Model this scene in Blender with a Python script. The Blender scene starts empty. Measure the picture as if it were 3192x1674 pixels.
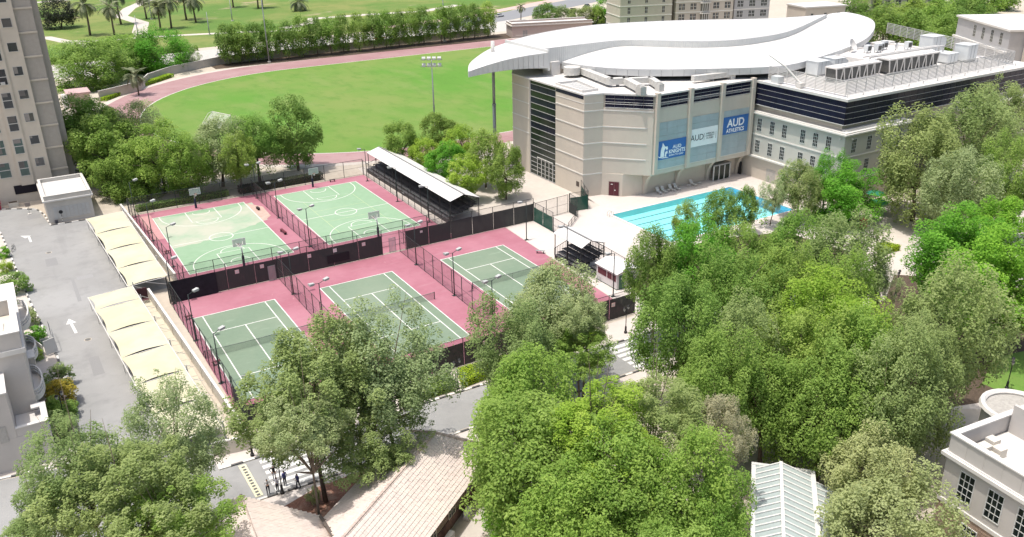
import bpy, math, random
import numpy as np
from mathutils import Vector, Matrix
R = math.radians
scene = bpy.context.scene
col = scene.collection

# ------------------------------------------------------------------ camera
FPX, W0, H0 = 2700.0, 3192, 1674
CAM_LOC = (-33.086, -108.161, 49.925)
CAM_ROT = (1.16362, 0.01604, -0.54332)
cam = bpy.data.cameras.new('camera'); cam_o = bpy.data.objects.new('camera', cam); col.objects.link(cam_o)
cam_o.location = CAM_LOC; cam_o.rotation_euler = CAM_ROT
cam.sensor_fit = 'HORIZONTAL'; cam.sensor_width = 36.0; cam.lens = 36.0 * FPX / W0
cam.clip_start = 1.0; cam.clip_end = 4000
scene.camera = cam_o
# ------------------------------------------------------------------ sky, sun, exposure
LIGHT = Vector((0.24, -0.036, -1.0)).normalized()
world = bpy.data.worlds.new('World'); scene.world = world; world.use_nodes = True
wn = world.node_tree
sky = wn.nodes.new('ShaderNodeTexSky'); sky.sky_type = 'NISHITA'; sky.sun_disc = False
sky.sun_elevation = R(76.4); sky.sun_rotation = math.atan2(-LIGHT.x, -LIGHT.y)
sky.air_density = 1.3; sky.dust_density = 5.0; sky.ozone_density = 0.6
bg = wn.nodes['Background']; bg.inputs['Strength'].default_value = 0.15
wn.links.new(sky.outputs[0], bg.inputs[0])
sun = bpy.data.lights.new('sun', 'SUN'); sun.energy = 3.0; sun.angle = R(0.53); sun.color = (1.0, 0.955, 0.885)
sun_o = bpy.data.objects.new('sun', sun); col.objects.link(sun_o)
sun_o.rotation_euler = LIGHT.to_track_quat('-Z', 'Y').to_euler(); sun_o.location = (0, 0, 200)
vs = scene.view_settings; vs.view_transform = 'Standard'; vs.look = 'None'; vs.exposure = 0.36; vs.gamma = 1.0
vs.use_curve_mapping = False
scene.cycles.max_bounces = 5; scene.cycles.transparent_max_bounces = 14; scene.cycles.diffuse_bounces = 3
scene.cycles.caustics_reflective = False; scene.cycles.caustics_refractive = False

# ------------------------------------------------------------------ measuring helper: photo pixel + height -> place on the site
_M = Matrix.LocRotScale(None, __import__('mathutils').Euler(CAM_ROT), None).to_3x3()
_C = Vector(CAM_LOC)
def at(px, py, z=0.0):
    d = _M @ Vector(((px - W0/2)/FPX, -(py - H0/2)/FPX, -1.0))
    t = (z - _C.z) / d.z
    return _C + d * t
OV = 3192/2576
# ------------------------------------------------------------------ mesh helpers
ORG = {}
class MB:
    """collects shapes in a local frame: a along u, b along v (u turned 90 deg left), c up"""
    def __init__(s, o=(0, 0, 0), ang=0.0):
        s.o = Vector(o); s.u = Vector((math.cos(ang), math.sin(ang), 0)); s.v = Vector((-math.sin(ang), math.cos(ang), 0)); s.V = []; s.F = []
    def w(s, p):
        return s.o + s.u*p[0] + s.v*p[1] + Vector((0, 0, p[2]))
    def box(s, a0, a1, b0, b1, c0, c1):
        if a0 > a1: a0, a1 = a1, a0
        if b0 > b1: b0, b1 = b1, b0
        n = len(s.V)
        for c in (c0, c1):
            for a, b in ((a0, b0), (a1, b0), (a1, b1), (a0, b1)): s.V.append(s.w((a, b, c)))
        for f in ((3, 2, 1, 0), (4, 5, 6, 7), (0, 1, 5, 4), (1, 2, 6, 5), (2, 3, 7, 6), (3, 0, 4, 7)): s.F.append([n+i for i in f])
        return s
    def prism(s, poly, c0, c1, top=True, bottom=True):
        ar = sum(poly[i][0]*poly[(i+1) % len(poly)][1]-poly[(i+1) % len(poly)][0]*poly[i][1] for i in range(len(poly)))
        if ar < 0: poly = poly[::-1]
        n = len(s.V); m = len(poly)
        f0 = c0 if callable(c0) else (lambda a, b: c0); f1 = c1 if callable(c1) else (lambda a, b: c1)
        for a, b in poly: s.V.append(s.w((a, b, f0(a, b))))
        for a, b in poly: s.V.append(s.w((a, b, f1(a, b))))
        if bottom: s.F.append([n+i for i in range(m)][::-1])
        if top: s.F.append([n+m+i for i in range(m)])
        for i in range(m): j = (i+1) % m; s.F.append([n+i, n+j, n+m+j, n+m+i])
        return s
    def face(s, pts):
        n = len(s.V); s.V += [s.w(p) for p in pts]; s.F.append(list(range(n, n+len(pts)))); return s
    def slab(s, pts, th):
        """a planar sheet with thickness th, extruded along its normal (downwards)"""
        P = [s.w(p) for p in pts]
        nrm = (P[1]-P[0]).cross(P[2]-P[0]).normalized()
        if nrm.z < 0: P = P[::-1]; nrm = -nrm
        n = len(s.V); m = len(P)
        s.V += P; s.V += [p - nrm*th for p in P]
        s.F.append(list(range(n, n+m))); s.F.append([n+m+i for i in range(m)][::-1])
        for i in range(m): j = (i+1) % m; s.F.append([n+i, n+m+i, n+m+j, n+j])
        return s
    def tube(s, path, r, k=6, cap=True):
        P = [s.w(p) for p in path]; rs = r if isinstance(r, (list, tuple)) else [r]*len(P)
        n0 = len(s.V); up = None
        for i, p in enumerate(P):
            t = (P[min(i+1, len(P)-1)] - P[max(i-1, 0)])
            t = t.normalized() if t.length > 1e-9 else Vector((0, 0, 1))
            if up is None: x = t.orthogonal().normalized()
            else: x = (up - t*up.dot(t)); x = x.normalized() if x.length > 1e-6 else t.orthogonal().normalized()
            up = x; y = t.cross(x)
            for j in range(k):
                a = 2*math.pi*j/k; s.V.append(p + (x*math.cos(a)+y*math.sin(a))*rs[i])
        for i in range(len(P)-1):
            for j in range(k):
                a = n0+i*k+j; b = n0+i*k+(j+1) % k; s.F.append([a, b, b+k, a+k])
        if cap:
            s.F.append([n0+j for j in range(k)][::-1]); s.F.append([n0+(len(P)-1)*k+j for j in range(k)])
        return s
    def bar(s, p, q, w, h=None):
        h = h or w; P, Q = s.w(p), s.w(q); t = (Q-P).normalized()
        x = t.cross(Vector((0, 0, 1))); x = x.normalized() if x.length > 1e-4 else Vector((1, 0, 0)); y = x.cross(t)
        n = len(s.V)
        for c in (P, Q):
            for i, j in ((-1, -1), (1, -1), (1, 1), (-1, 1)): s.V.append(c + x*(w/2*i) + y*(h/2*j))
        for f in ((0, 1, 2, 3), (7, 6, 5, 4), (4, 5, 1, 0), (5, 6, 2, 1), (6, 7, 3, 2), (7, 4, 0, 3)): s.F.append([n+i for i in f])
        return s
    def mesh(s, name, m, smooth=False, org=Vector((0, 0, 0))):
        me = bpy.data.meshes.new(name)
        me.from_pydata([tuple(v-org) for v in s.V], [], s.F)
        if m: me.materials.append(m)
        if smooth:
            me.shade_smooth()
        return me
    def build(s, name, m, parent=None, smooth=False, **tags):
        if parent is not None: org = ORG[parent.name]
        else:
            xs = [v.x for v in s.V]; ys = [v.y for v in s.V]; zs = [v.z for v in s.V]
            org = Vector(((min(xs)+max(xs))/2, (min(ys)+max(ys))/2, min(zs)))
        me = s.mesh(name, m, smooth, org)
        o = bpy.data.objects.new(name, me); col.objects.link(o)
        if parent is not None: o.parent = parent
        else: o.location = org
        ORG[o.name] = org
        tag(o, **tags)
        return o
def tag(o, label=None, cat=None, group=None, kind=None):
    if label: o['label'] = label
    if cat: o['category'] = cat
    if group: o['group'] = group
    if kind: o['kind'] = kind
    return o
def thing(name, loc, label, cat, group=None, ang=0):
    o = bpy.data.objects.new(name, None); col.objects.link(o); o.location = loc; o.rotation_euler = (0, 0, ang)
    o.empty_display_size = 0.5
    ORG[o.name] = Vector(loc); tag(o, label, cat, group); return o
KIDS = {}
def copy_tree(o, parent=None):
    c = o.copy(); col.objects.link(c); c.parent = parent
    for ch in KIDS.get(o.name) or list(o.children): copy_tree(ch, c)
    return c
def dup(root, loc, ang=0, scale=None, label=None, group=None):
    KIDS.clear()
    c = copy_tree(root); c.location = loc; c.rotation_euler = (0, 0, ang)
    if scale: c.scale = scale if hasattr(scale, '__len__') else (scale,)*3
    if label: c['label'] = label
    if group: c['group'] = group
    return c
def piece(name, me, parent, p, ang=0, scale=None, rot=None):
    """a small part that shares its mesh; p in site coordinates"""
    o = bpy.data.objects.new(name, me); col.objects.link(o); o.parent = parent
    o.location = Vector(p) - ORG[parent.name]; o.rotation_euler = rot if rot else (0, 0, ang)
    if scale: o.scale = scale
    ORG[o.name] = ORG[parent.name]
    return o
# ------------------------------------------------------------------ materials
MATS = {}
def mat(name, c, rough=0.8, var=0.12, scale=3.0, bump=0.0, metal=0.0, spec=0.3, c2=None, big=None, detail=5, bscale=None, obj=False, coat=0):
    """principled with noise-driven colour variation; big=(scale, colour, amount, lo, hi) adds broad stains"""
    if name in MATS: return MATS[name]
    m = bpy.data.materials.new(name); m.use_nodes = True; nt = m.node_tree; b = nt.nodes['Principled BSDF']
    b.inputs['Roughness'].default_value = rough; b.inputs['Metallic'].default_value = metal
    b.inputs['Specular IOR Level'].default_value = spec
    if coat: b.inputs['Coat Weight'].default_value = coat
    tc = nt.nodes.new('ShaderNodeTexCoord') if obj else nt.nodes.new('ShaderNodeNewGeometry')
    co = tc.outputs['Object'] if obj else tc.outputs['Position']
    nz = nt.nodes.new('ShaderNodeTexNoise'); nz.inputs['Scale'].default_value = scale; nz.inputs['Detail'].default_value = detail
    nz.inputs['Roughness'].default_value = 0.65
    nt.links.new(co, nz.inputs['Vector'])
    rp = nt.nodes.new('ShaderNodeValToRGB')
    d = c2 or [x*(1-var) for x in c]; e = c if c2 else [min(1, x*(1+var)) for x in c]
    rp.color_ramp.elements[0].position = 0.3; rp.color_ramp.elements[1].position = 0.7
    rp.color_ramp.elements[0].color = (*d, 1); rp.color_ramp.elements[1].color = (*e, 1)
    nt.links.new(nz.outputs['Fac'], rp.inputs[0]); out = rp.outputs[0]
    for bgx in (big if isinstance(big, list) else [big] if big else []):
        n2 = nt.nodes.new('ShaderNodeTexNoise'); n2.inputs['Scale'].default_value = bgx[0]; n2.inputs['Detail'].default_value = 6
        n2.inputs['Roughness'].default_value = 0.6
        mp = nt.nodes.new('ShaderNodeMapping'); mp.inputs['Location'].default_value = (7.3*bgx[0]*10, 3.1, 1)
        if len(bgx) > 5: mp.inputs['Scale'].default_value = bgx[5]
        nt.links.new(co, mp.inputs[0]); nt.links.new(mp.outputs[0], n2.inputs['Vector'])
        mr = nt.nodes.new('ShaderNodeMapRange'); mr.inputs['From Min'].default_value = bgx[3]; mr.inputs['From Max'].default_value = bgx[4]
        mr.inputs['To Max'].default_value = bgx[2]
        nt.links.new(n2.outputs['Fac'], mr.inputs['Value'])
        mx = nt.nodes.new('ShaderNodeMix'); mx.data_type = 'RGBA'; mx.inputs[7].default_value = (*bgx[1], 1)
        nt.links.new(mr.outputs[0], mx.inputs[0]); nt.links.new(out, mx.inputs[6]); out = mx.outputs[2]
    nt.links.new(out, b.inputs['Base Color'])
    if bump:
        n3 = nt.nodes.new('ShaderNodeTexNoise'); n3.inputs['Scale'].default_value = bscale or scale*4; n3.inputs['Detail'].default_value = 3
        nt.links.new(co, n3.inputs['Vector'])
        bp = nt.nodes.new('ShaderNodeBump'); bp.inputs['Strength'].default_value = bump; bp.inputs['Distance'].default_value = 0.05
        nt.links.new(n3.outputs['Fac'], bp.inputs['Height']); nt.links.new(bp.outputs[0], b.inputs['Normal'])
    MATS[name] = m; return m
def glass(name, c, rough=0.08, spec=0.6):
    return mat(name, c, rough, 0.25, 0.35, spec=spec)
def mesh_mat(name, c, alpha):
    """woven or wire fabric that lets a share of the light through"""
    m = bpy.data.materials.new(name); m.use_nodes = True; nt = m.node_tree; b = nt.nodes['Principled BSDF']
    b.inputs['Base Color'].default_value = (*c, 1); b.inputs['Roughness'].default_value = 0.85; b.inputs['Specular IOR Level'].default_value = 0.1
    t = nt.nodes.new('ShaderNodeBsdfTransparent'); mx = nt.nodes.new('ShaderNodeMixShader')
    g = nt.nodes.new('ShaderNodeNewGeometry'); nz = nt.nodes.new('ShaderNodeTexNoise'); nz.inputs['Scale'].default_value = 1.3
    nt.links.new(g.outputs['Position'], nz.inputs['Vector'])
    mr = nt.nodes.new('ShaderNodeMapRange'); mr.inputs['To Min'].default_value = max(0, alpha-min(.09, 1-alpha)); mr.inputs['To Max'].default_value = min(1, alpha+min(.09, 1-alpha))
    nt.links.new(nz.outputs['Fac'], mr.inputs['Value']); nt.links.new(mr.outputs[0], mx.inputs[0])
    nt.links.new(t.outputs[0], mx.inputs[1]); nt.links.new(b.outputs[0], mx.inputs[2])
    nt.links.new(mx.outputs[0], nt.nodes['Material Output'].inputs['Surface'])
    MATS[name] = m; return m
def leaf_mat(name, c1, c2, trans=0.5):
    m = bpy.data.materials.new(name); m.use_nodes = True; nt = m.node_tree; b = nt.nodes['Principled BSDF']
    at_ = nt.nodes.new('ShaderNodeAttribute'); at_.attribute_name = 'tint'
    oi = nt.nodes.new('ShaderNodeObjectInfo')
    rp = nt.nodes.new('ShaderNodeValToRGB'); rp.color_ramp.elements[0].color = (*c1, 1); rp.color_ramp.elements[1].color = (*c2, 1)
    nt.links.new(at_.outputs['Fac'], rp.inputs[0])
    hs = nt.nodes.new('ShaderNodeHueSaturation')
    mr = nt.nodes.new('ShaderNodeMapRange'); mr.inputs['To Min'].default_value = 0.490; mr.inputs['To Max'].default_value = 0.516
    nt.links.new(oi.outputs['Random'], mr.inputs['Value']); nt.links.new(mr.outputs[0], hs.inputs['Hue'])
    mr2 = nt.nodes.new('ShaderNodeMapRange'); mr2.inputs['To Min'].default_value = 1.12; mr2.inputs['To Max'].default_value = 0.95
    nt.links.new(oi.outputs['Random'], mr2.inputs['Value']); nt.links.new(mr2.outputs[0], hs.inputs['Value'])
    nt.links.new(rp.outputs[0], hs.inputs['Color'])
    b.inputs['Roughness'].default_value = 0.6; b.inputs['Specular IOR Level'].default_value = 0.25
    nt.links.new(hs.outputs[0], b.inputs['Base Color'])
    tr = nt.nodes.new('ShaderNodeBsdfTranslucent'); nt.links.new(hs.outputs[0], tr.inputs[0])
    mx = nt.nodes.new('ShaderNodeMixShader'); mx.inputs[0].default_value = trans
    nt.links.new(b.outputs[0], mx.inputs[1]); nt.links.new(tr.outputs[0], mx.inputs[2])
    nt.links.new(mx.outputs[0], nt.nodes['Material Output'].inputs['Surface'])
    MATS[name] = m; return m
rnd = random.Random(7)
K8 = 800/2573
def g(rc, x, y, z=0.0):
    return at((0, 800, 1600, 2392)[int(rc[1])] + x*K8, (0, 420, 840, 1254)[int(rc[0])] + y*K8, z)
# ------------------------------------------------------------------ shared materials
M_sand = mat('sand_paving', (0.46, 0.41, 0.345), 0.9, 0.10, 0.8, 0.2, big=(0.06, (0.40, 0.34, 0.27), 0.5, 0.45, 0.7))
M_pave = mat('pale_paving', (0.50, 0.455, 0.41), 0.85, 0.06, 1.2, 0.1, big=[(0.12, (0.41, 0.365, 0.32), 0.5, 0.48, 0.72), (0.9, (0.44, 0.40, 0.36), 0.4, 0.5, 0.7)])
M_deck = mat('pool_deck_concrete', (0.545, 0.495, 0.46), 0.8, 0.05, 1.5, 0.1, big=[(0.10, (0.46, 0.405, 0.365), 0.5, 0.46, 0.72), (0.6, (0.49, 0.445, 0.41), 0.4, 0.5, 0.7)])
M_asph = mat('asphalt_faded', (0.265, 0.265, 0.26), 0.9, 0.10, 14.0, 0.25, big=[(0.09, (0.33, 0.33, 0.325), 0.7, 0.42, 0.65), (0.5, (0.205, 0.205, 0.205), 0.55, 0.50, 0.72), (0.25, (0.20, 0.20, 0.20), 0.35, 0.6, 0.68, (1, 0.08, 1))])
M_asph2 = mat('asphalt_far', (0.22, 0.225, 0.235), 0.9, 0.08, 6.0)
M_paint = mat('road_paint_white', (0.62, 0.62, 0.60), 0.7, 0.10, 9.0, big=(2.5, (0.45, 0.45, 0.44), 0.5, 0.5, 0.7))
M_white = mat('white_paint', (0.62, 0.60, 0.57), 0.6, 0.05, 1.2, big=(0.4, (0.52, 0.495, 0.46), 0.4, 0.5, 0.75))
M_pink = mat('court_acrylic_red', (0.325, 0.125, 0.162), 0.75, 0.06, 1.2, 0.08, big=[(0.10, (0.405, 0.185, 0.228), 0.8, 0.42, 0.66), (0.7, (0.375, 0.195, 0.225), 0.6, 0.56, 0.72, (0.35, 1.3, 1)), (1.7, (0.50, 0.30, 0.31), 0.6, 0.66, 0.76, (1, 0.3, 1))])
M_tgreen = mat('court_acrylic_green', (0.160, 0.220, 0.155), 0.75, 0.05, 1.5, 0.08, big=[(0.11, (0.205, 0.255, 0.185), 0.75, 0.42, 0.66), (0.8, (0.26, 0.325, 0.245), 0.6, 0.6, 0.76, (0.4, 1.2, 1)), (2.0, (0.30, 0.36, 0.28), 0.5, 0.68, 0.78, (1, 0.35, 1))])
M_bgreen = mat('court_paint_light_green', (0.225, 0.345, 0.222), 0.75, 0.05, 1.2, 0.06, big=[(0.09, (0.265, 0.375, 0.262), 0.75, 0.42, 0.66), (0.8, (0.33, 0.42, 0.32), 0.5, 0.58, 0.75, (0.4, 1, 1))])
M_line = mat('court_line_white', (0.66, 0.66, 0.62), 0.7, 0.08, 4.0)
M_yline = mat('court_line_yellowed', (0.42, 0.50, 0.27), 0.7, 0.08, 4.0)
M_track = mat('running_track_rubber', (0.295, 0.175, 0.180), 0.85, 0.07, 2.5, 0.1, big=[(0.05, (0.365, 0.245, 0.245), 0.8, 0.42, 0.66), (0.5, (0.26, 0.125, 0.13), 0.4, 0.5, 0.7)])
M_field = mat('pitch_grass', (0.092, 0.218, 0.026), 0.9, 0.16, 5.0, 0.5, bscale=30, big=[(0.028, (0.165, 0.225, 0.055), 0.9, 0.38, 0.62), (0.12, (0.19, 0.235, 0.075), 0.6, 0.52, 0.74, (1, 0.35, 1)), (0.35, (0.07, 0.175, 0.02), 0.5, 0.5, 0.7, (1, 0.5, 1))])
M_park = mat('park_grass', (0.095, 0.175, 0.03), 0.9, 0.2, 2.0, 0.5, bscale=12, big=[(0.022, (0.19, 0.21, 0.06), 0.9, 0.42, 0.6), (0.035, (0.36, 0.28, 0.19), 0.9, 0.60, 0.68), (0.15, (0.07, 0.15, 0.022), 0.6, 0.5, 0.7)])
M_soil_shade = mat('dark_soil_shade', (0.085, 0.062, 0.045), 0.95, 0.3, 3.0, 0.5)  # soil colour, also used to paint the shade under the wood
M_mulch = mat('red_mulch', (0.24, 0.12, 0.085), 0.95, 0.35, 5.0, 0.6, big=(1.2, (0.38, 0.29, 0.22), 0.7, 0.5, 0.7))
M_steel = mat('dark_green_steel', (0.035, 0.045, 0.045), 0.5, 0.15, 4.0, metal=0.2)
M_grey = mat('grey_steel', (0.30, 0.31, 0.32), 0.45, 0.1, 3.0, metal=0.4)
M_black = mat('black_metal', (0.02, 0.02, 0.022), 0.5, 0.2, 3.0)
M_wire = mesh_mat('chain_link_wire', (0.12, 0.105, 0.105), 0.20)
M_wscr = mesh_mat('windscreen_fabric', (0.050, 0.054, 0.053), 0.985)
M_gscr = mesh_mat('green_windscreen_fabric', (0.020, 0.075, 0.055), 0.95)
M_net = mesh_mat('white_net', (0.6, 0.6, 0.58), 0.40)
M_dnet = mesh_mat('dark_net', (0.06, 0.08, 0.07), 0.34)

def sheet(name, poly, z, m, kind='structure', parent=None, label=None):
    b = MB(); b.face([(p[0], p[1], z) for p in poly]) if not callable(z) else None
    # keep normals up
    if (b.V[1]-b.V[0]).cross(b.V[2]-b.V[1]).z < 0: b.F[0].reverse()
    return b.build(name, m, parent, kind=kind if parent is None else None, label=label)
def strip(path, w, z, closed=False):
    b = MB(); n = len(path); L = []
    for i, p in enumerate(path):
        a = Vector(path[i-1] if (i or closed) else path[i]); c = Vector(path[(i+1) % n] if (i < n-1 or closed) else path[i])
        t = (c-a).normalized(); nn = Vector((-t.y, t.x)); p = Vector(p)
        L.append((p+nn*w/2, p-nn*w/2))
    m = n if closed else n-1
    for i in range(m):
        (a, b_), (c, d) = L[i], L[(i+1) % n]
        b.face([(b_.x, b_.y, z), (d.x, d.y, z), (c.x, c.y, z), (a.x, a.y, z)])
    return b
def arc(cx, cy, r, a0, a1, n=24): return [(cx+r*math.cos(R(a0+(a1-a0)*i/n)), cy+r*math.sin(R(a0+(a1-a0)*i/n))) for i in range(n+1)]
def addm(a, b):
    n = len(a.V); a.V += b.V; a.F += [[i+n for i in f] for f in b.F]; return a

# ------------------------------------------------------------------ ground sheets
b = MB()
for x0, x1, y0, y1 in ((-900, 52.0, -300, 1500), (79.25, 1500, -300, 1500), (52.0, 79.25, -300, -13.4), (52.0, 79.25, 1.75, 1500)):
    b.face([(x0, y0, 0), (x1, y0, 0), (x1, y1, 0), (x0, y1, 0)])
b.build('ground', M_sand, kind='structure')
Z1, Z2, Z3, Z4, Z5 = 0.006, 0.012, 0.018, 0.024, 0.030
sheet('park_lawn', [(-160, 226), (150, 232), (190, 258), (330, 330), (400, 900), (-400, 900), (-400, 226)], Z1, M_park)
pth = [strip([(-40, 312), (-9.6, 297), (4, 254), (16, 236), (22, 222)], 5.0, Z2),
       strip([(-6, 281), (8, 272), (22, 272), (40, 268), (60, 262), (86, 250)], 4.2, Z2+0.004),
       strip([(24, 274), (25, 290), (31, 320), (27, 352), (36, 385), (55, 430), (60, 520)], 6.0, Z2+0.008),
       strip([(78, 262), (92, 272), (98, 285), (124, 283), (150, 278), (175, 290)], 6.0, Z2+0.012),
       strip([(-40, 440), (20, 455), (70, 440), (140, 430), (220, 440)], 6, Z2+0.016)]
for q in pth: q.build('park_path', M_pave, kind='structure')
sheet('service_lane', [(-30, 194), (150, 198), (175, 226), (-60, 222)], Z1, mat('lane_paving', (0.44, 0.42, 0.39), 0.9, 0.1, 1.0))
sheet('road', [(130, 216), (168, 226), (330, 300), (325, 316), (160, 243), (118, 232)], Z2, M_asph2)
sheet('pavement', [(118, 234), (160, 245), (325, 318), (322, 326), (158, 251), (112, 240)], Z2, mat('pink_brick_paving', (0.50, 0.36, 0.33), 0.9, 0.1, 2.0))
sheet('back_verge', [(30, 182), (150, 180), (150, 192.5), (30, 191)], Z2, M_soil_shade)
# running track and pitch (stadium shape)
def stadium(cx0, cx1, cy, r, n=40):
    return arc(cx1, cy, r, -90, 90, n) + arc(cx0, cy, r, 90, 270, n)
sheet('track_apron', stadium(50.5, 122, 116.7, 66.5), Z1, M_pave)
sheet('running_track', stadium(50.5, 122, 116.7, 64.6), Z2, M_track)
pitch = sheet('sports_pitch', stadium(50.5, 122, 114, 54.2), Z3, M_field)
ln = strip(stadium(50.5, 122, 114, 54.2)[:-1], 0.22, Z4, True)
ln.build('track_kerb_line', M_line, pitch)
ln = MB()
for rr in (56.6, 59.1): addm(ln, strip(stadium(50.5, 122, 114.6, rr)[:-1], 0.07, Z3, True))
ln.build('track_lane_lines', mat('faded_lane_paint', (0.42, 0.28, 0.27), 0.8), kind='structure')
hg = sheet('infield_halfway_line', [(30, 112), (100, 150), (100, 150.15), (30, 112.15)], Z4, mat('faded_turf_line', (0.14, 0.23, 0.07), 0.9), parent=pitch)
# left parking road, front road
road = [(-37.6, 64), (-31.2, 61.5), (-30.4, 58), (-29.6, 49.6), (-22, 49.2), (-19.2, 48), (-17.6, 12), (-21.5, 12), (-19.4, -31.9), (-22.4, -33), (-22.4, -34.9), (58, -35.1), (58, -41.5), (-19, -41.2), (-26, -42.5), (-34, -42), (-60, -32), (-60, -24.0), (-40.4, -25.4), (-34, -26.5), (-32.8, -17), (-33.2, -6), (-34.4, 11.6), (-35.9, 33.8), (-37.0, 50.7)]
sheet('car_park_road', road, Z1, M_asph)
sheet('left_pavement', [(-60, -25.3), (-40.4, -25.2), (-33.9, -26.2), (-32.8, -17), (-33.2, -6), (-34.4, 11.6), (-35.9, 33.8), (-37.0, 50.7), (-37.6, 64), (-60, 62)], Z2, M_pave)
sheet('front_pavement', [(-22.4, -34.8), (58, -35.0), (58, -30.4), (-19, -30.4), (-19.2, -31.8), (-22.4, -32.4)], Z2, M_deck)
sheet('near_pavement', [(-22.5, -41.3), (58, -41.6), (58, -44.6), (-15, -43.3), (-22.5, -44.5)], Z2, M_deck)
sheet('mulch_bed', [(-21.0, -44.2), (-15.3, -42.4), (-1, -42.2), (0, -49), (-12, -54), (-20, -52)], Z3, M_mulch)
# kerbs: black and white blocks, one by one
KM = [mat('kerb_white', (0.66, 0.64, 0.60), 0.8, 0.08, 3.0), mat('kerb_black', (0.10, 0.10, 0.10), 0.8, 0.15, 3.0)]
def kerb(path, name='kerb', step=1.0, blocks=True):
    root = bpy.data.objects.new(name, None); col.objects.link(root); root.location = (path[0][0], path[0][1], 0); ORG[root.name] = root.location.copy()
    tag(root, kind='structure')
    i = 0; cm = [MB().box(-step/2+0.01, step/2-0.01, -0.11, 0.11, 0.0, 0.14).mesh('kerb_block', m) for m in KM]
    for a, b in zip(path, path[1:]):
        a = Vector(a); b = Vector(b); L = (b-a).length; n = max(1, round(L/step)); an = math.atan2(b.y-a.y, b.x-a.x)
        for k in range(n):
            p = a.lerp(b, (k+.5)/n); piece('kerb_block', cm[i % 2], root, (p.x, p.y, 0), an, (L/n/step, 1, 1)); i += 1
kerb([(-36.4, 64.0), (-33.0, 62.0), (-30.8, 60.0), (-30.0, 56.6), (-29.5, 49.7), (-24.2, 49.35)])
kerb([(-37.0, 50.7), (-36.5, 43.5), (-35.9, 33.8), (-34.9, 17.8), (-34.4, 11.7), (-33.3, -1.5), (-33.15, -7.4), (-32.85, -16.7), (-33.9, -26.1), (-40.4, -25.2), (-60, -25.2)])
kerb([(-22.4, -34.85), (-19, -34.95), (3.1, -34.8), (31, -35.1)])
kerb([(-22.5, -41.35), (-15, -41.6), (26, -41.8)])
# arrows, speed hump, crossings
def poly_mark(name, pts, z=Z4, m=None):
    return sheet(name, pts, z, m or M_paint)
def arrow(tip, tail, name='road_arrow', bend=None):
    t = Vector(tip); s = Vector(tail); 
    b = MB(); d = (t-(Vector(bend) if bend else s)).normalized(); n = Vector((-d.y, d.x)); base = t-d*1.7
    b.face([(*(t), Z4), (*(base+n*0.62), Z4), (*(base-n*0.62), Z4)])
    pts = [base+d*0.01] + ([Vector(bend)] if bend else []) + [s]
    addm(b, strip([tuple(p) for p in pts][::-1], 0.34, Z4+0.002))
    for f in b.F:
        if (b.V[f[1]]-b.V[f[0]]).cross(b.V[f[2]]-b.V[f[0]]).z < 0: f.reverse()
    b.build(name, M_paint, kind='structure')
arrow((-30.97, 8.9), (-30.63, 3.9)); arrow((-34.3, 47.0), (-33.0, 42.9), bend=(-33.1, 45.6))
b = MB()
for k in range(6): b.box(-18.75, -13.6, -36.05-k*0.98, -35.5-k*0.98, Z3, Z4)
b.build('zebra_crossing', M_paint, kind='structure')
b = MB()
for k in range(6): b.box(23.0, 28.5, -36.2-k*0.98, -35.6-k*0.98, Z3, Z4)
b.build('zebra_crossing', M_paint, kind='structure')
b = MB(); b.prism([(-20.7, -35.3), (-20.0, -35.3), (-19.9, -40.9), (-20.6, -40.9)], Z1, 0.06)
hump = b.build('speed_hump', mat('hump_yellow_white', (0.60, 0.57, 0.40), 0.8, 0.1, 4.0), kind='structure')
hb = MB().box(-0.16, 0.16, -0.13, 0.13, 0, 0.012).mesh('hump_stripe', KM[1])
for k in range(11): piece('hump_stripe', hb, hump, (-20.33+0.006*k, -35.75-k*0.49, 0.058), 0.15)
for i, (x, y, w, l, c) in enumerate(((-31.8, 30, 1.6, 3.4, .21), (-28.5, 22, 2.2, 1.4, .30), (-30.2, -9, 1.2, 5.0, .22), (-27.5, -36.5, 2.6, 1.6, .21), (-8, -38.2, 3.5, 1.2, .22), (-32.6, 55, 2.0, 2.4, .22), (-29.3, 14, .5, 9, .235))):
    sheet('asphalt_patch', [(x, y), (x+w, y+.05), (x+w-.05, y+l), (x+.04, y+l)], Z2-.002, mat('asphalt_patch_%d' % i, (c*.5+.13, c*.5+.13, c*.5+.13), .9, .12, 9.0, .2))
for i, (x, y) in enumerate(((-31.0, 36.2), (-29.6, 1.2), (-24.8, -37.5), (-5.0, -36.8))):
    t = thing('manhole_cover', (x, y, .01), ('round manhole cover in the car park before the bicycle', 'round manhole cover left of the near carport', 'round manhole cover on the front road by the speed hump', 'round manhole cover on the front road under the sparse trees')[i], 'manhole cover'); MB().tube([(x, y, .008), (x, y, .022)], .36, 16).build('lid', mat('cast_iron', (.14, .14, .135), .7, .2, 6), t); MB().tube([(x, y, .007), (x, y, .019)], .45, 16).build('rim', M_sand, t)
# paving slabs between carport and wall
pav = sheet('slab_paving', [(-22.6, 9.4), (-20.9, 9.4), (-19.4, -31.4), (-21.7, -31.4)], Z2, mat('slab_joint', (0.36, 0.33, 0.28), 0.9))
M_slab = mat('cream_slab', (0.50, 0.47, 0.38), 0.8, 0.06, 1.0)
for k in range(18):
    y0 = 9.3-k*2.25; xa = -22.3+(9.3-y0)*0.02; b = MB(); b.prism([(xa, y0), (xa+1.75, y0), (xa+1.80, y0-2.2), (xa+0.05, y0-2.2)], Z2, 0.05)
    b.build('paving_slab', M_slab, pav)
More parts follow.
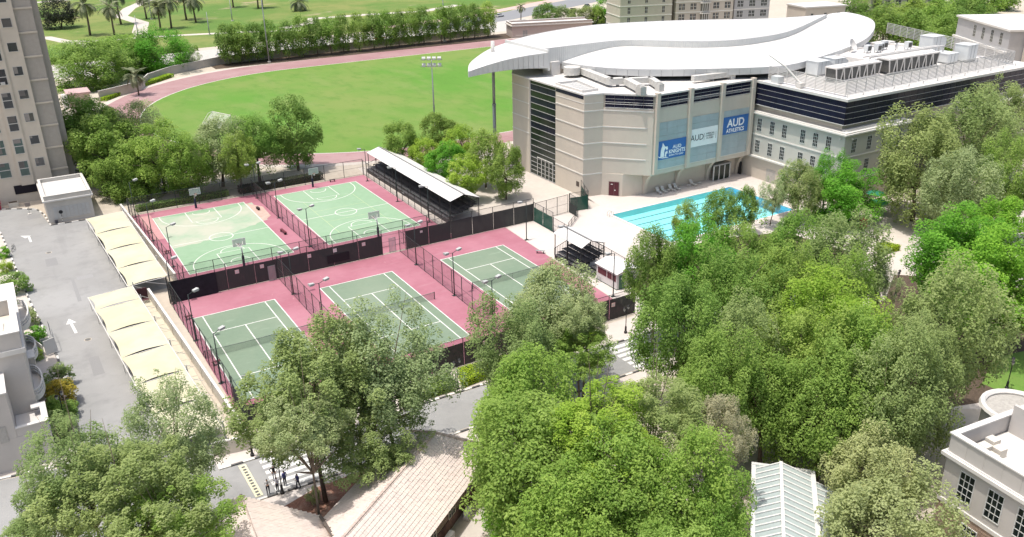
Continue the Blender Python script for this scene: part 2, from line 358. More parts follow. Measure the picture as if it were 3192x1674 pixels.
# ------------------------------------------------------------------ courts
sheet('tennis_apron', [(-18.6, 6.55), (33.9, 6.5), (32.1, -24.0), (31.8, -29.7), (-18.2, -29.7)], Z3, M_pink)
sheet('basketball_apron', [(-17.2, 47.0), (25.7, 47.0), (25.2, 9.0), (24.6, 7.0), (-15.9, 7.0)], Z3, M_pink)
def lines(segs, w, z, m, parent, name='painted_lines'):
    b = MB()
    for i, s in enumerate(segs): addm(b, strip(s, w, z + 0.0012*(i % 5)))
    return b.build(name, m, parent)
for x0 in (-17.33, 0.0, 18.74):
    c = sheet('tennis_court', [(x0, 0), (x0+10.97, 0), (x0+10.97, -23.77), (x0, -23.77)], Z4, M_tgreen)
    L = [[(x0, 0), (x0+10.97, 0)], [(x0, -23.77), (x0+10.97, -23.77)], [(x0+.05, 0), (x0+.05, -23.77)], [(x0+10.92, 0), (x0+10.92, -23.77)],
         [(x0+1.37, 0), (x0+1.37, -23.77)], [(x0+9.6, 0), (x0+9.6, -23.77)], [(x0+1.37, -5.485), (x0+9.6, -5.485)], [(x0+1.37, -18.285), (x0+9.6, -18.285)], [(x0+5.485, -5.485), (x0+5.485, -18.285)]]
    lines(L, 0.13, Z5, M_line, c)
M_dusty = mat('court_paint_dusty', (0.29, 0.38, 0.275), 0.85, 0.06, 1.0, 0.06, big=[(0.16, (0.42, 0.42, 0.345), 0.9, 0.40, 0.58), (0.5, (0.36, 0.40, 0.30), 0.5, 0.5, 0.7)])
def bball(x0, x1, y0, y1, ym, dusty):
    c = sheet('basketball_court', [(x0, y0), (x1, y0), (x1, y1), (x0, y1)], Z4, M_bgreen)
    xm = (x0+x1)/2; L = [[(x0, y0), (x1, y0)], [(x1, y0), (x1, y1)], [(x1, y1), (x0, y1)], [(x0, y1), (x0, y0)], [(x0, ym), (x1, ym)], arc(xm, ym, 1.85, 0, 360, 32)]
    for yb, s in ((y0, 1), (y1, -1)):
        L += [[(xm-2.45, yb), (xm-2.45, yb+s*5.9), (xm+2.45, yb+s*5.9), (xm+2.45, yb)], arc(xm, yb+s*5.9, 1.8, 0, 180*s, 18), arc(xm, yb+s*1.5, 6.75, 0, 180*s, 30),
              [(xm-6.75, yb), (xm-6.75, yb+s*1.5)], [(xm+6.75, yb), (xm+6.75, yb+s*1.5)], arc(xm, yb+s*1.2, 1.45, 0, 180*s, 14)]
    lines(L, 0.12, Z5+0.002, M_line, c)
    if dusty:
        # dried mud: an irregular silt sheet left by standing water
        q = random.Random(3); pts = [(x0+0.2, y1-0.4), (x0+0.15, ym-1.2)]
        for i in range(26):
            t = i/25; pts.append((x0+0.4+(x1-x0+0.6)*t, ym-1.0+5.2*t**2.0+q.uniform(-.3, .3)))
        pts += [(x1+1.2, y1-1), (x1-4, y1-2.5)]
        sheet('silt_film', pts[::-1], Z5-0.004, M_dusty, parent=c)
        sheet('silt_on_apron', [(x1+0.2, ym+3.5), (x1+2.0, ym+5.5), (x1+2.2, ym+11), (x1+0.2, y1-1)], Z5-0.002, mat('silt_on_red', (0.46, 0.33, 0.28), 0.9, 0.15, 1.0), parent=c)
        sheet('faded_apron_strip', [(x0-1.7, ym+4.2), (x0-0.05, ym+4.2), (x0-0.05, y1+2), (x0-1.9, y1+2)], Z5-0.004, mat('silt_on_red_light', (0.46, 0.25, 0.25), 0.9, 0.1, 1.5), parent=c)
    else:
        lines([[(xm-4.6, ym-9), (xm-4.6, ym+9), (xm+4.6, ym+9), (xm+4.6, ym-9), (xm-4.6, ym-9)], [(xm-4.6, ym-3), (xm+4.6, ym-3)], [(xm-4.6, ym+3), (xm+4.6, ym+3)]], 0.07, Z5, M_yline, c, 'volleyball_lines')
    return c
bball(-14.3, 1.25, 15.1, 43.6, 28.2, True); bball(6.9, 22.75, 15.1, 43.9, 28.35, False)
# plaza, pool deck and right-hand paths
sheet('plaza_paving', [(25.8, 47), (26.5, 52), (54, 50), (54, 12), (53, 6.6), (39.4, 6.6), (24.8, 7)], Z2, M_pave)
sheet('pool_deck', [(34.0, 6.4), (53.2, 6.6), (53.4, 12), (57, 11.2), (59.5, 8.2), (63.3, 7.3), (87.2, 7.3), (87.2, -27), (79.3, -27), (79.3, 1.75), (52.0, 1.75), (52.0, -13.4), (79.2, -13.4), (79.2, -27), (38.0, -30), (31.9, -29.7), (32.2, -24)], Z2, M_deck)
sheet('garden_paving', [(80, -27), (95, -19), (140, -40), (120, -90), (80, -88), (40, -62), (31, -44), (58.5, -44), (58.5, -30)], Z1+0.001, M_pave)
sheet('garden_soil_shade', [(29, -44.7), (62, -44.7), (70, -40), (76, -46), (84, -58), (80, -75), (60, -70), (36, -62), (20, -56)], Z3+.003, M_soil_shade)  # dark ground colour paints in the shade between the garden trees
sheet('wood_floor_shade', [(39, -17), (58, -16), (70, -20), (72, -34.5), (32, -34.5), (34, -30)], Z3+.006, M_soil_shade)  # ground under the crowns coloured dark to stand in for their shade
sheet('garden_lawn', [tuple(at(x*OV, y*OV).xy) for x, y in ((2470, 965), (2500, 900), (2640, 870), (2640, 1050), (2575, 1010))], Z4+.003, M_field)
# ------------------------------------------------------------------ pool
M_ptile = mat('pool_tile_turquoise', (0.40, 0.80, 0.82), 0.5, 0.04, 0.5)
M_pblue = mat('pool_tile_blue', (0.07, 0.34, 0.55), 0.5, 0.15, 1.0)
PX0, PX1, PY0, PY1 = 52.0, 79.25, -13.4, 1.75
b = MB(); b.box(PX0, PX1, PY0, PY1, -1.25, -1.0); b.box(PX0-.2, PX0, PY0-.2, PY1+.2, -1.25, -0.01); b.box(PX1, PX1+.2, PY0-.2, PY1+.2, -1.25, -0.01); b.box(PX0, PX1, PY0-.2, PY0, -1.25, -0.01); b.box(PX0, PX1, PY1, PY1+.2, -1.25, -0.01)
pool = thing('swimming_pool', (65, -6, 0), 'rectangular turquoise swimming pool with dark lane lines beside the sports hall', 'pool')
b.build('basin', M_ptile, pool)
b = MB(); b.box(PX1-1.6, PX1-.002, PY0+.01, PY1-.01, -0.999, -0.15); b.build('deep_end_wall', M_pblue, pool)
lb = MB().box(-11.8, 11.3, -0.13, 0.13, 0, 0.01).mesh('lane_line', mat('lane_tile_dark', (0.02, 0.10, 0.16), 0.5))
for k in range(6): piece('lane_line', lb, pool, (65.3, -0.2-k*2.3, -0.998))
M_cope = mat('pool_coping', (0.66, 0.58, 0.55), 0.7, 0.05, 2.0)
b = MB()
b.box(PX0-.45, PX0, PY0-.45, PY1+.45, Z2, 0.10); b.box(PX1, PX1+.4, PY0-.45, PY1+.45, Z2, 0.06); b.box(PX0, PX1, PY1, PY1+.35, Z2, 0.04); b.box(PX0, PX1, PY0-.35, PY0, Z2, 0.04)
b.build('coping', M_cope, pool)
wm = bpy.data.materials.new('pool_water'); wm.use_nodes = True; nt = wm.node_tree
tr = nt.nodes.new('ShaderNodeBsdfTransparent'); tr.inputs[0].default_value = (0.80, 0.99, 0.995, 1); gl = nt.nodes.new('ShaderNodeBsdfGlossy'); gl.inputs['Roughness'].default_value = 0.03
fr = nt.nodes.new('ShaderNodeFresnel'); fr.inputs['IOR'].default_value = 1.33; mx = nt.nodes.new('ShaderNodeMixShader')
nz = nt.nodes.new('ShaderNodeTexNoise'); nz.inputs['Scale'].default_value = 1.6; ge = nt.nodes.new('ShaderNodeNewGeometry'); bp = nt.nodes.new('ShaderNodeBump'); bp.inputs['Strength'].default_value = 0.12
nt.links.new(ge.outputs['Position'], nz.inputs['Vector']); nt.links.new(nz.outputs['Fac'], bp.inputs['Height'])
for n_ in (fr, gl): nt.links.new(bp.outputs[0], n_.inputs['Normal'])
nt.links.new(fr.outputs[0], mx.inputs[0]); nt.links.new(tr.outputs[0], mx.inputs[1]); nt.links.new(gl.outputs[0], mx.inputs[2]); nt.links.new(mx.outputs[0], nt.nodes['Material Output'].inputs['Surface'])
b = MB(); b.face([(PX0, PY0, -0.1), (PX1, PY0, -0.1), (PX1, PY1, -0.1), (PX0, PY1, -0.1)]); b.build('water', wm, pool)
t = thing('pool_ladder', (51.4, 1.0, 0), 'pale grab rail at the corner of the pool', 'ladder')
for dy in (0, 0.6):
    MB().tube([(51.0, 1.0+dy, 0.02), (51.0, 1.0+dy, 0.75), (51.35, 1.0+dy, 0.92), (51.8, 1.0+dy, 0.75), (52.15, 1.0+dy, -0.5)], 0.03, 6).build('rail', M_grey, t)

# ------------------------------------------------------------------ fences
def fence(name, label, p, q, h, n, wire=True, screen=None, smat=None, post=0.05, group=None, low=0.0, rails=True, gaps=(), cat='fence', pm=None, wm_=None):
    p = Vector((*p, 0)); q = Vector((*q, 0)); L = (q-p).length; an = math.atan2(q.y-p.y, q.x-p.x)
    t = thing(name, p, label, cat, group); d = L/n; pm = pm or M_steel
    pmesh = MB().tube([(0, 0, 0), (0, 0, h)], post, 6).mesh('post', pm)
    fr = lambda: MB(p, an)
    for k in range(n+1):
        w = p.lerp(q, k/n); piece('post', pmesh, t, w)
    if rails:
        fr().tube([(0, 0, h-.03), (L, 0, h-.03)], 0.035, 5).build('top_rail', pm, t)
        fr().tube([(0, 0, h*.5), (L, 0, h*.5)], 0.02, 4).build('middle_rail', pm, t)
        fr().tube([(0, 0, .12), (L, 0, .12)], 0.025, 4).build('bottom_rail', pm, t)
    wmesh = MB().face([(0.05, 0, low+.05), (d-.05, 0, low+.05), (d-.05, 0, h-.05), (0.05, 0, h-.05)]).mesh('wire_panel', wm_ or M_wire)
    for k in range(n):
        if k in gaps: continue
        w = p.lerp(q, k/n)
        if wire: piece('wire_panel', wmesh, t, w, an)
        if screen:
            rr = random.Random(k*31+int(L*10)); top = screen+rr.uniform(-.05, .05)
            b = fr(); b.o = w; m = 6
            bow = [rr.uniform(-.05, .03) for _ in range(m+1)]
            for i in range(m):
                x0 = 0.06+(d-.12)*i/m; x1 = 0.06+(d-.12)*(i+1)/m
                s0 = top-.04*math.sin(math.pi*i/m); s1 = top-.04*math.sin(math.pi*(i+1)/m)
                b.face([(x0, -.06+bow[i]*.5, .08), (x1, -.06+bow[i+1]*.5, .08), (x1, -.06, s1), (x0, -.06, s0)])
            b.build('windscreen_panel', smat or M_wscr, t)
    return t
fence('court_fence', 'long dark windscreen fence between tennis courts and basketball courts', (-18.6, 6.6), (39.4, 6.5), 4.0, 15, True, 3.1, gaps=(8,))
fence('court_fence', 'open chain link fence just behind the dark windscreen, edging the basketball courts', (-16.0, 9.2), (25.3, 9.2), 3.9, 10)
fence('court_fence', 'front windscreen fence of the tennis courts along the pavement', (-18.2, -29.8), (31.8, -29.8), 3.6, 12, True, 3.0)
fence('court_fence', 'low windscreen section at the near left corner of the tennis courts', (-18.0, -24.0), (-18.0, -29.7), 3.6, 2, True, 3.0)
fence('court_fence', 'chain link fence with green screen down the left side of the tennis courts', (-18.7, 6.5), (-18.1, -23.9), 3.9, 12, True)
fence('court_fence', 'chain link fence down the left side of the basketball courts', (-17.4, 47.0), (-16.0, 9.4), 3.2, 12, True)
fence('court_fence', 'chain link fence across the back of the basketball courts', (-17.3, 47.2), (25.7, 47.2), 3.2, 11, True)
fence('court_fence', 'chain link fence between basketball court and covered grandstand', (25.8, 47.1), (25.2, 9.4), 2.9, 14, True)
fence('court_fence', 'chain link divider between the two basketball courts', (3.85, 46.8), (4.3, 9.5), 3.0, 13, True)
fence('court_fence', 'chain link divider between left and middle tennis courts', (-3.8, 6.3), (-3.7, -29.4), 3.6, 12, True)
fence('court_fence', 'chain link divider between middle and right tennis courts', (15.1, 6.3), (14.5, -29.4), 3.6, 12, True)
fence('court_fence', 'green windscreen fence stepping back from the court corner towards the pool', (39.4, 6.3), (39.25, 0.4), 3.4, 2, True, 2.6, M_gscr)
fence('court_fence', 'chain link fence between pool deck and small bleacher', (39.2, 0.2), (37.9, -29.0), 2.6, 9, True)
fence('screen_fence', 'green screened pool gate enclosure against the wall of the sports hall', (46.9, 6.8), (50.3, 6.2), 3.4, 1, True, 2.6, M_gscr)
fence('screen_fence', 'green screened return panel beside the pool gate', (50.3, 6.2), (52.8, 11.8), 3.4, 2, True, 2.4, M_gscr)
fence('screen_fence', 'grey mesh pool gate panel with a white notice', (46.8, 6.8), (46.6, 4.2), 3.4, 1, True, 1.8)
fence('handrail_fence', 'thin low chain link fence along the edge of the pool deck', (39.6, 6.2), (46.6, 6.9), 3.2, 3, True)
fence('handrail_fence', 'low wire rail between green screen and pool deck', (46.6, 3.9), (42.0, 0.0), 1.2, 3, True)
# doors in the windscreen fence
def gate(name, label, x, y, ang, w=1.1, h=2.3, m=None):
    t = thing(name, (x, y, 0), label, 'gate'); F = lambda: MB((x, y, 0), ang)
    b = F(); b.box(0, .06, -.03, .03, .05, h); b.box(w-.06, w, -.03, .03, .05, h); b.box(0, w, -.03, .03, h-.06, h); b.box(0, w, -.03, .03, .05, .11); b.bar((.03, 0, .1), (w-.03, 0, h-.05), .04); b.build('frame', M_grey, t)
    F().face([(.06, 0, .1), (w-.06, 0, .1), (w-.06, 0, h-.06), (.06, 0, h-.06)]).build('infill', m or mesh_mat('pale_gate_mesh', (0.62, 0.5, 0.5), .55) if 'pale_gate_mesh' not in MATS else MATS['pale_gate_mesh'], t)
    return t
gate('fence_gate', 'pale framed gate left open at the head of the left tennis divider', -5.2, 6.3, 0.1)
gate('fence_gate', 'pale framed gate in the windscreen fence at the right tennis divider', 13.6, 6.9, 0)
# notices on the fence
M_sign = mat('sign_white', (0.72, 0.70, 0.68), 0.6, 0.04, 3.0); M_signp = mat('sign_pinkish', (0.75, 0.50, 0.50), 0.6, 0.05, 3.0)
ords = ['first', 'second', 'third', 'fourth', 'fifth', 'sixth', 'seventh', 'eighth', 'ninth', 'tenth', 'eleventh', 'twelfth', 'thirteenth', 'fourteenth', 'fifteenth', 'sixteenth', 'seventeenth', 'eighteenth', 'nineteenth', 'twentieth', 'twenty-first', 'twenty-second', 'twenty-third', 'twenty-fourth']
def board(x, y, z, label, m=M_sign, w=.55, h=.55):
    t = thing('notice_board', (x, y, z), label, 'sign')
    MB((x, y, z)).box(-w/2, w/2, -.02, .0, -h/2, h/2).build('panel', m, t); MB((x, y, z)).box(-w/2+.06, w/2-.06, -.026, -.021, -h/2+.1, h/2-.1).build('notice', mat('faded_notice', (0.62, 0.55, 0.54), .7, .2, 8), t)
for i, (x, m) in enumerate(((-14.1, M_sign), (-9.4, M_signp), (-5.9, M_signp), (1.0, M_signp), (4.9, M_sign), (9.4, M_signp), (18.9, M_signp), (29.2, M_sign), (33.9, M_sign))):
    board(x, 6.5, 2.45, f'{ords[i]} square notice from the left on the windscreen fence between the courts', m)
board(9.6, -29.95, 2.2, 'square pink notice on the front windscreen fence right of the middle tree', M_signp)
board(28.2, -29.95, 2.2, 'square pink notice at the right end of the front windscreen fence', M_signp)
b = thing('dark_board', (6.0, 6.45, 1.2), 'wide black panel hung on the middle of the windscreen fence', 'board')
MB((0, 0, 0)).box(3.6, 7.0, 6.40, 6.44, .6, 1.9).build('panel', mat('black_board', (.012, .012, .016), .6), b)
b = thing('scoreboard_screen', (-13, 6.45, 0), 'solid dark shade cloth at the left end of the windscreen fence', 'screen')
MB().box(-18.4, -12.3, 6.36, 6.42, .05, 3.15).build('cloth', mat('black_shade_cloth', (.016, .016, .022), .85, .3, 1.5, .2), b)

# ------------------------------------------------------------------ court light poles
M_lamp = mat('lamp_head_grey', (0.42, 0.43, 0.42), 0.5, 0.1, 3); M_lens = mat('lamp_lens', (0.6, 0.6, 0.58), 0.2)
def make_pole(double):
    t = thing('court_light_pole', (0, 0, 0), 'court light', 'light pole', 'light poles around the sports courts')
    MB().tube([(0, 0, 0), (0, 0, 3), (0, 0, 6.3)], [.085, .075, .055], 8).build('pole', M_steel, t, True)
    MB().box(-.3, .3, -.22, .22, 0.018, .07).build('base_plate', M_steel, t)
    for s in ((1, -1) if double else (1,)):
        MB().tube([(0, 0, 6.25), (s*.9, 0, 6.45)], .035, 6).build('arm', M_steel, t)
        h = MB().prism([(s*.75, -.2), (s*1.45, -.26), (s*1.45, .26), (s*.75, .2)], lambda a, b_: 6.34+abs(a)*.12-.09, lambda a, b_: 6.40+abs(a)*.12+.08).build('lamp_head', M_lamp, t)
        MB().box(s*.82, s*1.4, -.2, .2, 6.315, 6.335).build('lens', M_lens, h)
    return t
pd = make_pole(True); ps = make_pole(False); ud = us = False
def pole(x, y, double, ang, label):
    global ud, us
    if double:
        if not ud: pd.location = (x, y, 0); pd.rotation_euler = (0, 0, ang); pd['label'] = label; ud = True
        else: dup(pd, (x, y, 0), ang, label=label)
    else:
        if not us: ps.location = (x, y, 0); ps.rotation_euler = (0, 0, ang); ps['label'] = label; us = True
        else: dup(ps, (x, y, 0), ang, label=label)
for x, y, d, a, l in (
    (-3.65, .2, 1, .1, 'double-headed light pole at the head of the divider between left and middle tennis courts'),
    (-3.7, -12.0, 1, .3, 'double-headed light pole midway along the divider between left and middle tennis courts'),
    (15.0, .3, 1, .2, 'double-headed light pole at the head of the divider between middle and right tennis courts'),
    (14.74, -12.3, 1, .25, 'double-headed light pole midway along the divider between middle and right tennis courts'),
    (14.6, -23.0, 1, .25, 'double-headed light pole at the near end of the right tennis divider, rising behind a tree'),
    (-18.3, 6.0, 0, .2, 'single light pole at the far left corner of the left tennis court'),
    (-18.2, -6.5, 0, .4, 'single light pole midway down the left edge of the tennis courts'),
    (-18.1, -18.6, 0, .4, 'single light pole nearest the camera on the left edge of the tennis courts'),
    (-16.6, 46.0, 0, .3, 'single light pole at the far left corner of the basketball courts in tree shade'),
    (-16.2, 32.5, 0, .3, 'single light pole on the left edge of the basketball court beside the dusty area'),
    (-15.7, 19.5, 0, .3, 'single light pole on the left edge of the basketball court nearer the carport'),
    (4.0, 44.5, 1, .1, 'double-headed light pole at the far end between the basketball courts'),
    (4.05, 31.8, 1, .2, 'double-headed light pole in the middle between the basketball courts'),
    (4.15, 16.0, 1, .3, 'double-headed light pole at the near end between the basketball courts'),
    (24.75, 42.8, 0, math.pi, 'light pole at the far corner in front of the covered grandstand'),
    (24.6, 28.4, 0, math.pi, 'light pole midway in front of the covered grandstand'),
    (24.6, 15.6, 0, math.pi, 'light pole in front of the near end of the covered grandstand'),
    (33.85, -.2, 0, math.pi, 'light pole on the white paving right of the tennis courts'),
    (33.1, -12.5, 0, math.pi, 'light pole in front of the small covered bleacher'),
    (32.55, -24.3, 0, math.pi, 'light pole in front of the white cabin')):
    pole(x, y, d, a, l)

# ------------------------------------------------------------------ tennis nets, hoops, benches
for x0, l in ((-17.33, 'tennis net across the left court'), (0, 'tennis net across the middle court'), (18.74, 'tennis net across the right court')):
    t = thing('tennis_net', (x0-.95, -11.9, 0), l, 'net')
    for s in (x0-.95, x0+11.92): MB().tube([(s, -11.9, 0), (s, -11.9, 1.1)], .06, 6).build('post', M_steel, t)
    b = MB(); n = 12
    for i in range(n):
        xa = x0-.9+12.77*i/n; xb = x0-.9+12.77*(i+1)/n; sag = lambda q: 1.05-.13*math.sin(math.pi*q/n)
        b.face([(xa, -11.9, .06), (xb, -11.9, .06), (xb, -11.9, sag(i+1)), (xa, -11.9, sag(i))])
    b.build('mesh', M_dnet, t)
    b = MB()
    for i in range(n):
        xa = x0-.9+12.77*i/n; xb = x0-.9+12.77*(i+1)/n; b.bar((xa, -11.9, sag(i)+.01), (xb, -11.9, sag(i+1)+.01), .05, .06)
    b.build('tape', mat('net_tape', (.20, .23, .20), .7), t)
    MB().bar((x0+5.485, -11.87, .03), (x0+5.485, -11.87, .92), .05, .02).build('centre_strap', M_line, t)
def make_hoop():
    t = thing('basketball_hoop', (0, 0, 0), 'hoop', 'basketball hoop', 'basketball hoops')
    MB().tube([(0, 0, 0.02), (0, 0, 2.2), (0, -.15, 2.75), (0, -1.1, 3.3)], .09, 8).build('pole', M_grey, t, True)
    MB().tube([(0, 0, 0.02), (0, 0, 1.7)], .19, 8).build('padding', mat('pole_pad_navy', (.02, .025, .05), .7), t)
    for s in (-1, 1): MB().tube([(0, -.2, 2.8), (s*.55, -1.15, 3.45)], .035, 5).build('brace', M_white, t)
    MB().box(-.9, .9, -1.2, -1.17, 2.9, 3.95).build('backboard', mesh_mat('backboard_acrylic', (.55, .62, .58), .45) if 'backboard_acrylic' not in MATS else MATS['backboard_acrylic'], t)
    b = MB(); b.box(-.93, .93, -1.23, -1.16, 3.92, 3.99); b.box(-.93, .93, -1.23, -1.16, 2.86, 2.93); b.box(-.93, -.86, -1.23, -1.16, 2.93, 3.92); b.box(.86, .93, -1.23, -1.16, 2.93, 3.92); b.build('frame', mat('hoop_frame', (.55, .58, .57), .5), t)
    ring = [(.23*math.cos(a), -1.46+.23*math.sin(a), 3.05) for a in [i*math.pi/8 for i in range(17)]]
    MB().tube(ring, .018, 5, False).build('rim', mat('rim_orange', (.45, .12, .04), .5), t)
    b = MB()
    for i in range(16):
        a = i*math.pi/8; c = a+math.pi/8; b.face([(.22*math.cos(a), -1.46+.22*math.sin(a), 3.04), (.22*math.cos(c), -1.46+.22*math.sin(c), 3.04), (.12*math.cos(c), -1.46+.12*math.sin(c), 2.62), (.12*math.cos(a), -1.46+.12*math.sin(a), 2.62)])
    b.build('net', M_net, t); return t
hp = make_hoop(); hp.location = (14.75, 45.1, 0); hp['label'] = 'basketball hoop at the far end of the right basketball court'
dup(hp, (14.75, 13.9, 0), math.pi, label='basketball hoop at the near end of the right basketball court')
dup(hp, (-6.7, 45.0, 0), 0, label='basketball hoop at the far end of the left basketball court in front of the trees')
dup(hp, (-6.7, 13.9, 0), math.pi, label='basketball hoop at the near end of the left basketball court')
def bench(x, y, ang, label, m, L=1.8, back=False):
    t = thing('bench', (x, y, 0), label, 'bench'); F = lambda: MB((x, y, 0), ang)
    for k in range(3): F().box(-L/2, L/2, -.22+.15*k, -.09+.15*k, .42, .46).build('slat', m, t)
    for s in (-L/2+.2, L/2-.2): F().box(s-.03, s+.03, -.2, .2, 0.02, .42).build('leg', M_black, t)
M_bench = mat('bench_dark', (.045, .03, .035), .6); M_red = mat('bench_red', (.13, .03, .04), .6)
bench(2.5, 24.2, 1.62, 'dark red bench beside the left basketball court near the divider fence', M_red, 2.2)
bench(2.3, 38.0, 1.62, 'small dark bench at the far end beside the left basketball court', M_bench, 1.2)
bench(-17.6, 0.2, .1, 'short bench against the left fence at the head of the left tennis court', M_red, 1.0)
bench(-17.55, -14.0, .2, 'short bench against the left fence halfway down the left tennis court', M_red, 1.0)
bench(-16.0, 36.5, .1, 'short bench on the pink apron at the far left of the left basketball court', M_red, .9)
bench(-15.4, 25.5, .1, 'short bench on the pink apron halfway down the left basketball court', M_red, .9)
bench(19.0, 46.2, 0.0, 'small bench behind the far baseline of the right basketball court', M_bench, 1.2)
bench(32.7, -6.0, 2.4, 'grey bench on the white paving beside the right tennis court', mat('bench_grey', (.3, .3, .3), .6), 1.4)
# ------------------------------------------------------------------ grandstands
M_dk = mat('bleacher_dark_steel', (.028, .028, .030), .55, .2, 3); M_plank = mat('bleacher_plank', (.075, .075, .08), .6, .2, 2, .1); M_sheet = mat('white_roof_sheet', (.62, .61, .595), .5, .03, 1.0)
def stand(name, label, x0, y0, y1, tiers, tw, th, z0, eave, ridge, back, nb, aisles):
    """tiers rise towards +x; roof: eave, ridge, back = (x, z)"""
    t = thing(name, (x0, y0, 0), label, 'grandstand')
    for k in range(tiers):
        xa = x0+k*tw; z = z0+k*th
        MB().box(xa, xa+tw*.95, y0, y1, z-.06, z).build('deck', M_plank, t)
        MB().box(xa+.03, xa+.06, y0, y1, 0.02 if k == 0 else z-th, z-.06).build('riser', M_dk, t)
        for w in range(2): MB().box(xa+tw*.45+w*.2, xa+tw*.45+w*.2+.16, y0+.1, y1-.1, z+.36, z+.41).build('seat_plank', M_plank, t)
        b = MB()
        n = max(2, int((y1-y0)/2))
        for i in range(n+1): yy = y0+.15+(y1-y0-.3)*i/n; b.box(xa+tw*.5, xa+tw*.5+.06, yy-.03, yy+.03, z, z+.36)
        b.build('seat_brackets', M_dk, t)
    xb = x0+tiers*tw
    for i in range(nb+1):
        yy = y0+(y1-y0)*i/nb
        for xx, zz in (eave, back):
            MB().tube([(xx+.12 if xx < ridge[0] else xx-.12, yy, 0), (xx+.12 if xx < ridge[0] else xx-.12, yy, zz-.05)], .07, 6).build('column', M_dk, t)
        b = MB(); b.bar((eave[0]+.05, yy, eave[1]-.12), (ridge[0], yy, ridge[1]-.12), .08, .14); b.bar((ridge[0], yy, ridge[1]-.12), (back[0]-.05, yy, back[1]-.12), .08, .14); b.build('rafter', M_dk, t)
    ns = max(4, int((y1-y0)/1.2))
    rf = MB().box(ridge[0]-.12, ridge[0]+.12, y0-.3, y1+.3, ridge[1]-.02, ridge[1]+.06).build('ridge_cap', mat('ridge_dark', (.18, .18, .18), .6), t)
    for A, B in ((eave, ridge), (ridge, back)):
        for i in range(ns):
            ya = y0-.3+(y1-y0+.6)*i/ns; yb = y0-.3+(y1-y0+.6)*(i+1)/ns-.015
            MB().slab([(A[0], ya, A[1]), (B[0], ya, B[1]), (B[0], yb, B[1]), (A[0], yb, A[1])], .05).build('roof_sheet', M_sheet, t)
    for yy in (y0, y1):
        b = MB(); zt = z0+(tiers-1)*th
        b.bar((x0, yy, z0+1.0), (xb, yy, zt+1.05), .06)
        n = int((xb-x0)/.28)
        for i in range(n+1): xx = x0+(xb-x0)*i/n; zz = z0+(zt-z0)*i/n; b.box(xx-.02, xx+.02, yy-.02, yy+.02, zz-.05, zz+1.02)
        b.build('side_railing', M_dk, t)
    b = MB(); zt = z0+(tiers-1)*th; n = int((y1-y0)/.35); b.bar((xb, y0, zt+1.1), (xb, y1, zt+1.1), .06)
    for i in range(n+1): yy = y0+(y1-y0)*i/n; b.box(xb-.02, xb+.02, yy-.02, yy+.02, 0 if i % 6 == 0 else zt, zt+1.1)
    b.build('back_railing', M_dk, t)
    for yy in aisles:
        b = MB()
        for k in range(tiers): b.box(x0+k*tw-.15, x0+k*tw+.2, yy-.5, yy+.5, z0+k*th-.25, z0+k*th-.2)
        b.build('aisle_steps', M_grey, t)
    return t
stand('grandstand', 'long covered grandstand with white pitched roof beside the basketball court', 26.9, 13.2, 48.2, 6, .95, .33, .75, (27.3, 3.9), (29.9, 4.7), (32.9, 3.6), 9, (20, 31, 42))
stand('bleacher', 'small dark bleacher with short white roof beside the right tennis court', 33.25, -15.6, -9.0, 5, .85, .36, .7, (33.25, 4.0), (34.9, 4.85), (37.5, 3.95), 2, (-12.3,))
stair = thing('bleacher_steps', (35, -16.6, 0), 'dark platform steps with railings at the near side of the small bleacher', 'steps')
for k in range(3):
    MB().box(34.0+k*.9, 36.2+k*.9, -17.3, -15.75, .5+k*.36-.06, .5+k*.36).build('platform', M_plank, stair)
    b = MB()
    for i in range(5): b.box(34.0+k*.9+.5*i-.02, 34.0+k*.9+.5*i+.02, -17.32, -17.28, 0.02, 1.4+k*.36)
    b.bar((34.0+k*.9, -17.3, 1.4+k*.36), (36.0+k*.9, -17.3, 1.4+k*.36), .05); b.build('railing', M_dk, stair)
# ------------------------------------------------------------------ cabin
M_cab = mat('cabin_white', (.60, .575, .565), .6, .04, 1.5, big=(.6, (.62, .58, .56), .4, .5, .7)); M_plum = mat('plum_shutter', (.10, .02, .03), .6); M_gdoor = mat('green_door', (.06, .14, .085), .5)
cb = thing('cabin', (36, -20.5, 0), 'small white cabin with maroon windows and a green door beside the small bleacher', 'cabin')
x0, x1, y0, y1 = 34.15, 37.9, -23.0, -18.3; xm = (x0+x1)/2
b = MB(); b.box(x0, x1, y0, y1, .12, 2.45); b.V += []
b.prism([(x0, y0), (xm, y0), (x1, y0), (x1, y1), (xm, y1), (x0, y1)], 2.45, lambda a, c: 2.46+.5*(1-abs(a-xm)/(xm-x0)))
b.build('wall', M_cab, cb)
MB().box(x0-.02, x1+.02, y0-.02, y1+.02, .012, .13).build('plinth', mat('cabin_plinth', (.10, .14, .12), .8), cb)
for A, B in (((x0-.2, 2.42), (xm, 3.02)), ((xm, 3.02), (x1+.2, 2.42))):
    MB().slab([(A[0], y0-.22, A[1]), (B[0], y0-.22, B[1]), (B[0], y1+.22, B[1]), (A[0], y1+.22, A[1])], .07).build('roof', M_sheet, cb)
for ya, yb in ((-18.7, -20.6), (-20.85, -21.8), (-22.0, -22.75)):
    w = MB().box(x0-.03, x0-.002, yb, ya, 1.15, 2.05).build('window', M_plum, cb)
    n = 4 if ya == -18.7 else 2
    b = MB()
    for i in range(n+1): yy = yb+(ya-yb)*i/n; b.box(x0-.045, x0-.031, yy-.025, yy+.025, 1.15, 2.05)
    b.build('mullion', mat('plum_frame', (.22, .10, .11), .6), w)
MB().box(x0+.35, x0+1.25, y0-.03, y0-.002, .13, 2.1).build('door', M_gdoor, cb)
w = MB().box(x0+1.75, x0+2.8, y0-.03, y0-.002, 1.15, 2.05).build('window', glass('cabin_glass', (.10, .13, .10)), cb)
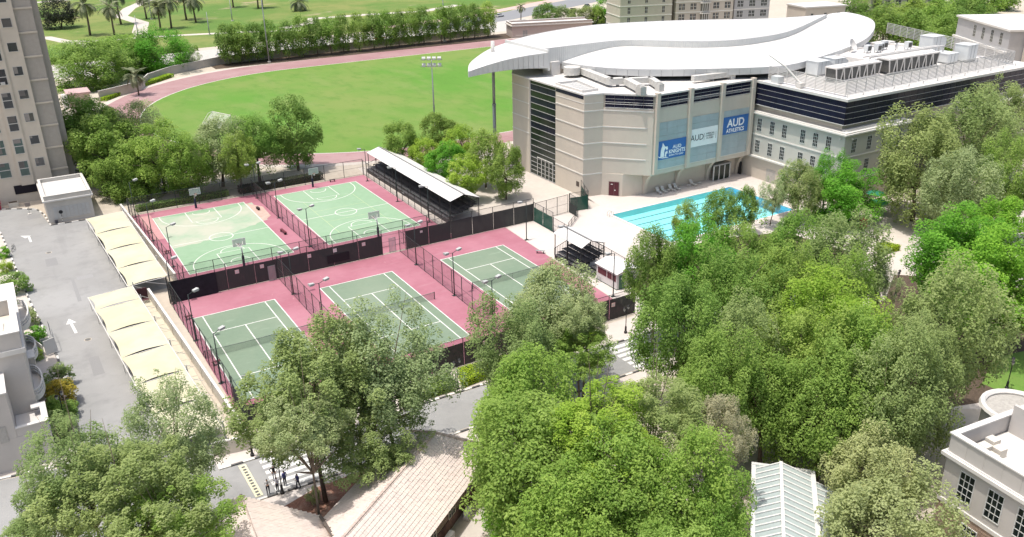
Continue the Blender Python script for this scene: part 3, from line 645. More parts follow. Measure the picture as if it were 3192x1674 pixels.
MB().box(x0+.62, x0+.98, y0-.04, y0-.031, 1.5, 1.75).build('door_notice', M_sign, cb)
t = thing('bike_rack', (33.7, -19.2, 0), 'small grey metal rack beside the white cabin', 'rack')
for k in range(3): MB().tube([(33.6+k*.15, -19.6+k*.4, .01), (33.6+k*.15, -19.6+k*.4, .7), (34.0+k*.15, -19.5+k*.4, .7), (34.0+k*.15, -19.5+k*.4, .01)], .03, 5).build('hoop', M_grey, t)
# ------------------------------------------------------------------ carports and boundary wall
M_can = mat('carport_fabric', (0.50, 0.47, 0.325), 0.8, 0.04, 0.5, 0.05, big=(0.25, (0.525, 0.505, 0.40), 0.7, 0.42, 0.62)); M_frame = mat('carport_frame_white', (0.62, 0.60, 0.56), .5, .06, 2)
def carport(label, ys, lx, rx, zf, zb):
    t = thing('carport', (lx(ys[0]), ys[-1], 0), label, 'carport', 'shade carports along the court wall')
    for y0, y1 in zip(ys, ys[1:]):
        n = 10; b = MB(); idx = {}
        for i in range(n+1):
            for j in range(n+1):
                u = i/n; v = j/n
                pin = 0.24*math.sin(math.pi*u)          # side edges pull in between their corners
                vv = v + (0.5-v)*2*pin/abs(y1-y0)*1.3
                y = y0+(y1-y0)*vv; x = lx(y)+(rx(y)-lx(y))*(u+(0.5-u)*0.06*math.sin(math.pi*v)*2*(0.5-u if u < .5 else .15)*2)
                z = zf+(zb-zf)*u + 0.07*math.sin(math.pi*u)*math.sin(math.pi*v) + 0.10*math.sin(math.pi*u)
                idx[i, j] = len(b.V); b.V.append(Vector((x, y, z)))
        for i in range(n):
            for j in range(n): b.F.append([idx[i, j], idx[i, j+1], idx[i+1, j+1], idx[i+1, j]])
        b.build('canopy', M_can, t, True)
    for y in ys:
        MB().tube([(lx(y), y, zf-.05), ((lx(y)+rx(y))/2, y, (zf+zb)/2+.02), (rx(y), y, zb-.05)], .05, 6).build('cross_beam', M_frame, t)
        MB().tube([(rx(y)+.25, y, 0), (rx(y)+.1, y, zb+.55)], .07, 6).build('post', mat('carport_post_grey', (.42, .43, .43), .5), t)
        MB().tube([(rx(y)+.2, y, 1.0), (lx(y)+(rx(y)-lx(y))*.45, y, zb-.2)], .04, 5).build('strut', M_frame, t)
        MB().tube([(lx(y)+.12, y, 0), (lx(y)+.05, y, zf)], .045, 6).build('front_post', M_frame, t)
    MB().tube([(lx(ys[0])-.02, ys[0], zf), (lx(ys[-1])-.02, ys[-1], zf)], .06, 6).build('front_rail', M_frame, t)
    MB().tube([(rx(ys[0]), ys[0], zb), (rx(ys[-1]), ys[-1], zb)], .06, 6).build('rear_rail', M_frame, t)
    for k in range(2*len(ys)-2):
        y = ys[0]+(ys[-1]-ys[0])*k/(2*len(ys)-3)
        MB().tube([(rx(y), y, zb), (rx(y)+1.15, y+.1, 1.65)], .03, 5).build('wall_tie', M_frame, t)
    return t
carport('far carport row of four cream fabric bays beside the basketball court', [43.6, 34.9, 26.3, 18.0, 10.7], lambda y: -24.4+(43.6-y)*.04, lambda y: -18.7+(43.6-y)*.025, 2.0, 2.25)
carport('near carport row of cream fabric bays beside the tennis court', [9.8, 5.0, -2.7, -10.3, -17.6, -24.7, -31.2], lambda y: -28.15+(9.8-y)*.052, lambda y: -22.6+(9.8-y)*.042, 2.0, 2.3)
M_wall = mat('rendered_wall_cream', (.60, .56, .49), .85, .06, 1.0, .1, big=(.35, (.50, .45, .38), .5, .5, .72))
def wall(name, label, path, h, th=.22, m=None, capm=None, cat='wall', panels=0):
    t = thing(name, (*path[0], 0), label, cat)
    for a, c in zip(path, path[1:]):
        a = Vector((*a, 0)); c = Vector((*c, 0)); L = (c-a).length; an = math.atan2(c.y-a.y, c.x-a.x)
        MB(a, an).box(0, L, -th/2, th/2, 0, h).build('wall_panel', m or M_wall, t)
        MB(a, an).box(-.03, L+.03, -th/2-.04, th/2+.04, h, h+.08).build('coping', capm or M_white, t)
        if panels:
            n = max(1, int(L/panels))
            for k in range(n+1): MB(a, an).box(L*k/n-.13, L*k/n+.13, -th/2-.05, th/2+.05, 0, h-.004).build('pier', m or M_wall, t)
    return t
wall('boundary_wall', 'white coped wall between the far carport and the basketball court', [(-18.25, 49.5), (-16.65, 12.6)], 1.65, panels=4)
wall('boundary_wall', 'white coped wall between the near carport and the tennis court', [(-20.75, 9.4), (-18.75, -33.0)], 1.55, panels=4)
wall('end_wall', 'cream wall closing the near end of the carport beside the pavement', [(-18.8, -33.0), (-22.3, -32.4)], 1.5)
t = thing('storage_recess', (-21.5, 10.5, 0), 'maroon recess with white posts between the two carport rows', 'recess')
MB().box(-22.3, -20.9, 10.0, 10.1, 0.02, 1.6).build('back_panel', mat('maroon_panel', (.10, .045, .05), .8), t); MB().box(-22.3, -20.9, 8.2, 10.0, .015, .05).build('floor', MATS['maroon_panel'], t); MB().box(-22.4, -22.25, 8.2, 10.1, .02, 1.6).build('side_panel', MATS['maroon_panel'], t)
# ------------------------------------------------------------------ utility building
M_util = mat('utility_render_grey', (.50, .47, .43), .85, .06, .8, .1, big=(.3, (.42, .39, .35), .5, .5, .7)); M_louv = mat('louvre_panel', (.50, .49, .47), .6, .05, 2)
M_roofw = mat('flat_roof_white', (.62, .605, .585), .75, .03, .8, big=[(.12, (.52, .49, .455), .65, .45, .7), (.6, (.55, .53, .50), .5, .5, .7)])
ub = thing('utility_building', (-26, 55, 0), 'small square utility building with white flat roof and louvred front beside the car park', 'building')
x0, x1, y0, y1 = -29.6, -22.5, 50.4, 61.8
MB().box(x0, x1, y0, y1, 0, 3.9).build('wall', M_util, ub)
MB().box(x0-.35, x1+.35, y0-.35, y1+.35, 3.9, 4.15).build('cornice', M_white, ub)
b = MB(); b.box(x0-.05, x1+.05, y0-.05, y0+.25, 4.15, 4.85); b.box(x0-.05, x1+.05, y1-.25, y1+.05, 4.15, 4.85); b.box(x0-.05, x0+.25, y0+.25, y1-.25, 4.15, 4.85); b.box(x1-.25, x1+.05, y0+.25, y1-.25, 4.15, 4.85); b.build('parapet', M_util, ub)
b = MB(); b.box(x0-.12, x1+.12, y0-.12, y0+.3, 4.85, 4.93); b.box(x0-.12, x1+.12, y1-.3, y1+.12, 4.85, 4.93); b.box(x0-.12, x0+.3, y0+.3, y1-.3, 4.85, 4.93); b.box(x1-.3, x1+.12, y0+.3, y1-.3, 4.85, 4.93); b.build('parapet_coping', M_white, ub)
MB().box(x0+.26, x1-.26, y0+.26, y1-.26, 4.16, 4.3).build('roof', M_roofw, ub)
for k in range(9):
    xa = x0+.95+k*.63; p_ = MB().box(xa, xa+.56, y0-.05, y0-.002, .75, 2.75).build('louvre_panel', M_louv, ub)
    b = MB()
    for j in range(12): b.box(xa+.04, xa+.52, y0-.075, y0-.051, .82+j*.16, .90+j*.16)
    b.build('slats', M_louv, p_)
MB().box(x0+.8, x1-.5, y0-.09, y0-.002, .62, .73).build('sill', M_util, ub)
MB().box(x0+.85, x0+1.3, y0-.6, y0-.15, .02, .6).build('meter_box', mat('meter_dark', (.05, .05, .06), .6), ub)
# street furniture on the car park
t = thing('round_sign', (-27.6, 49.6, 0), 'round road sign on a striped post in front of the louvred utility building', 'sign')
for k in range(6): MB().tube([(-27.6, 49.6, .25*k), (-27.6, 49.6, .25*k+.25)], .05, 6).build('post_band', KM[k % 2], t)
MB().tube([(-27.6, 49.55, 1.5), (-27.6, 49.55, 2.4)], .03, 6).build('pole', M_black, t); MB().tube([(-27.6, 49.50, 2.1), (-27.6, 49.53, 2.1)], .32, 14).build('disc', M_black, t)
t = thing('square_sign', (-32.1, 58.2, 0), 'square grey sign on a post standing in the car park', 'sign')
MB().tube([(-32.1, 58.2, 0), (-32.1, 58.2, 1.6)], .04, 6).build('pole', M_grey, t); MB().box(-32.5, -31.7, 58.15, 58.18, 1.4, 2.1).build('panel', mat('sign_taupe', (.26, .22, .20), .6), t); MB().box(-32.4, -31.8, 57.9, 58.5, .02, .12).build('foot', M_white, t)
t = thing('planter', (-34.3, 64.6, 0), 'cream planter box at the foot of the tower', 'planter'); MB().box(-35.0, -33.4, 64.2, 65.2, 0, .75).build('box', M_wall, t); MB().box(-34.9, -33.5, 64.3, 65.1, .75, .8).build('soil', M_soil_shade, t)
t = thing('red_bin', (-37.2, 64.5, 0), 'red container at the left edge against the tower', 'bin'); MB().box(-38.2, -36.2, 63.7, 65.0, .1, 1.1).build('body', mat('bin_red', (.32, .02, .05), .5), t); MB().prism([(-38.3, 63.6), (-36.1, 63.6), (-36.1, 65.1), (-38.3, 65.1)], 1.1, lambda a, c: 1.2+(c-63.6)*.12).build('lid', MATS['bin_red'], t)
# bicycle
bk = thing('bicycle', (-35.6, 40.2, 0), 'bicycle standing by the left kerb of the car park', 'bicycle', ang=1.2)
ORG[bk.name] = Vector((0, 0, 0))
for s in (-.52, .52):
    w = MB().tube([(s+.32*math.cos(a), 0, .34+.32*math.sin(a)) for a in [i*math.pi/8 for i in range(17)]], .025, 5, False).build('wheel', M_black, bk)
    sp = MB()
    for i in range(6): a = i*math.pi/3; sp.bar((s, 0, .34), (s+.31*math.cos(a), 0, .34+.31*math.sin(a)), .008)
    sp.build('spokes', M_grey, w)
b = MB()
for p, q in (((-.52, 0, .34), (-.15, 0, .30)), ((-.52, 0, .34), (-.2, 0, .8)), ((-.15, 0, .3), (-.22, 0, .88)), ((-.15, 0, .3), (.38, 0, .75)), ((-.2, 0, .8), (.36, 0, .85)), ((.36, 0, .95), (.52, 0, .34))): b.bar(p, q, .035)
b.build('frame', mat('bike_paint', (.05, .07, .08), .4), bk); MB().box(-.35, -.1, -.07, .07, .88, .93).build('saddle', M_black, bk); MB().tube([(.3, -.28, 1.0), (.38, 0, .98), (.3, .28, 1.0)], .018, 5).build('handlebar', M_black, bk)
# ------------------------------------------------------------------ residential tower
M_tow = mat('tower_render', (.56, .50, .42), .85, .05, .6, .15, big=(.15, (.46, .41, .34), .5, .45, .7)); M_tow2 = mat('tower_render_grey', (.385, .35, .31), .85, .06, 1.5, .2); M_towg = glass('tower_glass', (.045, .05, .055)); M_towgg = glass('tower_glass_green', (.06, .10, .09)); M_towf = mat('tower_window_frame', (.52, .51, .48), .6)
tw = thing('tower_block', (-40, 75, 0), 'tall beige residential tower with stacked windows at the left edge', 'building')
MB().box(-75, -27.05, 66.0, 95, 0, 75).build('wall', M_tow, tw)
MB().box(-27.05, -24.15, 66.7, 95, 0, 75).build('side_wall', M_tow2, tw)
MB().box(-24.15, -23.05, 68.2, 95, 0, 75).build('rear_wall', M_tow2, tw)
for k in range(17):
    z = 1.06+4.06*k
    MB().box(-27.05, -24.10, 66.5, 66.7, z-.15, z+.15).build('floor_band', M_tow, tw)
for xa, xb in ((-30.06, -29.86), (-32.4, -32.2)): MB().box(xa, xb, 65.88, 66.0, 3.5, 75).build('pilaster', M_tow, tw)
MB().box(-32.2, -30.06, 65.7, 66.0, 3.2, 75).build('bay', M_tow, tw)
for k in range(16):
    z = 6.3+4.06*k
    def win(xa, xb, za, zb, yy, gm, split=False):
        w = thing_part('window', tw)
        MB().box(xa, xb, yy-.012, yy+.05, za, zb).build('pane', gm, w)
        q_ = rnd.random()
        if q_ < .6: MB().box(xa+.03, xa+(xb-xa)*rnd.uniform(.25, .95), yy-.016, yy-.0125, zb-(zb-za)*rnd.uniform(.2, .95), zb-.03).build('blind', mat('window_blind_%d' % (q_*10), (.10+.3*q_, .095+.27*q_, .09+.25*q_), .8), w)
        if split and q_ > .55: MB().box(xa+.3, xa+1.0, yy-.5, yy-.05, za+.02, za+.5).build('air_conditioner', M_towf, w)
        b = MB(); b.box(xa-.06, xb+.06, yy-.04, yy+.02, zb, zb+.06); b.box(xa-.06, xa, yy-.04, yy+.02, za, zb); b.box(xb, xb+.06, yy-.04, yy+.02, za, zb); b.box(xa-.1, xb+.1, yy-.09, yy+.02, za-.08, za)
        if split: b.box(xa, xb, yy-.05, yy+.0, (za+zb)/2-.06, (za+zb)/2+.06)
        b.build('frame', M_towf, w)
    def thing_part(nm, par):
        o = bpy.data.objects.new(nm, None); col.objects.link(o); o.parent = par; ORG[o.name] = ORG[par.name]; return o
    win(-29.15, -27.75, z, z+1.45, 65.99, M_towg)
    win(-31.85, -30.45, z-1.3, z+1.3, 65.69, M_towgg if k < 2 else M_towg, True)
    win(-35.1, -33.35, z-1.3, z+1.3, 65.99, M_towgg if k < 3 else M_towg, True)
    if k > 1: win(-38.6, -37.0, z-1.3, z+1.3, 65.99, M_towg, True)
MB().box(-33.5, -29.9, 65.90, 65.97, 1.7, 3.3).build('ground_opening', mat('dark_opening', (.012, .010, .016), .8), tw)
# ------------------------------------------------------------------ villa at the left edge
M_vil = mat('villa_render', (.52, .485, .45), .85, .05, .7, .12, big=(.2, (.50, .47, .44), .5, .5, .7)); M_vfl = mat('villa_floor', (.60, .55, .46), .8, .05, 1)
vi = thing('villa', (-42, -15, 0), 'white villa with curved balconies and roof terraces at the left edge', 'building')
MB().box(-56, -36.0, -20, -2, 0, 10.0).build('wall', M_vil, vi)
MB().box(-56, -35.75, -20.25, -1.8, 10.0, 10.5).build('cornice', M_white, vi)
b = MB(); b.box(-56, -35.95, -20.05, -19.7, 10.5, 12.2); b.box(-36.35, -35.95, -19.7, -11, 10.5, 12.2); b.box(-56, -36.35, -11.4, -11.0, 10.5, 12.2); b.build('parapet', M_vil, vi)
b = MB(); b.box(-56, -35.85, -20.15, -19.6, 12.2, 12.3); b.box(-36.45, -35.85, -19.6, -10.9, 12.2, 12.3); b.box(-56, -36.45, -11.5, -10.9, 12.2, 12.3); b.build('parapet_coping', M_white, vi)
MB().box(-56, -36.36, -19.69, -11.41, 10.51, 10.6).build('roof_terrace', M_vfl, vi)
MB().box(-56, -35.35, -24.3, -20.01, 0, 3.4).build('lower_wing', M_vil, vi)
b = MB(); b.box(-38.15, -35.4, -24.25, -24.0, 3.4, 4.3); b.box(-35.75, -35.4, -24.0, -20.3, 3.4, 4.3); b.build('terrace_parapet', M_vil, vi)
b = MB(); b.box(-38.15, -35.3, -24.35, -23.95, 4.3, 4.4); b.box(-35.85, -35.3, -23.95, -20.3, 4.3, 4.4); b.box(-36.6, -35.85, -21.2, -20.3, 4.25, 4.4); b.build('terrace_coping', M_white, vi)
MB().box(-38.1, -35.8, -23.99, -20.02, 3.41, 3.47).build('terrace_floor', M_white, vi)
MB().box(-56, -38.16, -24.28, -20.02, 3.4, 8.2).build('upper_wing', M_vil, vi); MB().box(-56, -38.05, -24.4, -19.98, 8.2, 8.35).build('wing_coping', M_white, vi)
MB().box(-39.6, -38.9, -24.36, -24.29, 3.2, 4.9).build('window_recess', mat('villa_recess', (.42, .40, .37), .8), vi)
MB().box(-37.9, -37.5, -24.45, -24.31, 2.0, 2.2).build('wall_light', M_white, vi)
def balcony(yc, ry, rx, z0, z1, xw=-36.0):
    out = [(xw+rx*math.cos(R(a)), yc+ry*math.sin(R(a))) for a in range(-90, 91, 10)]
    s = MB().prism(out, z0-.25, z0).build('balcony', M_white, vi)
    inn = [(xw+(rx-.15)*math.cos(R(a)), yc+(ry-.15)*math.sin(R(a))) for a in range(-90, 91, 10)]
    b = MB()
    for zz, hh in ((z0, .35), (z0+.55, .12), (z0+.85, .15)):
        for i in range(len(out)-1):
            b.prism([out[i], out[i+1], inn[i+1], inn[i]], zz, zz+hh)
    b.build('balustrade_rail', M_white, s)
    for i in range(0, len(out), 2):
        p = out[i]; q = inn[i]; m_ = ((p[0]+q[0])/2, (p[1]+q[1])/2); MB().box(m_[0]-.05, m_[0]+.05, m_[1]-.05, m_[1]+.05, z0+.3, z0+.9).build('baluster', M_white, s)
balcony(-15.6, 3.0, 1.0, 4.0, 5); balcony(-4.6, 3.4, 1.1, 7.2, 8); balcony(-7.0, 2.4, 1.0, 4.0, 5)
MB().box(-36.0, -35.4, -12.4, -10.6, 0, 5.6).build('pier', M_vil, vi); MB().box(-36.05, -35.3, -12.5, -10.5, 5.6, 5.75).build('pier_cap', M_white, vi)
MB().box(-56, -36.6, -1.99, 4.5, 0, 7.0).build('rear_block', M_vil, vi); MB().box(-56, -36.3, -1.9, 4.7, 7.0, 7.25).build('rear_coping', M_white, vi)
t = thing('terrace_chair', (-37.4, -16.0, 10.6), 'pale curved chair standing on the villa roof terrace', 'chair'); ORG[t.name] = Vector((0, 0, 0))
MB().tube([(-.3, 0, 0), (-.35, 0, .5), (.1, 0, .45), (.3, 0, 1.1)], .07, 6).build('frame', M_white, t); MB().box(-.35, .15, -.3, .3, .45, .5).build('seat', M_white, t); MB().slab([(.1, -.3, .5), (.1, .3, .5), (.3, .3, 1.1), (.3, -.3, 1.1)], .04).build('backrest', M_white, t)
t = thing('folding_screen', (-34.4, -.8, 0), 'white folding screen panels beside the villa kerb', 'screen')
for p, q, h in (((-34.4, -.8), (-33.15, -.2), 2.0), ((-35.7, 3.2), (-34.6, -.4), 1.4)):
    a = Vector((*p, 0)); c = Vector((*q, 0)); an = math.atan2(c.y-a.y, c.x-a.x); MB(a, an).box(0, (c-a).length, -.04, .04, .1, h).build('panel', M_white, t)
for (p, q) in (((-33.15, -.2), (-33.2, 2.5)), ((-33.2, 2.5), (-33.4, 5.2))): MB().bar((*p, 1.9), (*q, 1.9), .05).build('rail', M_grey, t); MB().box(q[0]-.04, q[0]+.04, q[1]-.04, q[1]+.04, 0, 1.95).build('post', M_grey, t); MB().bar((*p, .3), (*q, .3), .05).build('rail', M_grey, t)
# ------------------------------------------------------------------ sports hall
M_gym = mat('hall_render_beige', (.575, .515, .44), .85, .04, .5, .12, big=[(.12, (.50, .455, .395), .5, .45, .7), (.5, (.52, .47, .41), .4, .5, .7, (1, 1, .15))])
M_band = mat('hall_moulding_white', (.66, .64, .60), .7, .04, 1.0)
M_tile = mat('facade_panel_bluegrey', (.36, .425, .45), .45, .10, .35, spec=.5)
M_dglass = glass('dark_glazing', (.014, .016, .034), .22, .22); M_gglass = glass('entrance_glazing', (.020, .030, .024), .15, .3)
M_trans = mat('transom_grey', (.42, .42, .42), .5)
M_mull = mat('mullion_white', (.62, .61, .59), .5)
M_roof = mat('metal_roof_white', (.66, .655, .64), .5, .02, .4, big=[(.05, (.61, .60, .59), .7, .4, .7), (.35, (.57, .56, .545), .35, .55, .75, (.4, 1.4, 1))]); M_fasc = mat('fascia_panel_silver', (.56, .565, .56), .45, .05, .6, metal=.15)
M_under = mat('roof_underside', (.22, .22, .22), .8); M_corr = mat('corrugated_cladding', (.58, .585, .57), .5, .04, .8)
M_galv = mat('duct_galvanised', (.52, .51, .48), .6, .12, 1.2, .1, big=(.7, (.40, .37, .33), .5, .52, .72))
gy = thing('sports_hall', (70, 10, 0), 'large beige sports hall with sweeping white curved roof beside the pool', 'building')
def part(n, par=None):
    o = bpy.data.objects.new(n, None); col.objects.link(o); o.parent = par or gy; ORG[o.name] = ORG[(par or gy).name]; return o
A, B1, D = (53.4, 12.1), (56.9, 11.3), (62.9, 4.95)
back = [(86.4, 46), (60, 46), (53.4, 36.0)]
low = [(53.4, 29.8), (53.9, 29.8), (53.9, 20.9), (53.4, 20.9), A, B1, (59.4, 8.4), (63.0, 7.4), (86.4, 7.4)]
top = [(53.4, 29.8), (53.9, 29.8), (53.9, 20.9), (53.4, 20.9), A, B1, D, (64, 5.0), (86.4, 5.0)]
inset = [(53.4, 29.8), (53.9, 29.8), (53.9, 20.9), (53.4, 20.9), A, (56.9, 11.3), (57.1, 11.4), (63.1, 5.25), (64, 5.25), (86.4, 5.25)]
MB().prism(low+back, 0, 4.1).build('ground_storey_wall', M_gym, gy)
MB().prism(top+back, 4.1, 15.85).build('wall', M_gym, gy)
MB().prism(inset+back, 15.85, 18.15).build('upper_wall', M_gym, gy)
MB().prism([(53.35, 36.1), (53.35, 12.05), (56.9, 11.2), (62.9, 4.85), (64, 4.85), (86.4, 4.85)]+back[:2], 18.15, 18.42).build('roof_deck', M_roofw, gy)
for z in (16.55, 13.6, 10.75, 7.9): MB().box(53.32, 53.4, 29.85, 36.0, z-.09, z+.09).build('moulding', M_band, gy)
an2 = math.atan2(B1[1]-A[1], B1[0]-A[0]); L2 = (Vector(B1)-Vector(A)).length; an3 = math.atan2(D[1]-B1[1], D[0]-B1[0]); L3 = (Vector(D)-Vector(B1)).length
for z in (15.45, 12.55, 9.7, 6.9, 4.12):
    MB().box(53.32, 53.4, 12.1, 20.85, z-.1, z+.1).build('moulding', M_band, gy)
    MB((*A, 0), an2).box(-.06, L2, -.08, 0, z-.1, z+.1).build('moulding', M_band, gy)
    if z > 5: MB((*B1, 0), an3).box(0, L3-1.0 if z < 15 else L3, -.08, 0, z-.1, z+.1).build('moulding', M_band, gy)
MB().box(53.36, 53.4, 12.3, 20.8, 16.74, 16.86).build('moulding', M_band, gy); MB((*A, 0), an2).box(-.03, L2, -.04, 0, 16.74, 16.86).build('moulding', M_band, gy)
MB().box(53.37, 53.40, 12.3, 20.8, 17.5, 18.12).build('parapet_glazing', M_dglass, gy)
# tall glazed slot on the left face
zs = [0.15, .95, 1.75, 2.55, 3.45]+[4.6+1.17*i for i in range(12)]+[18.1]
pn = {}
def pane(w, h, m, key):
    if key not in pn: pn[key] = MB().box(-.02, .02, -w/2, w/2, -h/2, h/2).mesh('glass_pane', m)
    return pn[key]
slot = part('glazed_slot')
MB().box(53.72, 53.74, 20.95, 29.75, .1, 18.12).build('glass_back', mat('slot_dark', (.008, .010, .009), .4), slot)
for i in range(len(zs)-1):
    h = zs[i+1]-zs[i]
    for c in range(3):
        if zs[i] < 3.4 and c != 2 and 0: continue
        yc = 20.95+8.8/3*(c+.5); piece('glass_pane', pane(2.88, h-.08, M_gglass if i < 9 else M_dglass if i % 2 else M_gglass, (round(h, 2), i < 9, i % 2)), slot, (53.64, yc, (zs[i]+zs[i+1])/2))
    MB().box(53.54, 53.66, 20.92, 29.78, zs[i]-.035, zs[i]+.035).build('transom', M_trans, slot)
MB().box(53.5, 53.68, 20.9, 21.0, .05, 18.15).build('mullion', M_mull, slot); MB().box(53.5, 53.68, 29.7, 29.8, .05, 18.15).build('mullion', M_mull, slot)
for y in (21.9, 23.2, 24.5, 25.8, 27.2): MB().box(53.46, 53.56, y-.06, y+.06, .05, 3.75).build('door_post', M_mull, slot)
MB().box(53.44, 53.56, 21.85, 27.25, 3.7, 3.85).build('door_head', M_mull, slot)
# glazing strip under the parapet
def glaze_run(o, an, L, z0, rows, ncol, m, par, dy=-.02, tr=True, bot=True):
    F = lambda: MB((*o, 0), an); st = part('glazing_strip', par); dz = rows; cw = L/ncol
    Z = z0
    for h in rows:
        me = MB().box(.03, cw-.03, -.02, .02, .03, h-.03).mesh('glass_pane', m)
        for c in range(ncol):
            p = F().w((c*cw, dy, Z)); piece('glass_pane', me, st, p, an)
        Z += h
        if tr: F().box(0, L, dy-.06, dy-.02, Z-.026, Z+.026).build('transom', M_trans, st)
    if bot: F().box(0, L, dy-.12, dy-.02, z0-.05, z0+.03).build('sill', M_mull, st)
    return st
glaze_run((57.15, 11.15), an3, 8.3, 15.95, [.65, .3, .55, .62], 5, M_dglass, gy)
PXS = [63.55, 71.0, 78.5, 86.0]
for i in range(3):
    xa, xb = PXS[i]+.38, PXS[i+1]-.38
    glaze_run((xa, 5.2), 0, xb-xa, 15.95, [.65, .3, .55, .62], 3, M_dglass, gy)
    # cladding panels
    cl = part('cladding'); cols = 3; rows = 7; cw = (xb-xa)/cols; rh = (13.4-5.05)/rows
    me = MB().box(.015, cw-.015, -.05, 0, .015, rh-.015).mesh('cladding_panel', M_tile)
    for r_ in range(rows):
        for c in range(cols): piece('cladding_panel', me, cl, (xa+c*cw, 4.98, 5.05+r_*rh))
    MB().box(xa, xb, 4.9, 5.0, 4.95, 5.05).build('drip_edge', M_band, cl)
for x in PXS:
    prof = [(7.5, 0.0), (7.05, 0), (6.95, 1.2), (6.75, 2.2), (6.35, 3.1), (5.7, 3.85), (5.0, 4.25), (4.45, 4.35), (4.45, 18.7), (5.3, 18.7), (5.3, 5.2), (7.5, 5.2)]
    b = MB(); n = len(prof); w = .36
    for s in (-w, w): b.V += [Vector((x+s, y, z)) for y, z in prof]
    b.F.append(list(range(n))); b.F.append(list(range(n, 2*n))[::-1])
    for i in range(n): j = (i+1) % n; b.F.append([i, i+n, j+n, j])
    b.build('pier', M_gym, gy)
# thin guard rails across the strip
for z in (16.6, 16.95): MB().tube([(56.9, 11.05, z), (62.8, 4.6, z), (86, 4.35, z+.1)], .025, 5).build('guard_rail', M_mull, gy)
# banners
M_blue = mat('banner_blue', (.045, .155, .43), .55, .04, .8); M_wban = mat('banner_white', (.82, .84, .85), .55, .03, .8); M_ink = mat('banner_ink', (.06, .07, .08), .6); M_bwhite = mat('banner_print_white', (.85, .87, .90), .6)
def text(par, s, x, z, size, m, y, bold=0.0, sx=1.0, name='lettering', align='CENTER', shear=0):
    cu = bpy.data.curves.new('lettering', 'FONT'); cu.body = s; cu.size = size; cu.align_x = align; cu.extrude = .006; cu.offset = bold; cu.shear = shear; cu.resolution_u = 3
    o = bpy.data.objects.new('tmp', cu); col.objects.link(o); bpy.context.view_layer.update()
    me = bpy.data.meshes.new_from_object(o.evaluated_get(bpy.context.evaluated_depsgraph_get())); bpy.data.objects.remove(o)
    me.materials.clear(); me.materials.append(m)
    ob = bpy.data.objects.new(name, me); col.objects.link(ob); ob.parent = par; ob.location = Vector((x, y, z))-ORG[par.name]; ob.rotation_euler = (R(90), 0, 0); ob.scale = (sx, 1, 1); ORG[ob.name] = ORG[par.name]
    return ob
def banner(name, label, xa, xb, za, zb, m):
    t = thing(name, ((xa+xb)/2, 4.85, za), label, 'banner', None)
    n = 8; b = MB()
    for i in range(n):
        x0 = xa+(xb-xa)*i/n; x1 = xa+(xb-xa)*(i+1)/n; b.box(x0, x1, 4.86-.008*math.sin(i*1.9), 4.90, za, zb)
    b.build('cloth', m, t); return t
t1 = banner('banner', 'blue banner with white helmet emblem and AUD KNIGHTS lettering on the left facade bay', 63.98, 70.55, 6.72, 10.05, M_blue)
text(t1, 'AUD', 68.5, 8.42, .85, M_bwhite, 4.835, .02, 1.1); text(t1, 'KNIGHTS', 68.55, 7.58, .98, M_bwhite, 4.835, .025, .92); text(t1, 'BORN TO LEAD', 68.4, 7.1, .42, M_bwhite, 4.835, .008, 1.1)
em = part('emblem', t1)
for pts in ([(64.75, 7.2), (65.6, 7.15), (65.62, 8.3), (65.95, 8.75), (66.1, 8.3), (66.4, 8.45), (66.35, 8.95), (65.75, 9.0), (65.2, 9.75), (65.1, 9.2), (64.85, 8.6)], [(65.75, 7.2), (66.1, 7.15), (66.1, 7.6), (66.4, 7.75), (66.3, 8.2), (65.85, 8.0)], [(64.1, 7.55), (64.5, 7.15), (65.3, 6.95), (66.7, 6.9), (66.2, 7.08), (65.2, 7.1), (64.6, 7.3)]):
    b = MB(); n = len(pts); b.V += [Vector((x, 4.835, z)) for x, z in pts]+[Vector((x, 4.856, z)) for x, z in pts]; b.F.append(list(range(n))); b.F.append(list(range(n, 2*n))[::-1])
    for i in range(n): b.F.append([i, i+n, (i+1) % n+n, (i+1) % n])
    b.build('emblem_shape', M_bwhite, em)
t2 = banner('banner', 'white banner with dark AUD wordmark on the middle facade bay', 71.45, 78.05, 7.87, 11.13, M_wban)
text(t2, 'AUD', 73.15, 9.0, 1.55, M_ink, 4.835, .0, .95); MB().box(74.78, 74.83, 4.835, 4.85, 8.8, 10.1).build('rule', M_ink, t2); MB().box(77.6, 77.65, 4.835, 4.85, 8.8, 10.1).build('rule', M_ink, t2)
for i, s in enumerate(('AMERICAN', 'UNIVERSITY', 'IN DUBAI')): text(t2, s, 76.2, 9.78-i*.42, .42, M_ink, 4.835, 0, .95)
t3 = banner('banner', 'blue banner with white AUD ATHLETICS lettering on the right facade bay', 79.1, 85.5, 9.02, 12.22, M_blue)
text(t3, 'AUD', 82.4, 10.35, 2.0, M_bwhite, 4.835, .05, 1.0); text(t3, 'ATHLETICS', 82.35, 9.3, 1.0, M_bwhite, 4.835, .03, .88)
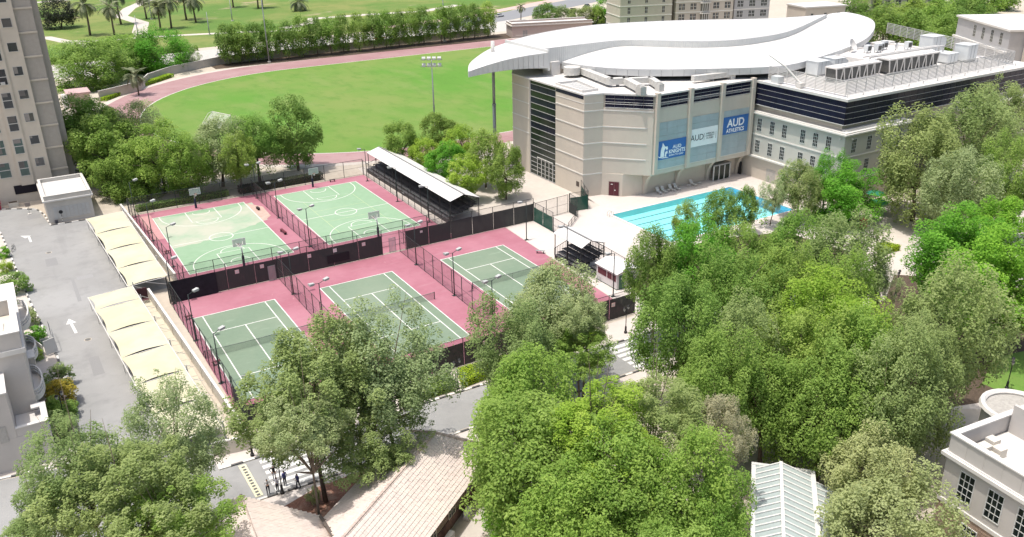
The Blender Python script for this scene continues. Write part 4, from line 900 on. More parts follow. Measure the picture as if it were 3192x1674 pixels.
# ground floor doors
an4 = math.atan2(8.4-11.3, 59.4-56.9)
dr = part('maroon_door'); F = lambda: MB((56.9, 11.3, 0), an4)
F().box(1.3, 3.3, -.05, 0, .02, 2.75).build('door_frame', mat('door_frame_beige', (.40, .34, .30), .7), dr); F().box(1.42, 2.33, -.09, -.05, .1, 2.62).build('door_leaf', mat('maroon_door_paint', (.095, .022, .032), .5), dr); F().box(2.37, 3.2, -.09, -.05, .1, 2.62).build('door_leaf', MATS['maroon_door_paint'], dr)
F().box(2.42, 2.62, -.11, -.09, 1.0, 1.2).build('door_sign', M_sign, dr); F().box(1.75, 2.1, -.11, -.09, 2.1, 2.25).build('door_sign', M_sign, dr)
en = part('entrance_porch')
MB().box(78.9, 83.2, 5.9, 7.4, 2.85, 3.1).build('canopy', M_grey, en)
for x in (79.0, 80.35, 81.7, 83.05): MB().box(x-.09, x+.09, 5.95, 6.13, .02, 2.85).build('post', M_mull, en)
for x in (79.09, 80.44, 81.79): MB().box(x+.02, x+1.13, 6.02, 6.06, .1, 2.8).build('door_pane', M_gglass, en)
MB().box(86.2, 86.44, 6.3, 7.2, .02, 2.5).build('side_door', mat('side_door_dark', (.03, .028, .03), .5), gy)
MB().box(53.36, 53.4, 13.2, 14.1, 1.6, 2.5).build('vent_grille', mat('vent_dark', (.09, .07, .06), .7), gy)
# ------------------------------------------------------------------ curved roof
def resample(pts, n):
    P = [Vector(p) for p in pts]; d = [0]
    for a, c in zip(P, P[1:]): d.append(d[-1]+(c-a).length)
    # Catmull-Rom then even spacing
    Q = []
    for i in range(len(P)-1):
        p0 = P[max(i-1, 0)]; p1 = P[i]; p2 = P[i+1]; p3 = P[min(i+2, len(P)-1)]
        for k in range(20):
            t = k/20; Q.append(.5*((2*p1)+(p2-p0)*t+(2*p0-5*p1+4*p2-p3)*t*t+(3*p1-p0-3*p2+p3)*t**3))
    Q.append(P[-1]); L = [0]
    for a, c in zip(Q, Q[1:]): L.append(L[-1]+(c-a).length)
    out = []; j = 0
    for i in range(n+1):
        s = L[-1]*i/n
        while j < len(L)-2 and L[j+1] < s: j += 1
        f = (s-L[j])/max(1e-9, L[j+1]-L[j]); out.append(Q[j].lerp(Q[j+1], f))
    return out
def loft(E0, E1, m, bulge, name, th, par, mt, mu):
    n = len(E0); b = MB(); idx = {}
    for i in range(n):
        for j in range(m+1):
            t = j/m; p = E0[i].lerp(E1[i], t); p = p+Vector((0, 0, bulge*4*t*(1-t)*min(1, 3*min(i, n-1-i)/n+.02))); idx[i, j] = len(b.V); b.V.append(p)
    k = len(b.V); b.V += [v-Vector((0, 0, th)) for v in b.V]
    for i in range(n-1):
        for j in range(m):
            f = [idx[i, j], idx[i+1, j], idx[i+1, j+1], idx[i, j+1]]; b.F.append(f); b.F.append([q+k for q in f][::-1])
    for i in range(n-1):
        for j in (0, m): b.F.append([idx[i, j], idx[i+1, j], idx[i+1, j]+k, idx[i, j]+k])
    for j in range(m):
        for i in (0, n-1): b.F.append([idx[i, j], idx[i, j+1], idx[i, j+1]+k, idx[i, j]+k])
    return b.build(name, mt, par, True)
N = 60
fe = resample([(61.0, 30.2, 20.5), (63.9, 21.2, 20.5), (69.4, 14.9, 20.5), (77.6, 9.4, 20.5), (88.4, 4.6, 20.4), (95.5, 4.2, 20.3), (108, 7.6, 20.2), (122.5, 12.6, 20.2), (133, 17.5, 20.3), (144, 24.5, 20.6), (152, 31.5, 20.9), (155.4, 38, 21.2), (155.6, 42.3, 21.4)], N)
sb = resample([(61.3, 30.6, 20.6), (66, 30.7, 21.4), (71, 30.6, 22.0), (75.5, 29.9, 22.2), (80.5, 24.8, 22.2), (85.6, 19.9, 22.2), (91, 17.3, 22.2), (97, 16.6, 22.2), (106, 18, 22.2), (115.3, 21.8, 22.2), (127, 28, 22.2), (139.7, 35.3, 22.0), (148, 41, 21.7), (155.5, 42.6, 21.42)], N)
leaf1 = loft(fe, sb, 8, .35, 'front_roof_leaf', .12, gy, M_roof, M_under)
def fascia(edge, h0, h1, par, step=1, off=0.0):
    n = len(edge)
    for i in range(0, n-1, step):
        a = edge[i]; c = edge[min(i+step, n-1)]; h = h0+(h1-h0)*i/n; h2 = h0+(h1-h0)*min(i+step, n-1)/n
        t = (c-a); t.z = 0; t.normalize(); nn = Vector((t.y, -t.x, 0))
        g_ = t*.02; b = MB(); P = [a+g_+nn*.08, c-g_+nn*.08]; 
        b.V = [P[0]+Vector((0, 0, .05)), P[1]+Vector((0, 0, .05)), P[1]-Vector((0, 0, h2)), P[0]-Vector((0, 0, h))]
        b.V += [v-nn*.07 for v in b.V]
        b.F = [[3, 2, 1, 0], [4, 5, 6, 7], [0, 1, 5, 4], [2, 3, 7, 6], [1, 2, 6, 5], [3, 0, 4, 7]]
        b.build('fascia_panel', M_fasc, par)
fascia(fe, 1.2, 1.15, leaf1)
# soffit under the front leaf, dark recess wall
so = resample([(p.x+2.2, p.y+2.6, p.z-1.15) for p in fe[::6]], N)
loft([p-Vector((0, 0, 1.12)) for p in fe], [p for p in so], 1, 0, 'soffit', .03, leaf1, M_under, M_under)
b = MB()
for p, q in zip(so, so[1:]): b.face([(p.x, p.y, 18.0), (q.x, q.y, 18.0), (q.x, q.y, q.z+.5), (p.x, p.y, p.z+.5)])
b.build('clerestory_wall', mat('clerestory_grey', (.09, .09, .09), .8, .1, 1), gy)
# rear leaf
su = resample([(57.0, 30.3, 23.4), (62, 30.4, 23.4), (68.5, 30.4, 23.4), (75.5, 29.8, 23.4), (80.5, 24.7, 23.4), (85.6, 19.8, 23.4), (91, 17.2, 23.4), (97, 16.5, 23.4), (106, 17.9, 23.3), (115.3, 21.7, 23.2), (127, 27.9, 23.0), (139.9, 35.0, 22.8)], N)
fa = resample([(57.2, 44.6, 22.9), (62, 47.8, 22.7), (70, 52.0, 22.6), (79, 54.4, 22.6), (87, 55.3, 22.6), (95, 53.8, 22.6), (104, 50.6, 22.6), (113, 45.9, 22.6), (122, 40.4, 22.6), (132, 36.8, 22.65), (140.5, 35.4, 22.7)], N)
leaf2 = loft(su, fa, 8, .45, 'rear_roof_leaf', .12, gy, M_roof, M_under)
lf = resample([(43.1, 34.6, 20.0), (46.2, 33.2, 21.0), (49.5, 31.6, 21.9), (52.8, 30.1, 22.5), (56.9, 28.6, 22.9)], 16)
lb_ = resample([(43.15, 34.75, 20.0), (45, 37.8, 20.6), (47.6, 40.2, 21.2), (52.3, 43.0, 22.1), (57.2, 44.6, 22.75)], 16)
leaf3 = loft(lf, lb_, 6, .25, 'left_roof_tip', .12, gy, M_roof, M_under)
fascia(lf, 1.0, 2.9, leaf3)
loft([p-Vector((0, 0, .98+1.85*i/16)) for i, p in enumerate(lf)], [p-Vector((0, 0, .6+1.2*i/16)) for i, p in enumerate(lb_)], 1, 0, 'tip_soffit', .03, leaf3, M_fasc, M_under)
# far edge fascia of the rear leaf
fascia(fa[::-1], .8, .8, leaf2, 2)
# corrugated step wall between the two leaves
b = MB(); path = resample([tuple(p) for p in su], 420)
bl = [Vector(p) for p in sb]
def lower_z(p):
    if p.x < 61.6: return 20.2
    j = min(range(len(bl)), key=lambda k: (bl[k].x-p.x)**2+(bl[k].y-p.y)**2); return bl[j].z-.1
for i, (p, q) in enumerate(zip(path, path[1:])):
    t = (q-p).normalized(); nn = Vector((t.y, -t.x, 0))*.05
    o0 = nn if i % 2 else nn*0; o1 = nn if (i+1) % 2 else nn*0
    b.face([(*(p+o0).xy, lower_z(p)), (*(q+o1).xy, lower_z(q)), (*(q+o1).xy, q.z-.02), (*(p+o0).xy, p.z-.02)])
b.build('corrugated_step', M_corr, gy)
MB().box(56.9, 57.3, 28.7, 44.4, 19.6, 23.35).build('step_end_wall', M_corr, gy)
# hall volume under the roof
MB().prism([(60, 31.5), (66, 26), (74, 19), (86.5, 12), (100, 9.5), (136, 24), (136, 34), (112, 40), (100, 46), (86, 50), (70, 47), (60, 41)], 0, 20.0).build('hall_volume', M_gym, gy)
MB().prism([(86.5, 7.0), (100, 6), (139, 22), (139, 34), (100, 46), (86.4, 46)], 0, 18.0).build('rear_volume', M_gym, gy)
# column through the roof tip
c_ = part('roof_column'); MB().tube([(51.3, 39.6, 0), (51.3, 39.6, 12)], .34, 10).build('shaft', M_grey, c_, True); MB().tube([(51.3, 39.6, 12), (51.3, 39.6, 22.0)], .29, 10).build('shaft', M_grey, c_, True); MB().tube([(51.3, 39.6, 11.8), (51.3, 39.6, 12.1)], .42, 10).build('collar', M_grey, c_); MB().tube([(51.3, 39.6, 21.0), (51.3, 39.6, 24.2)], .36, 10).build('stub', M_white, c_, True)
# ducts and roof clutter on the front deck
def duct(label, pts, w, h, z):
    t = thing('air_duct', (*pts[0], z), label, 'duct', 'ducts on the hall roof')
    for i, (p, q) in enumerate(zip(pts, pts[1:])):
        MB().bar((*p, z+h/2+.45), (*q, z+h/2+.45), w, h).build('duct_run', M_galv, t)
        p_ = Vector(q); MB().tube([(q[0], q[1], z+.45), (q[0], q[1], z+h+.45)], w/2, 12).build('duct_elbow', M_galv, t)
        MB().box((p[0]+q[0])/2-.06, (p[0]+q[0])/2+.06, (p[1]+q[1])/2-.4, (p[1]+q[1])/2+.4, z, z+.46).build('support', M_grey, t)
    q = pts[-1]; MB().box(q[0]-w/2, q[0]+w/2, q[1]-w*.6, q[1]+w/2, z, z+h+.3).build('drop', M_galv, t)
    return t
duct('long rusty white air duct with two bends on the hall roof above the corner', [(62.6, 25.6), (60.7, 14.6), (63.4, 13.6), (61.2, 6.6)], 1.25, 1.1, 18.42)
duct('shorter curved white air duct beside the long duct on the hall roof', [(64.0, 13.3), (67.6, 11.8), (65.6, 7.0)], 1.1, 1.0, 18.42)
duct('air duct emerging under the roof edge above the right facade bay', [(74.6, 8.6), (83.0, 7.6)], 1.0, .9, 18.42)
t = thing('plant_box', (59.5, 31.5, 18.4), 'white plant cabinet with rounded duct under the roof step', 'plant unit'); MB().box(58.2, 60.2, 29.5, 32.5, 18.42, 20.9).build('cabinet', M_white, t); MB().prism(arc(60.6, 26.2, 1.6, 0, 360, 16)[:-1], 18.9, 20.3).build('curved_duct', M_galv, t)
sw = part('roof_light_well'); P4 = [(54.0, 13.4), (57.2, 13.4), (58.6, 21.6), (54.0, 21.8)]
for i in range(4): a = Vector((*P4[i], 18.42)); c = Vector((*P4[(i+1) % 4], 18.42)); MB().bar(tuple(a+Vector((0, 0, .2))), tuple(c+Vector((0, 0, .2))), .25, .45).build('upstand', M_white, sw)
MB().prism([(54.2, 13.6), (57.0, 13.6), (58.3, 21.4), (54.2, 21.6)], 18.43, 18.5).build('well_floor', mat('well_floor_grey', (.42, .42, .41), .8), sw)
for q in range(5): MB().tube([(54.2+q*.4, 14.5+q*1.3, 18.6), (56.8, 14.3+q*1.5, 18.9)], .04, 5).build('pipe', M_white, sw)
# ------------------------------------------------------------------ right wing
MB().prism([(87.0, 7.0), (87.0, -15.7), (103.3, -15.7), (103.3, -14.2), (117.4, -14.2), (117.4, -16.6), (142, -16.6), (142, 20), (100, 7)], 0, 12.4).build('wing_wall', M_gym, gy)
M_wing = mat('wing_render_greygreen', (.52, .50, .45), .85, .04, .5, .1, big=(.1, (.43, .43, .41), .5, .45, .7))
MB().box(86.94, 87.0, -15.76, 5.0, 4.3, 12.4).build('wing_face', M_wing, gy); MB().box(87.0, 103.3, -15.78, -15.7, 4.3, 12.4).build('wing_face', M_wing, gy)
def ring(z0, z1, o, nm, m=M_band):
    b = MB(); b.box(86.94-o, 86.94, -15.76-o, 5.0, z0, z1); b.box(86.94, 103.3+o*.5, -15.78-o, -15.78, z0, z1); b.build(nm, m, gy)
ring(4.05, 4.35, .45, 'string_course'); ring(8.2, 8.42, .12, 'string_course'); ring(12.2, 12.45, .55, 'cornice'); 
MB().prism([(86.6, 7.0), (86.6, -16.1), (103.6, -16.1), (103.6, -14.0), (117.2, -14.0), (117.2, -17.0), (142, -17.0), (142, 18), (100, 7)], 12.45, 12.7).build('ledge', M_band, gy)
MB().box(87.3, 102.7, -15.4, -14.6, 12.7, 13.0).build('kerb_moulding', M_band, gy)
MB().prism([(87.6, 7.0), (87.6, -14.3), (142, -14.3), (142, 18), (100, 7)], 12.7, 13.75).build('recess_wall', M_gym, gy)
MB().prism([(87.0, 7.0), (87.0, -15.1), (142, -15.1), (142, 20), (100, 8)], 13.75, 17.75).build('glazed_storey_core', mat('core_dark', (.02, .02, .03), .6), gy)
glaze_run((86.93, 4.6), -math.pi/2, 19.75, 13.85, [.98]*4, 12, M_dglass, gy, dy=-.03)
glaze_run((86.9, -15.17), 0, 55.0, 13.85, [.98]*4, 30, M_dglass, gy, dy=-.03)
glaze_run((103.35, -14.25), 0, 14.0, .4, [1.4]*8, 7, M_dglass, gy, dy=-.03)
MB().prism([(86.7, 6.8), (86.7, -15.4), (142.3, -15.4), (142.3, 20), (139, 22), (100, 8)], 17.78, 18.05).build('flat_roof', M_roofw, gy)
b = MB(); b.box(86.7, 87.3, -15.4, 4.6, 18.05, 18.2); b.box(87.3, 142.3, -15.4, -14.8, 18.05, 18.2); b.build('roof_kerb', M_white, gy)
M_wfr = mat('window_frame_white', (.56, .57, .55), .5); M_wgl = glass('window_glass_dark', (.012, .018, .018), .05)
def grid_window(o, an, w, h, z, nc, nr, par, m=M_wgl, deep=.03, panes=False, fm=None):
    fm = fm or M_wfr; F = lambda: MB((*o, 0), an); wd = part('window', par)
    bw = .05
    b = F(); b.box(-w/2-.07, w/2+.07, -deep-.03, 0, z-.07, z); b.box(-w/2-.07, w/2+.07, -deep-.03, 0, z+h, z+h+.07); b.box(-w/2-.07, -w/2, -deep-.03, 0, z, z+h); b.box(w/2, w/2+.07, -deep-.03, 0, z, z+h)
    for i in range(1, nc): b.box(-w/2+w*i/nc-bw/2, -w/2+w*i/nc+bw/2, -deep-.02, 0, z, z+h)
    for i in range(1, nr): b.box(-w/2, w/2, -deep-.015, -.001, z+h*i/nr-bw/2, z+h*i/nr+bw/2)
    b.build('frame', fm, wd)
    if not panes: F().box(-w/2, w/2, -.012, -.002, z, z+h).build('pane', m, wd)
    else:
        me = MB().box(-w/nc/2+.02, w/nc/2-.02, -.014, -.002, -h/nr/2+.02, h/nr/2-.02).mesh('pane', m)
        for i in range(nc):
            for j in range(nr): piece('pane', me, wd, F().w((-w/2+w*(i+.5)/nc, 0, z+h*(j+.5)/nr)), an)
    return wd
for y in (3.3, .2, -2.7, -6.9, -9.7, -12.5):
    grid_window((86.94, y), -math.pi/2, 1.0, 2.3, 9.05, 3, 4, gy); grid_window((86.94, y+.05), -math.pi/2, 1.0, 2.3, 5.0, 3, 4, gy)
for x in (89.3, 93.2, 97.2, 101.0):
    grid_window((x, -15.78), 0, 1.05, 2.3, 9.0, 3, 4, gy); grid_window((x, -15.78), 0, 1.05, 2.3, 5.0, 3, 4, gy)
MB().box(86.97, 87.0, -1.6, .6, .02, 2.5).build('service_doors', mat('service_door', (.42, .40, .37), .6), gy)
for y in (-14.9, -16.4): MB().tube([(86.9 if y > -15.5 else 88.4, y if y > -15.5 else -15.9, 11.5), (86.6 if y > -15.5 else 88.4, y if y > -15.5 else -16.2, 11.5)], .16, 8).build('camera_dome', M_white, gy)
# ------------------------------------------------------------------ plant on the wing roof
M_slat = mat('screen_slat_grey', (.46, .45, .43), .6, .05, 1)
def louvre(label, p, q, n, z0=18.25, z1=20.7, slats=10):
    p = Vector((*p, 0)); q = Vector((*q, 0)); L = (q-p).length; an = math.atan2(q.y-p.y, q.x-p.x); t = thing('plant_screen', (p.x, p.y, z0), label, 'screen')
    pm = MB().box(-.05, .05, -.05, .05, 0, z1-z0).mesh('post', M_mull)
    for k in range(n+1): piece('post', pm, t, p.lerp(q, k/n)+Vector((0, 0, z0)))
    for k in range(slats): z = z0+.25+(z1-z0-.3)*k/(slats-1); MB(p, an).box(0, L, -.04, .04, z-.07, z+.07).build('slat', M_slat, t)
    return t
louvre('white slatted screen along the left side of the plant roof', (88.6, 3.8), (88.6, -13.2), 8)
louvre('long white slatted screen along the near side of the plant roof', (88.7, -13.3), (137.5, -12.6), 20)
louvre('white slatted screen along the far side of the plant roof', (137.6, -12.4), (152, 27), 16, slats=8)
def handrail(p, q):
    t = thing('roof_pipe', (*p, 18.2), 'low pipe rail along the roof edge outside the long slatted screen', 'rail'); MB().tube([(*p, 18.55), (*q, 18.55)], .09, 6).build('rail', M_mull, t)
    for k in range(13): w = Vector(p).lerp(Vector(q), k/12); MB().box(w.x-.05, w.x+.05, w.y-.05, w.y+.05, 18.05, 18.55).build('stanchion', M_mull, t)
handrail((88.2, -14.0), (137, -13.5))
M_ahu = mat('ahu_panel', (.60, .62, .62), .5, .05, .8, metal=.1); M_coil = mat('coil_dark', (.09, .09, .085), .7, .2, 3)
def ahu(label, x, y, w, d, h, hood=1):
    t = thing('air_handler', (x, y, 18.05), label, 'plant unit', 'air handlers on the plant roof')
    MB().box(x, x+w, y, y+d, 18.35, 18.35+h).build('casing', M_ahu, t); MB().box(x-.08, x+w+.08, y-.08, y+d+.08, 18.35+h, 18.45+h).build('lid', M_ahu, t); MB().box(x+.1, x+w-.1, y+.1, y+d-.1, 18.05, 18.35).build('plinth', M_grey, t)
    for k in (.33, .66): MB().box(x+w*k-.03, x+w*k+.03, y-.03, y-.002, 18.35, 18.35+h).build('panel_joint', M_grey, t)
    if hood:
        MB().prism([(x+w, y+.2), (x+w+1.1, y+.2), (x+w+1.1, y+d*.7), (x+w, y+d*.7)], lambda a, c: 18.35+h*.45-(a-x-w)*.25, lambda a, c: 18.35+h*.95-(a-x-w)*.45).build('intake_hood', M_ahu, t); MB().box(x+w+.3, x+w+1.0, y+.3, y+.33, 18.2+h*.35, 18.2+h*.5).build('hood_grille', M_coil, t)
    return t
ahu('pair of air handlers: the left white cabinet with curved hood beside the roof edge', 98.4, 1.2, 3.2, 2.8, 2.3); ahu('white air handler right of its twin in front of the penthouse', 103.4, 1.6, 3.0, 2.8, 2.3)
ahu('tall white air handler at the far right of the plant roof behind the penthouse', 135.6, 3.6, 3.6, 3.2, 3.2); ahu('white air handler at the right end of the plant roof near the long screen', 132.6, -6.2, 3.0, 3.0, 3.0, 0)
ahu('low white duct cabinet beside the steel frame on the plant roof', 128.2, -5.0, 3.2, 3.4, 1.6, 0)
def chiller(label, x, y, L, d=2.4, h=2.4):
    t = thing('chiller', (x, y, 18.05), label, 'chiller', 'chillers on the plant roof'); n = round(L/2.1)
    for k in range(n):
        x0 = x+L*k/n; x1 = x+L*(k+1)/n; xm = (x0+x1)/2
        b = MB(); b.prism([(x0+.25, y+.06), (x1-.25, y+.06), (x1-.25, y+d-.06), (x0+.25, y+d-.06)], 18.5, 18.3+h-.25); b.build('coil', M_coil, t)
        for yy in (y, y+d):
            for sx in (-1, 1): MB().bar((xm+sx*(L/n/2-.1), yy, 18.3+h-.2), (xm+sx*.55, yy, 18.35), .16).build('coil_strut', M_white, t)
        MB().box(x0+.03, x1-.03, y-.08, y+d+.08, 18.3+h-.25, 18.3+h).build('top_panel', M_white, t)
        MB().tube([(xm, y+d/2, 18.3+h), (xm, y+d/2, 18.3+h+.12)], .75, 14).build('fan_ring', M_ahu, t)
    b = MB(); b.box(x, x+L, y-.05, y+.1, 18.1, 18.35); b.box(x, x+L, y+d-.1, y+d+.05, 18.1, 18.35); b.build('base_rail', M_white, t)
chiller('left white chiller with dark coils behind the long slatted screen', 96.3, -4.6, 12.4); chiller('right white chiller with dark coils behind the long slatted screen', 110.0, -5.2, 15.0, 2.4, 2.6)
ph = thing('roof_penthouse', (122, 6, 18.05), 'low walled penthouse on the plant roof carrying dishes and small units', 'penthouse')
MB().box(112, 132.5, 1.0, 11.6, 18.05, 19.3).build('wall', M_white, ph)
b = MB(); b.box(112, 132.5, 1.0, 1.3, 19.3, 19.75); b.box(112, 132.5, 11.3, 11.6, 19.3, 19.75); b.box(112, 112.3, 1.3, 11.3, 19.3, 19.75); b.box(132.2, 132.5, 1.3, 11.3, 19.3, 19.75); b.build('parapet', M_white, ph)
MB().box(112.3, 132.2, 1.3, 11.3, 19.31, 19.4).build('roof', M_roofw, ph)
fr_ = thing('steel_frame', (120, -2, 18.05), 'white steel gantry frame above the chillers', 'frame')
for x in (108, 128.6, 130.0): MB().box(x-.12, x+.12, -2.6, -2.36, 18.05, 21.0).build('post', M_white, fr_)
MB().box(107.8, 130.2, -2.62, -2.34, 21.0, 21.3).build('beam', M_white, fr_); MB().box(107.8, 130.2, -1.2, -.9, 20.9, 21.1).build('beam', M_white, fr_)
for i, (x, y, s) in enumerate(((118.5, 10.2, 1.3), (124.5, 4.2, .8), (127.5, 6.2, .75))):
    t = thing('satellite_dish', (x, y, 19.4), ('large', 'small', 'smaller')[i]+' white satellite dish on the penthouse '+('by the curved roof', 'front', 'among the condenser units')[i], 'dish'); n = 14; b = MB()
    ax = Vector((.25, -.85, .5)).normalized(); u_ = ax.orthogonal().normalized(); v_ = ax.cross(u_); c0 = Vector((x, y, 19.4+s))
    rings = []
    for r_ in (0.02, .35, .7, 1.0): rings.append([c0+(u_*math.cos(2*math.pi*k/n)+v_*math.sin(2*math.pi*k/n))*s*r_+ax*(.35*s*r_*r_) for k in range(n)])
    for rr in rings: b.V += rr
    for i2 in range(3):
        for k in range(n): b.F.append([i2*n+k, i2*n+(k+1) % n, (i2+1)*n+(k+1) % n, (i2+1)*n+k])
    b.build('reflector', M_white, t, True); MB().tube([(x, y+.2, 19.4), (x, y+.1, 19.4+s)], .06, 6).build('mast', M_grey, t)
for i, (x, y) in enumerate(((119.5, 7.0), (121.6, 6.2), (123.6, 7.2), (125.6, 7.8), (129.5, 5.0))):
    t = thing('condenser_unit', (x, y, 19.4), f'{ords[i]} grey condenser unit from the left among the units on the penthouse roof', 'plant unit', 'condensers on the penthouse')
    MB().box(x, x+1.3, y, y+1.0, 19.8, 21.0+.2*(i % 2)).build('casing', M_ahu, t); MB().box(x+.15, x+1.15, y-.03, y-.002, 19.95, 20.8).build('grille', M_coil, t)
    for a_, b_ in ((.1, .1), (1.1, .1), (.1, .8), (1.1, .8)): MB().box(x+a_, x+a_+.1, y+b_, y+b_+.1, 19.4, 19.8).build('leg', M_grey, t)
t = thing('davit_crane', (88.0, -4.0, 18.05), 'white davit crane leaning over the left edge of the plant roof', 'crane')
MB().box(87.5, 88.5, -4.6, -3.6, 18.2, 19.0).build('base', M_white, t); MB().tube([(88.0, -4.1, 18.9), (86.6, -1.6, 21.6), (84.8, 0.6, 23.4)], [.2, .16, .1], 8).build('jib', M_white, t); MB().tube([(84.8, .6, 23.4), (83.6, 1.2, 23.3)], .06, 6).build('hook_arm', M_white, t); MB().box(87.2, 88.6, .2, 1.9, 18.2, 19.4).build('winch_box', M_ahu, t)
b = thing('roof_skylight', (134, 12, 18.05), 'row of low white roof upstands behind the penthouse', 'skylight'); 
for k in range(3): MB().box(134+k*.8, 139+k*1.1, 8.5+k*4, 10.8+k*4, 18.0, 18.7).build('upstand', M_white, b)
# ------------------------------------------------------------------ clay-tiled building in the foreground
M_clay = mat('clay_tile_pale', (.60, .515, .47), .85, .12, 2.2, .15, big=[(.5, (.63, .56, .50), .7, .45, .65), (1.5, (.53, .43, .385), .5, .55, .7)])
M_cwall = mat('clay_house_wall', (.30, .215, .165), .85, .1, 1.0, .15); M_cbase = mat('clay_house_brick', (.20, .115, .095), .9, .3, 2.5, .3)
ch = thing('tiled_building', (-10, -54, 0), 'low building with pale clay tiled hip roofs in the foreground', 'building')
UA = math.atan2(.585, .81); u2 = Vector((math.cos(UA), math.sin(UA))); n2 = Vector((-u2.y, u2.x))
def T2(t, s): p = u2*t+n2*s; return (p.x, p.y)
T0, T1 = -66.0, -29.5; SL, SR, SM, ZE, ZR = -30.9, -40.1, -35.6, 3.0, 5.6
MB().prism([T2(T0, SR+.7), T2(T1-.6, SR+.7), T2(T1-.6, SL-.7), T2(T0, SL-.7)], 0, 3.0).build('wall', M_cwall, ch)
MB().prism([T2(T0, SR+.62), T2(T1-.5, SR+.62), T2(T1-.5, SL-.62), T2(T0, SL-.62)], 0, 1.1).build('plinth', M_cbase, ch)
tiles_all = []
def slope(A, B, C, D_, par):
    """deck plus tile courses: A-B eave, D-C ridge"""
    A, B, C, D_ = map(Vector, (A, B, C, D_))
    MB().slab([tuple(A-Vector((0, 0, .06))), tuple(B-Vector((0, 0, .06))), tuple(C-Vector((0, 0, .06))), tuple(D_-Vector((0, 0, .06)))], .12).build('roof_deck', M_cwall, par)
    e = (B-A).normalized(); nrm = (B-A).cross(D_-A).normalized()
    if nrm.z < 0: nrm = -nrm
    up = nrm.cross(e) if nrm.cross(e).z > 0 else -(nrm.cross(e)); H = (D_-A).dot(up); rows = int(H/.36)
    for r_ in range(rows+1):
        v = r_*.36; f = v/H
        if f > 1: break
        a0 = (A+(D_-A)*f-A).dot(e); a1 = (B+(C-B)*f-A).dot(e); n = int((a1-a0)/.32)
        for k in range(max(0, n)): tiles_all.append((A+e*(a0+(k+.5)*.32)+up*v, e, up, nrm))
P = lambda t, s, z: (*T2(t, s), z)
rf1 = part('main_roof', ch)
slope(P(T0, SR, ZE), P(T1, SR, ZE), P(T1-3.2, SM, ZR), P(T0, SM, ZR), rf1)
slope(P(T1-.6, SL, ZE), P(-44.0, SL, ZE), P(-48.6, SM, ZR), P(T1-3.2, SM, ZR), rf1)
slope(P(T1, SR, ZE), P(T1-.6, SL, ZE), P(T1-3.2, SM-.02, ZR), P(T1-3.2, SM+.02, ZR), rf1)
ap = (-22.95, -47.4, 5.55); apb = (-23.7, -58, 5.55)
slope((-17.5, -50.1, ZE), (-17.9, -60, ZE), (-23.7, -58.6, 5.55), ap, rf1)
slope((-27.9, -60, ZE), (-27.3, -45.0, ZE), ap, apb, rf1)
MB().prism([(-26.7, -45.9), (-22.95, -47.6), (-18.2, -50.2), (-18.6, -62), (-27.2, -62)], 0, 3.0).build('wing_wall', M_cwall, ch)
MB().face([(-27.2, -45.1, 3.0), (-17.6, -50.05, 3.0), (-22.95, -47.45, 5.5)]).build('gable', M_cwall, ch)
tm = MB(); nn = 4
for y_, z_ in ((0.0, .075), (.40, .03)):
    for i in range(nn+1): a = math.pi*i/nn; tm.V.append(Vector((-.158*math.cos(a), y_, z_+.022*math.sin(a))))
for i in range(nn+1): a = math.pi*i/nn; tm.V.append(Vector((-.158*math.cos(a), 0, .0+.012*math.sin(a))))
for i in range(nn): tm.F.append([i, i+1, nn+1+i+1, nn+1+i]); tm.F.append([i+1, i, 2*nn+2+i, 2*nn+2+i+1])
tile_me = tm.mesh('roof_tile', M_clay)
tiles_all.sort(key=lambda q: (q[0]-_C).length)
cx_ = math.tan(math.atan(1596/2700)+.02)
def vis(p):
    d = _M.transposed() @ (p-_C)
    return d.z < 0 and abs(d.x/-d.z) < 1600/2700 and abs(d.y/-d.z) < 840/2700
seen = [q for q in tiles_all if vis(q[0])]; near = seen[:300]; nid = set(map(id, near))
for p, e, up, nrm in near:
    o = bpy.data.objects.new('roof_tile', tile_me); col.objects.link(o); o.parent = rf1
    m3 = Matrix((e, up, nrm)).transposed().to_4x4(); o.matrix_local = Matrix.Translation(p-ORG[ch.name]) @ m3; ORG[o.name] = ORG[ch.name]
rest = MB()
for q in tiles_all:
    if id(q) in nid: continue
    p, e, up, nrm = q; jz = rnd.uniform(-.008, .012); k = len(rest.V); rest.V += [p+e*v.x+up*v.y+nrm*(v.z+jz) for v in tm.V]; rest.F += [[i+k for i in f] for f in tm.F]
rest.build('roof_tiles', M_clay, rf1, kind='stuff')
def ridge(p, q):
    p = Vector(p); q = Vector(q); n = max(1, int((q-p).length/.45))
    b = MB()
    for k in range(n): a = p.lerp(q, k/n); c = p.lerp(q, (k+.98)/n); b.tube([tuple(a), tuple(c)], [.15, .13], 7)
    b.build('ridge_tiles', mat('ridge_clay', (.52, .42, .37), .85, .2, 3), rf1, kind='stuff')
ridge(P(T0, SM, ZR+.05), P(T1-3.2, SM, ZR+.05)); ridge(ap, apb); ridge(P(T1, SR, ZE+.08), P(T1-3.2, SM, ZR+.08)); ridge(P(T1-.6, SL, ZE+.08), P(T1-3.2, SM, ZR+.08))
MB().bar((-17.5, -50.1, 3.05), (-18.2, -56.5, 5.3), .25, .06).build('valley_gutter', mat('valley_dark', (.12, .10, .09), .8), rf1)
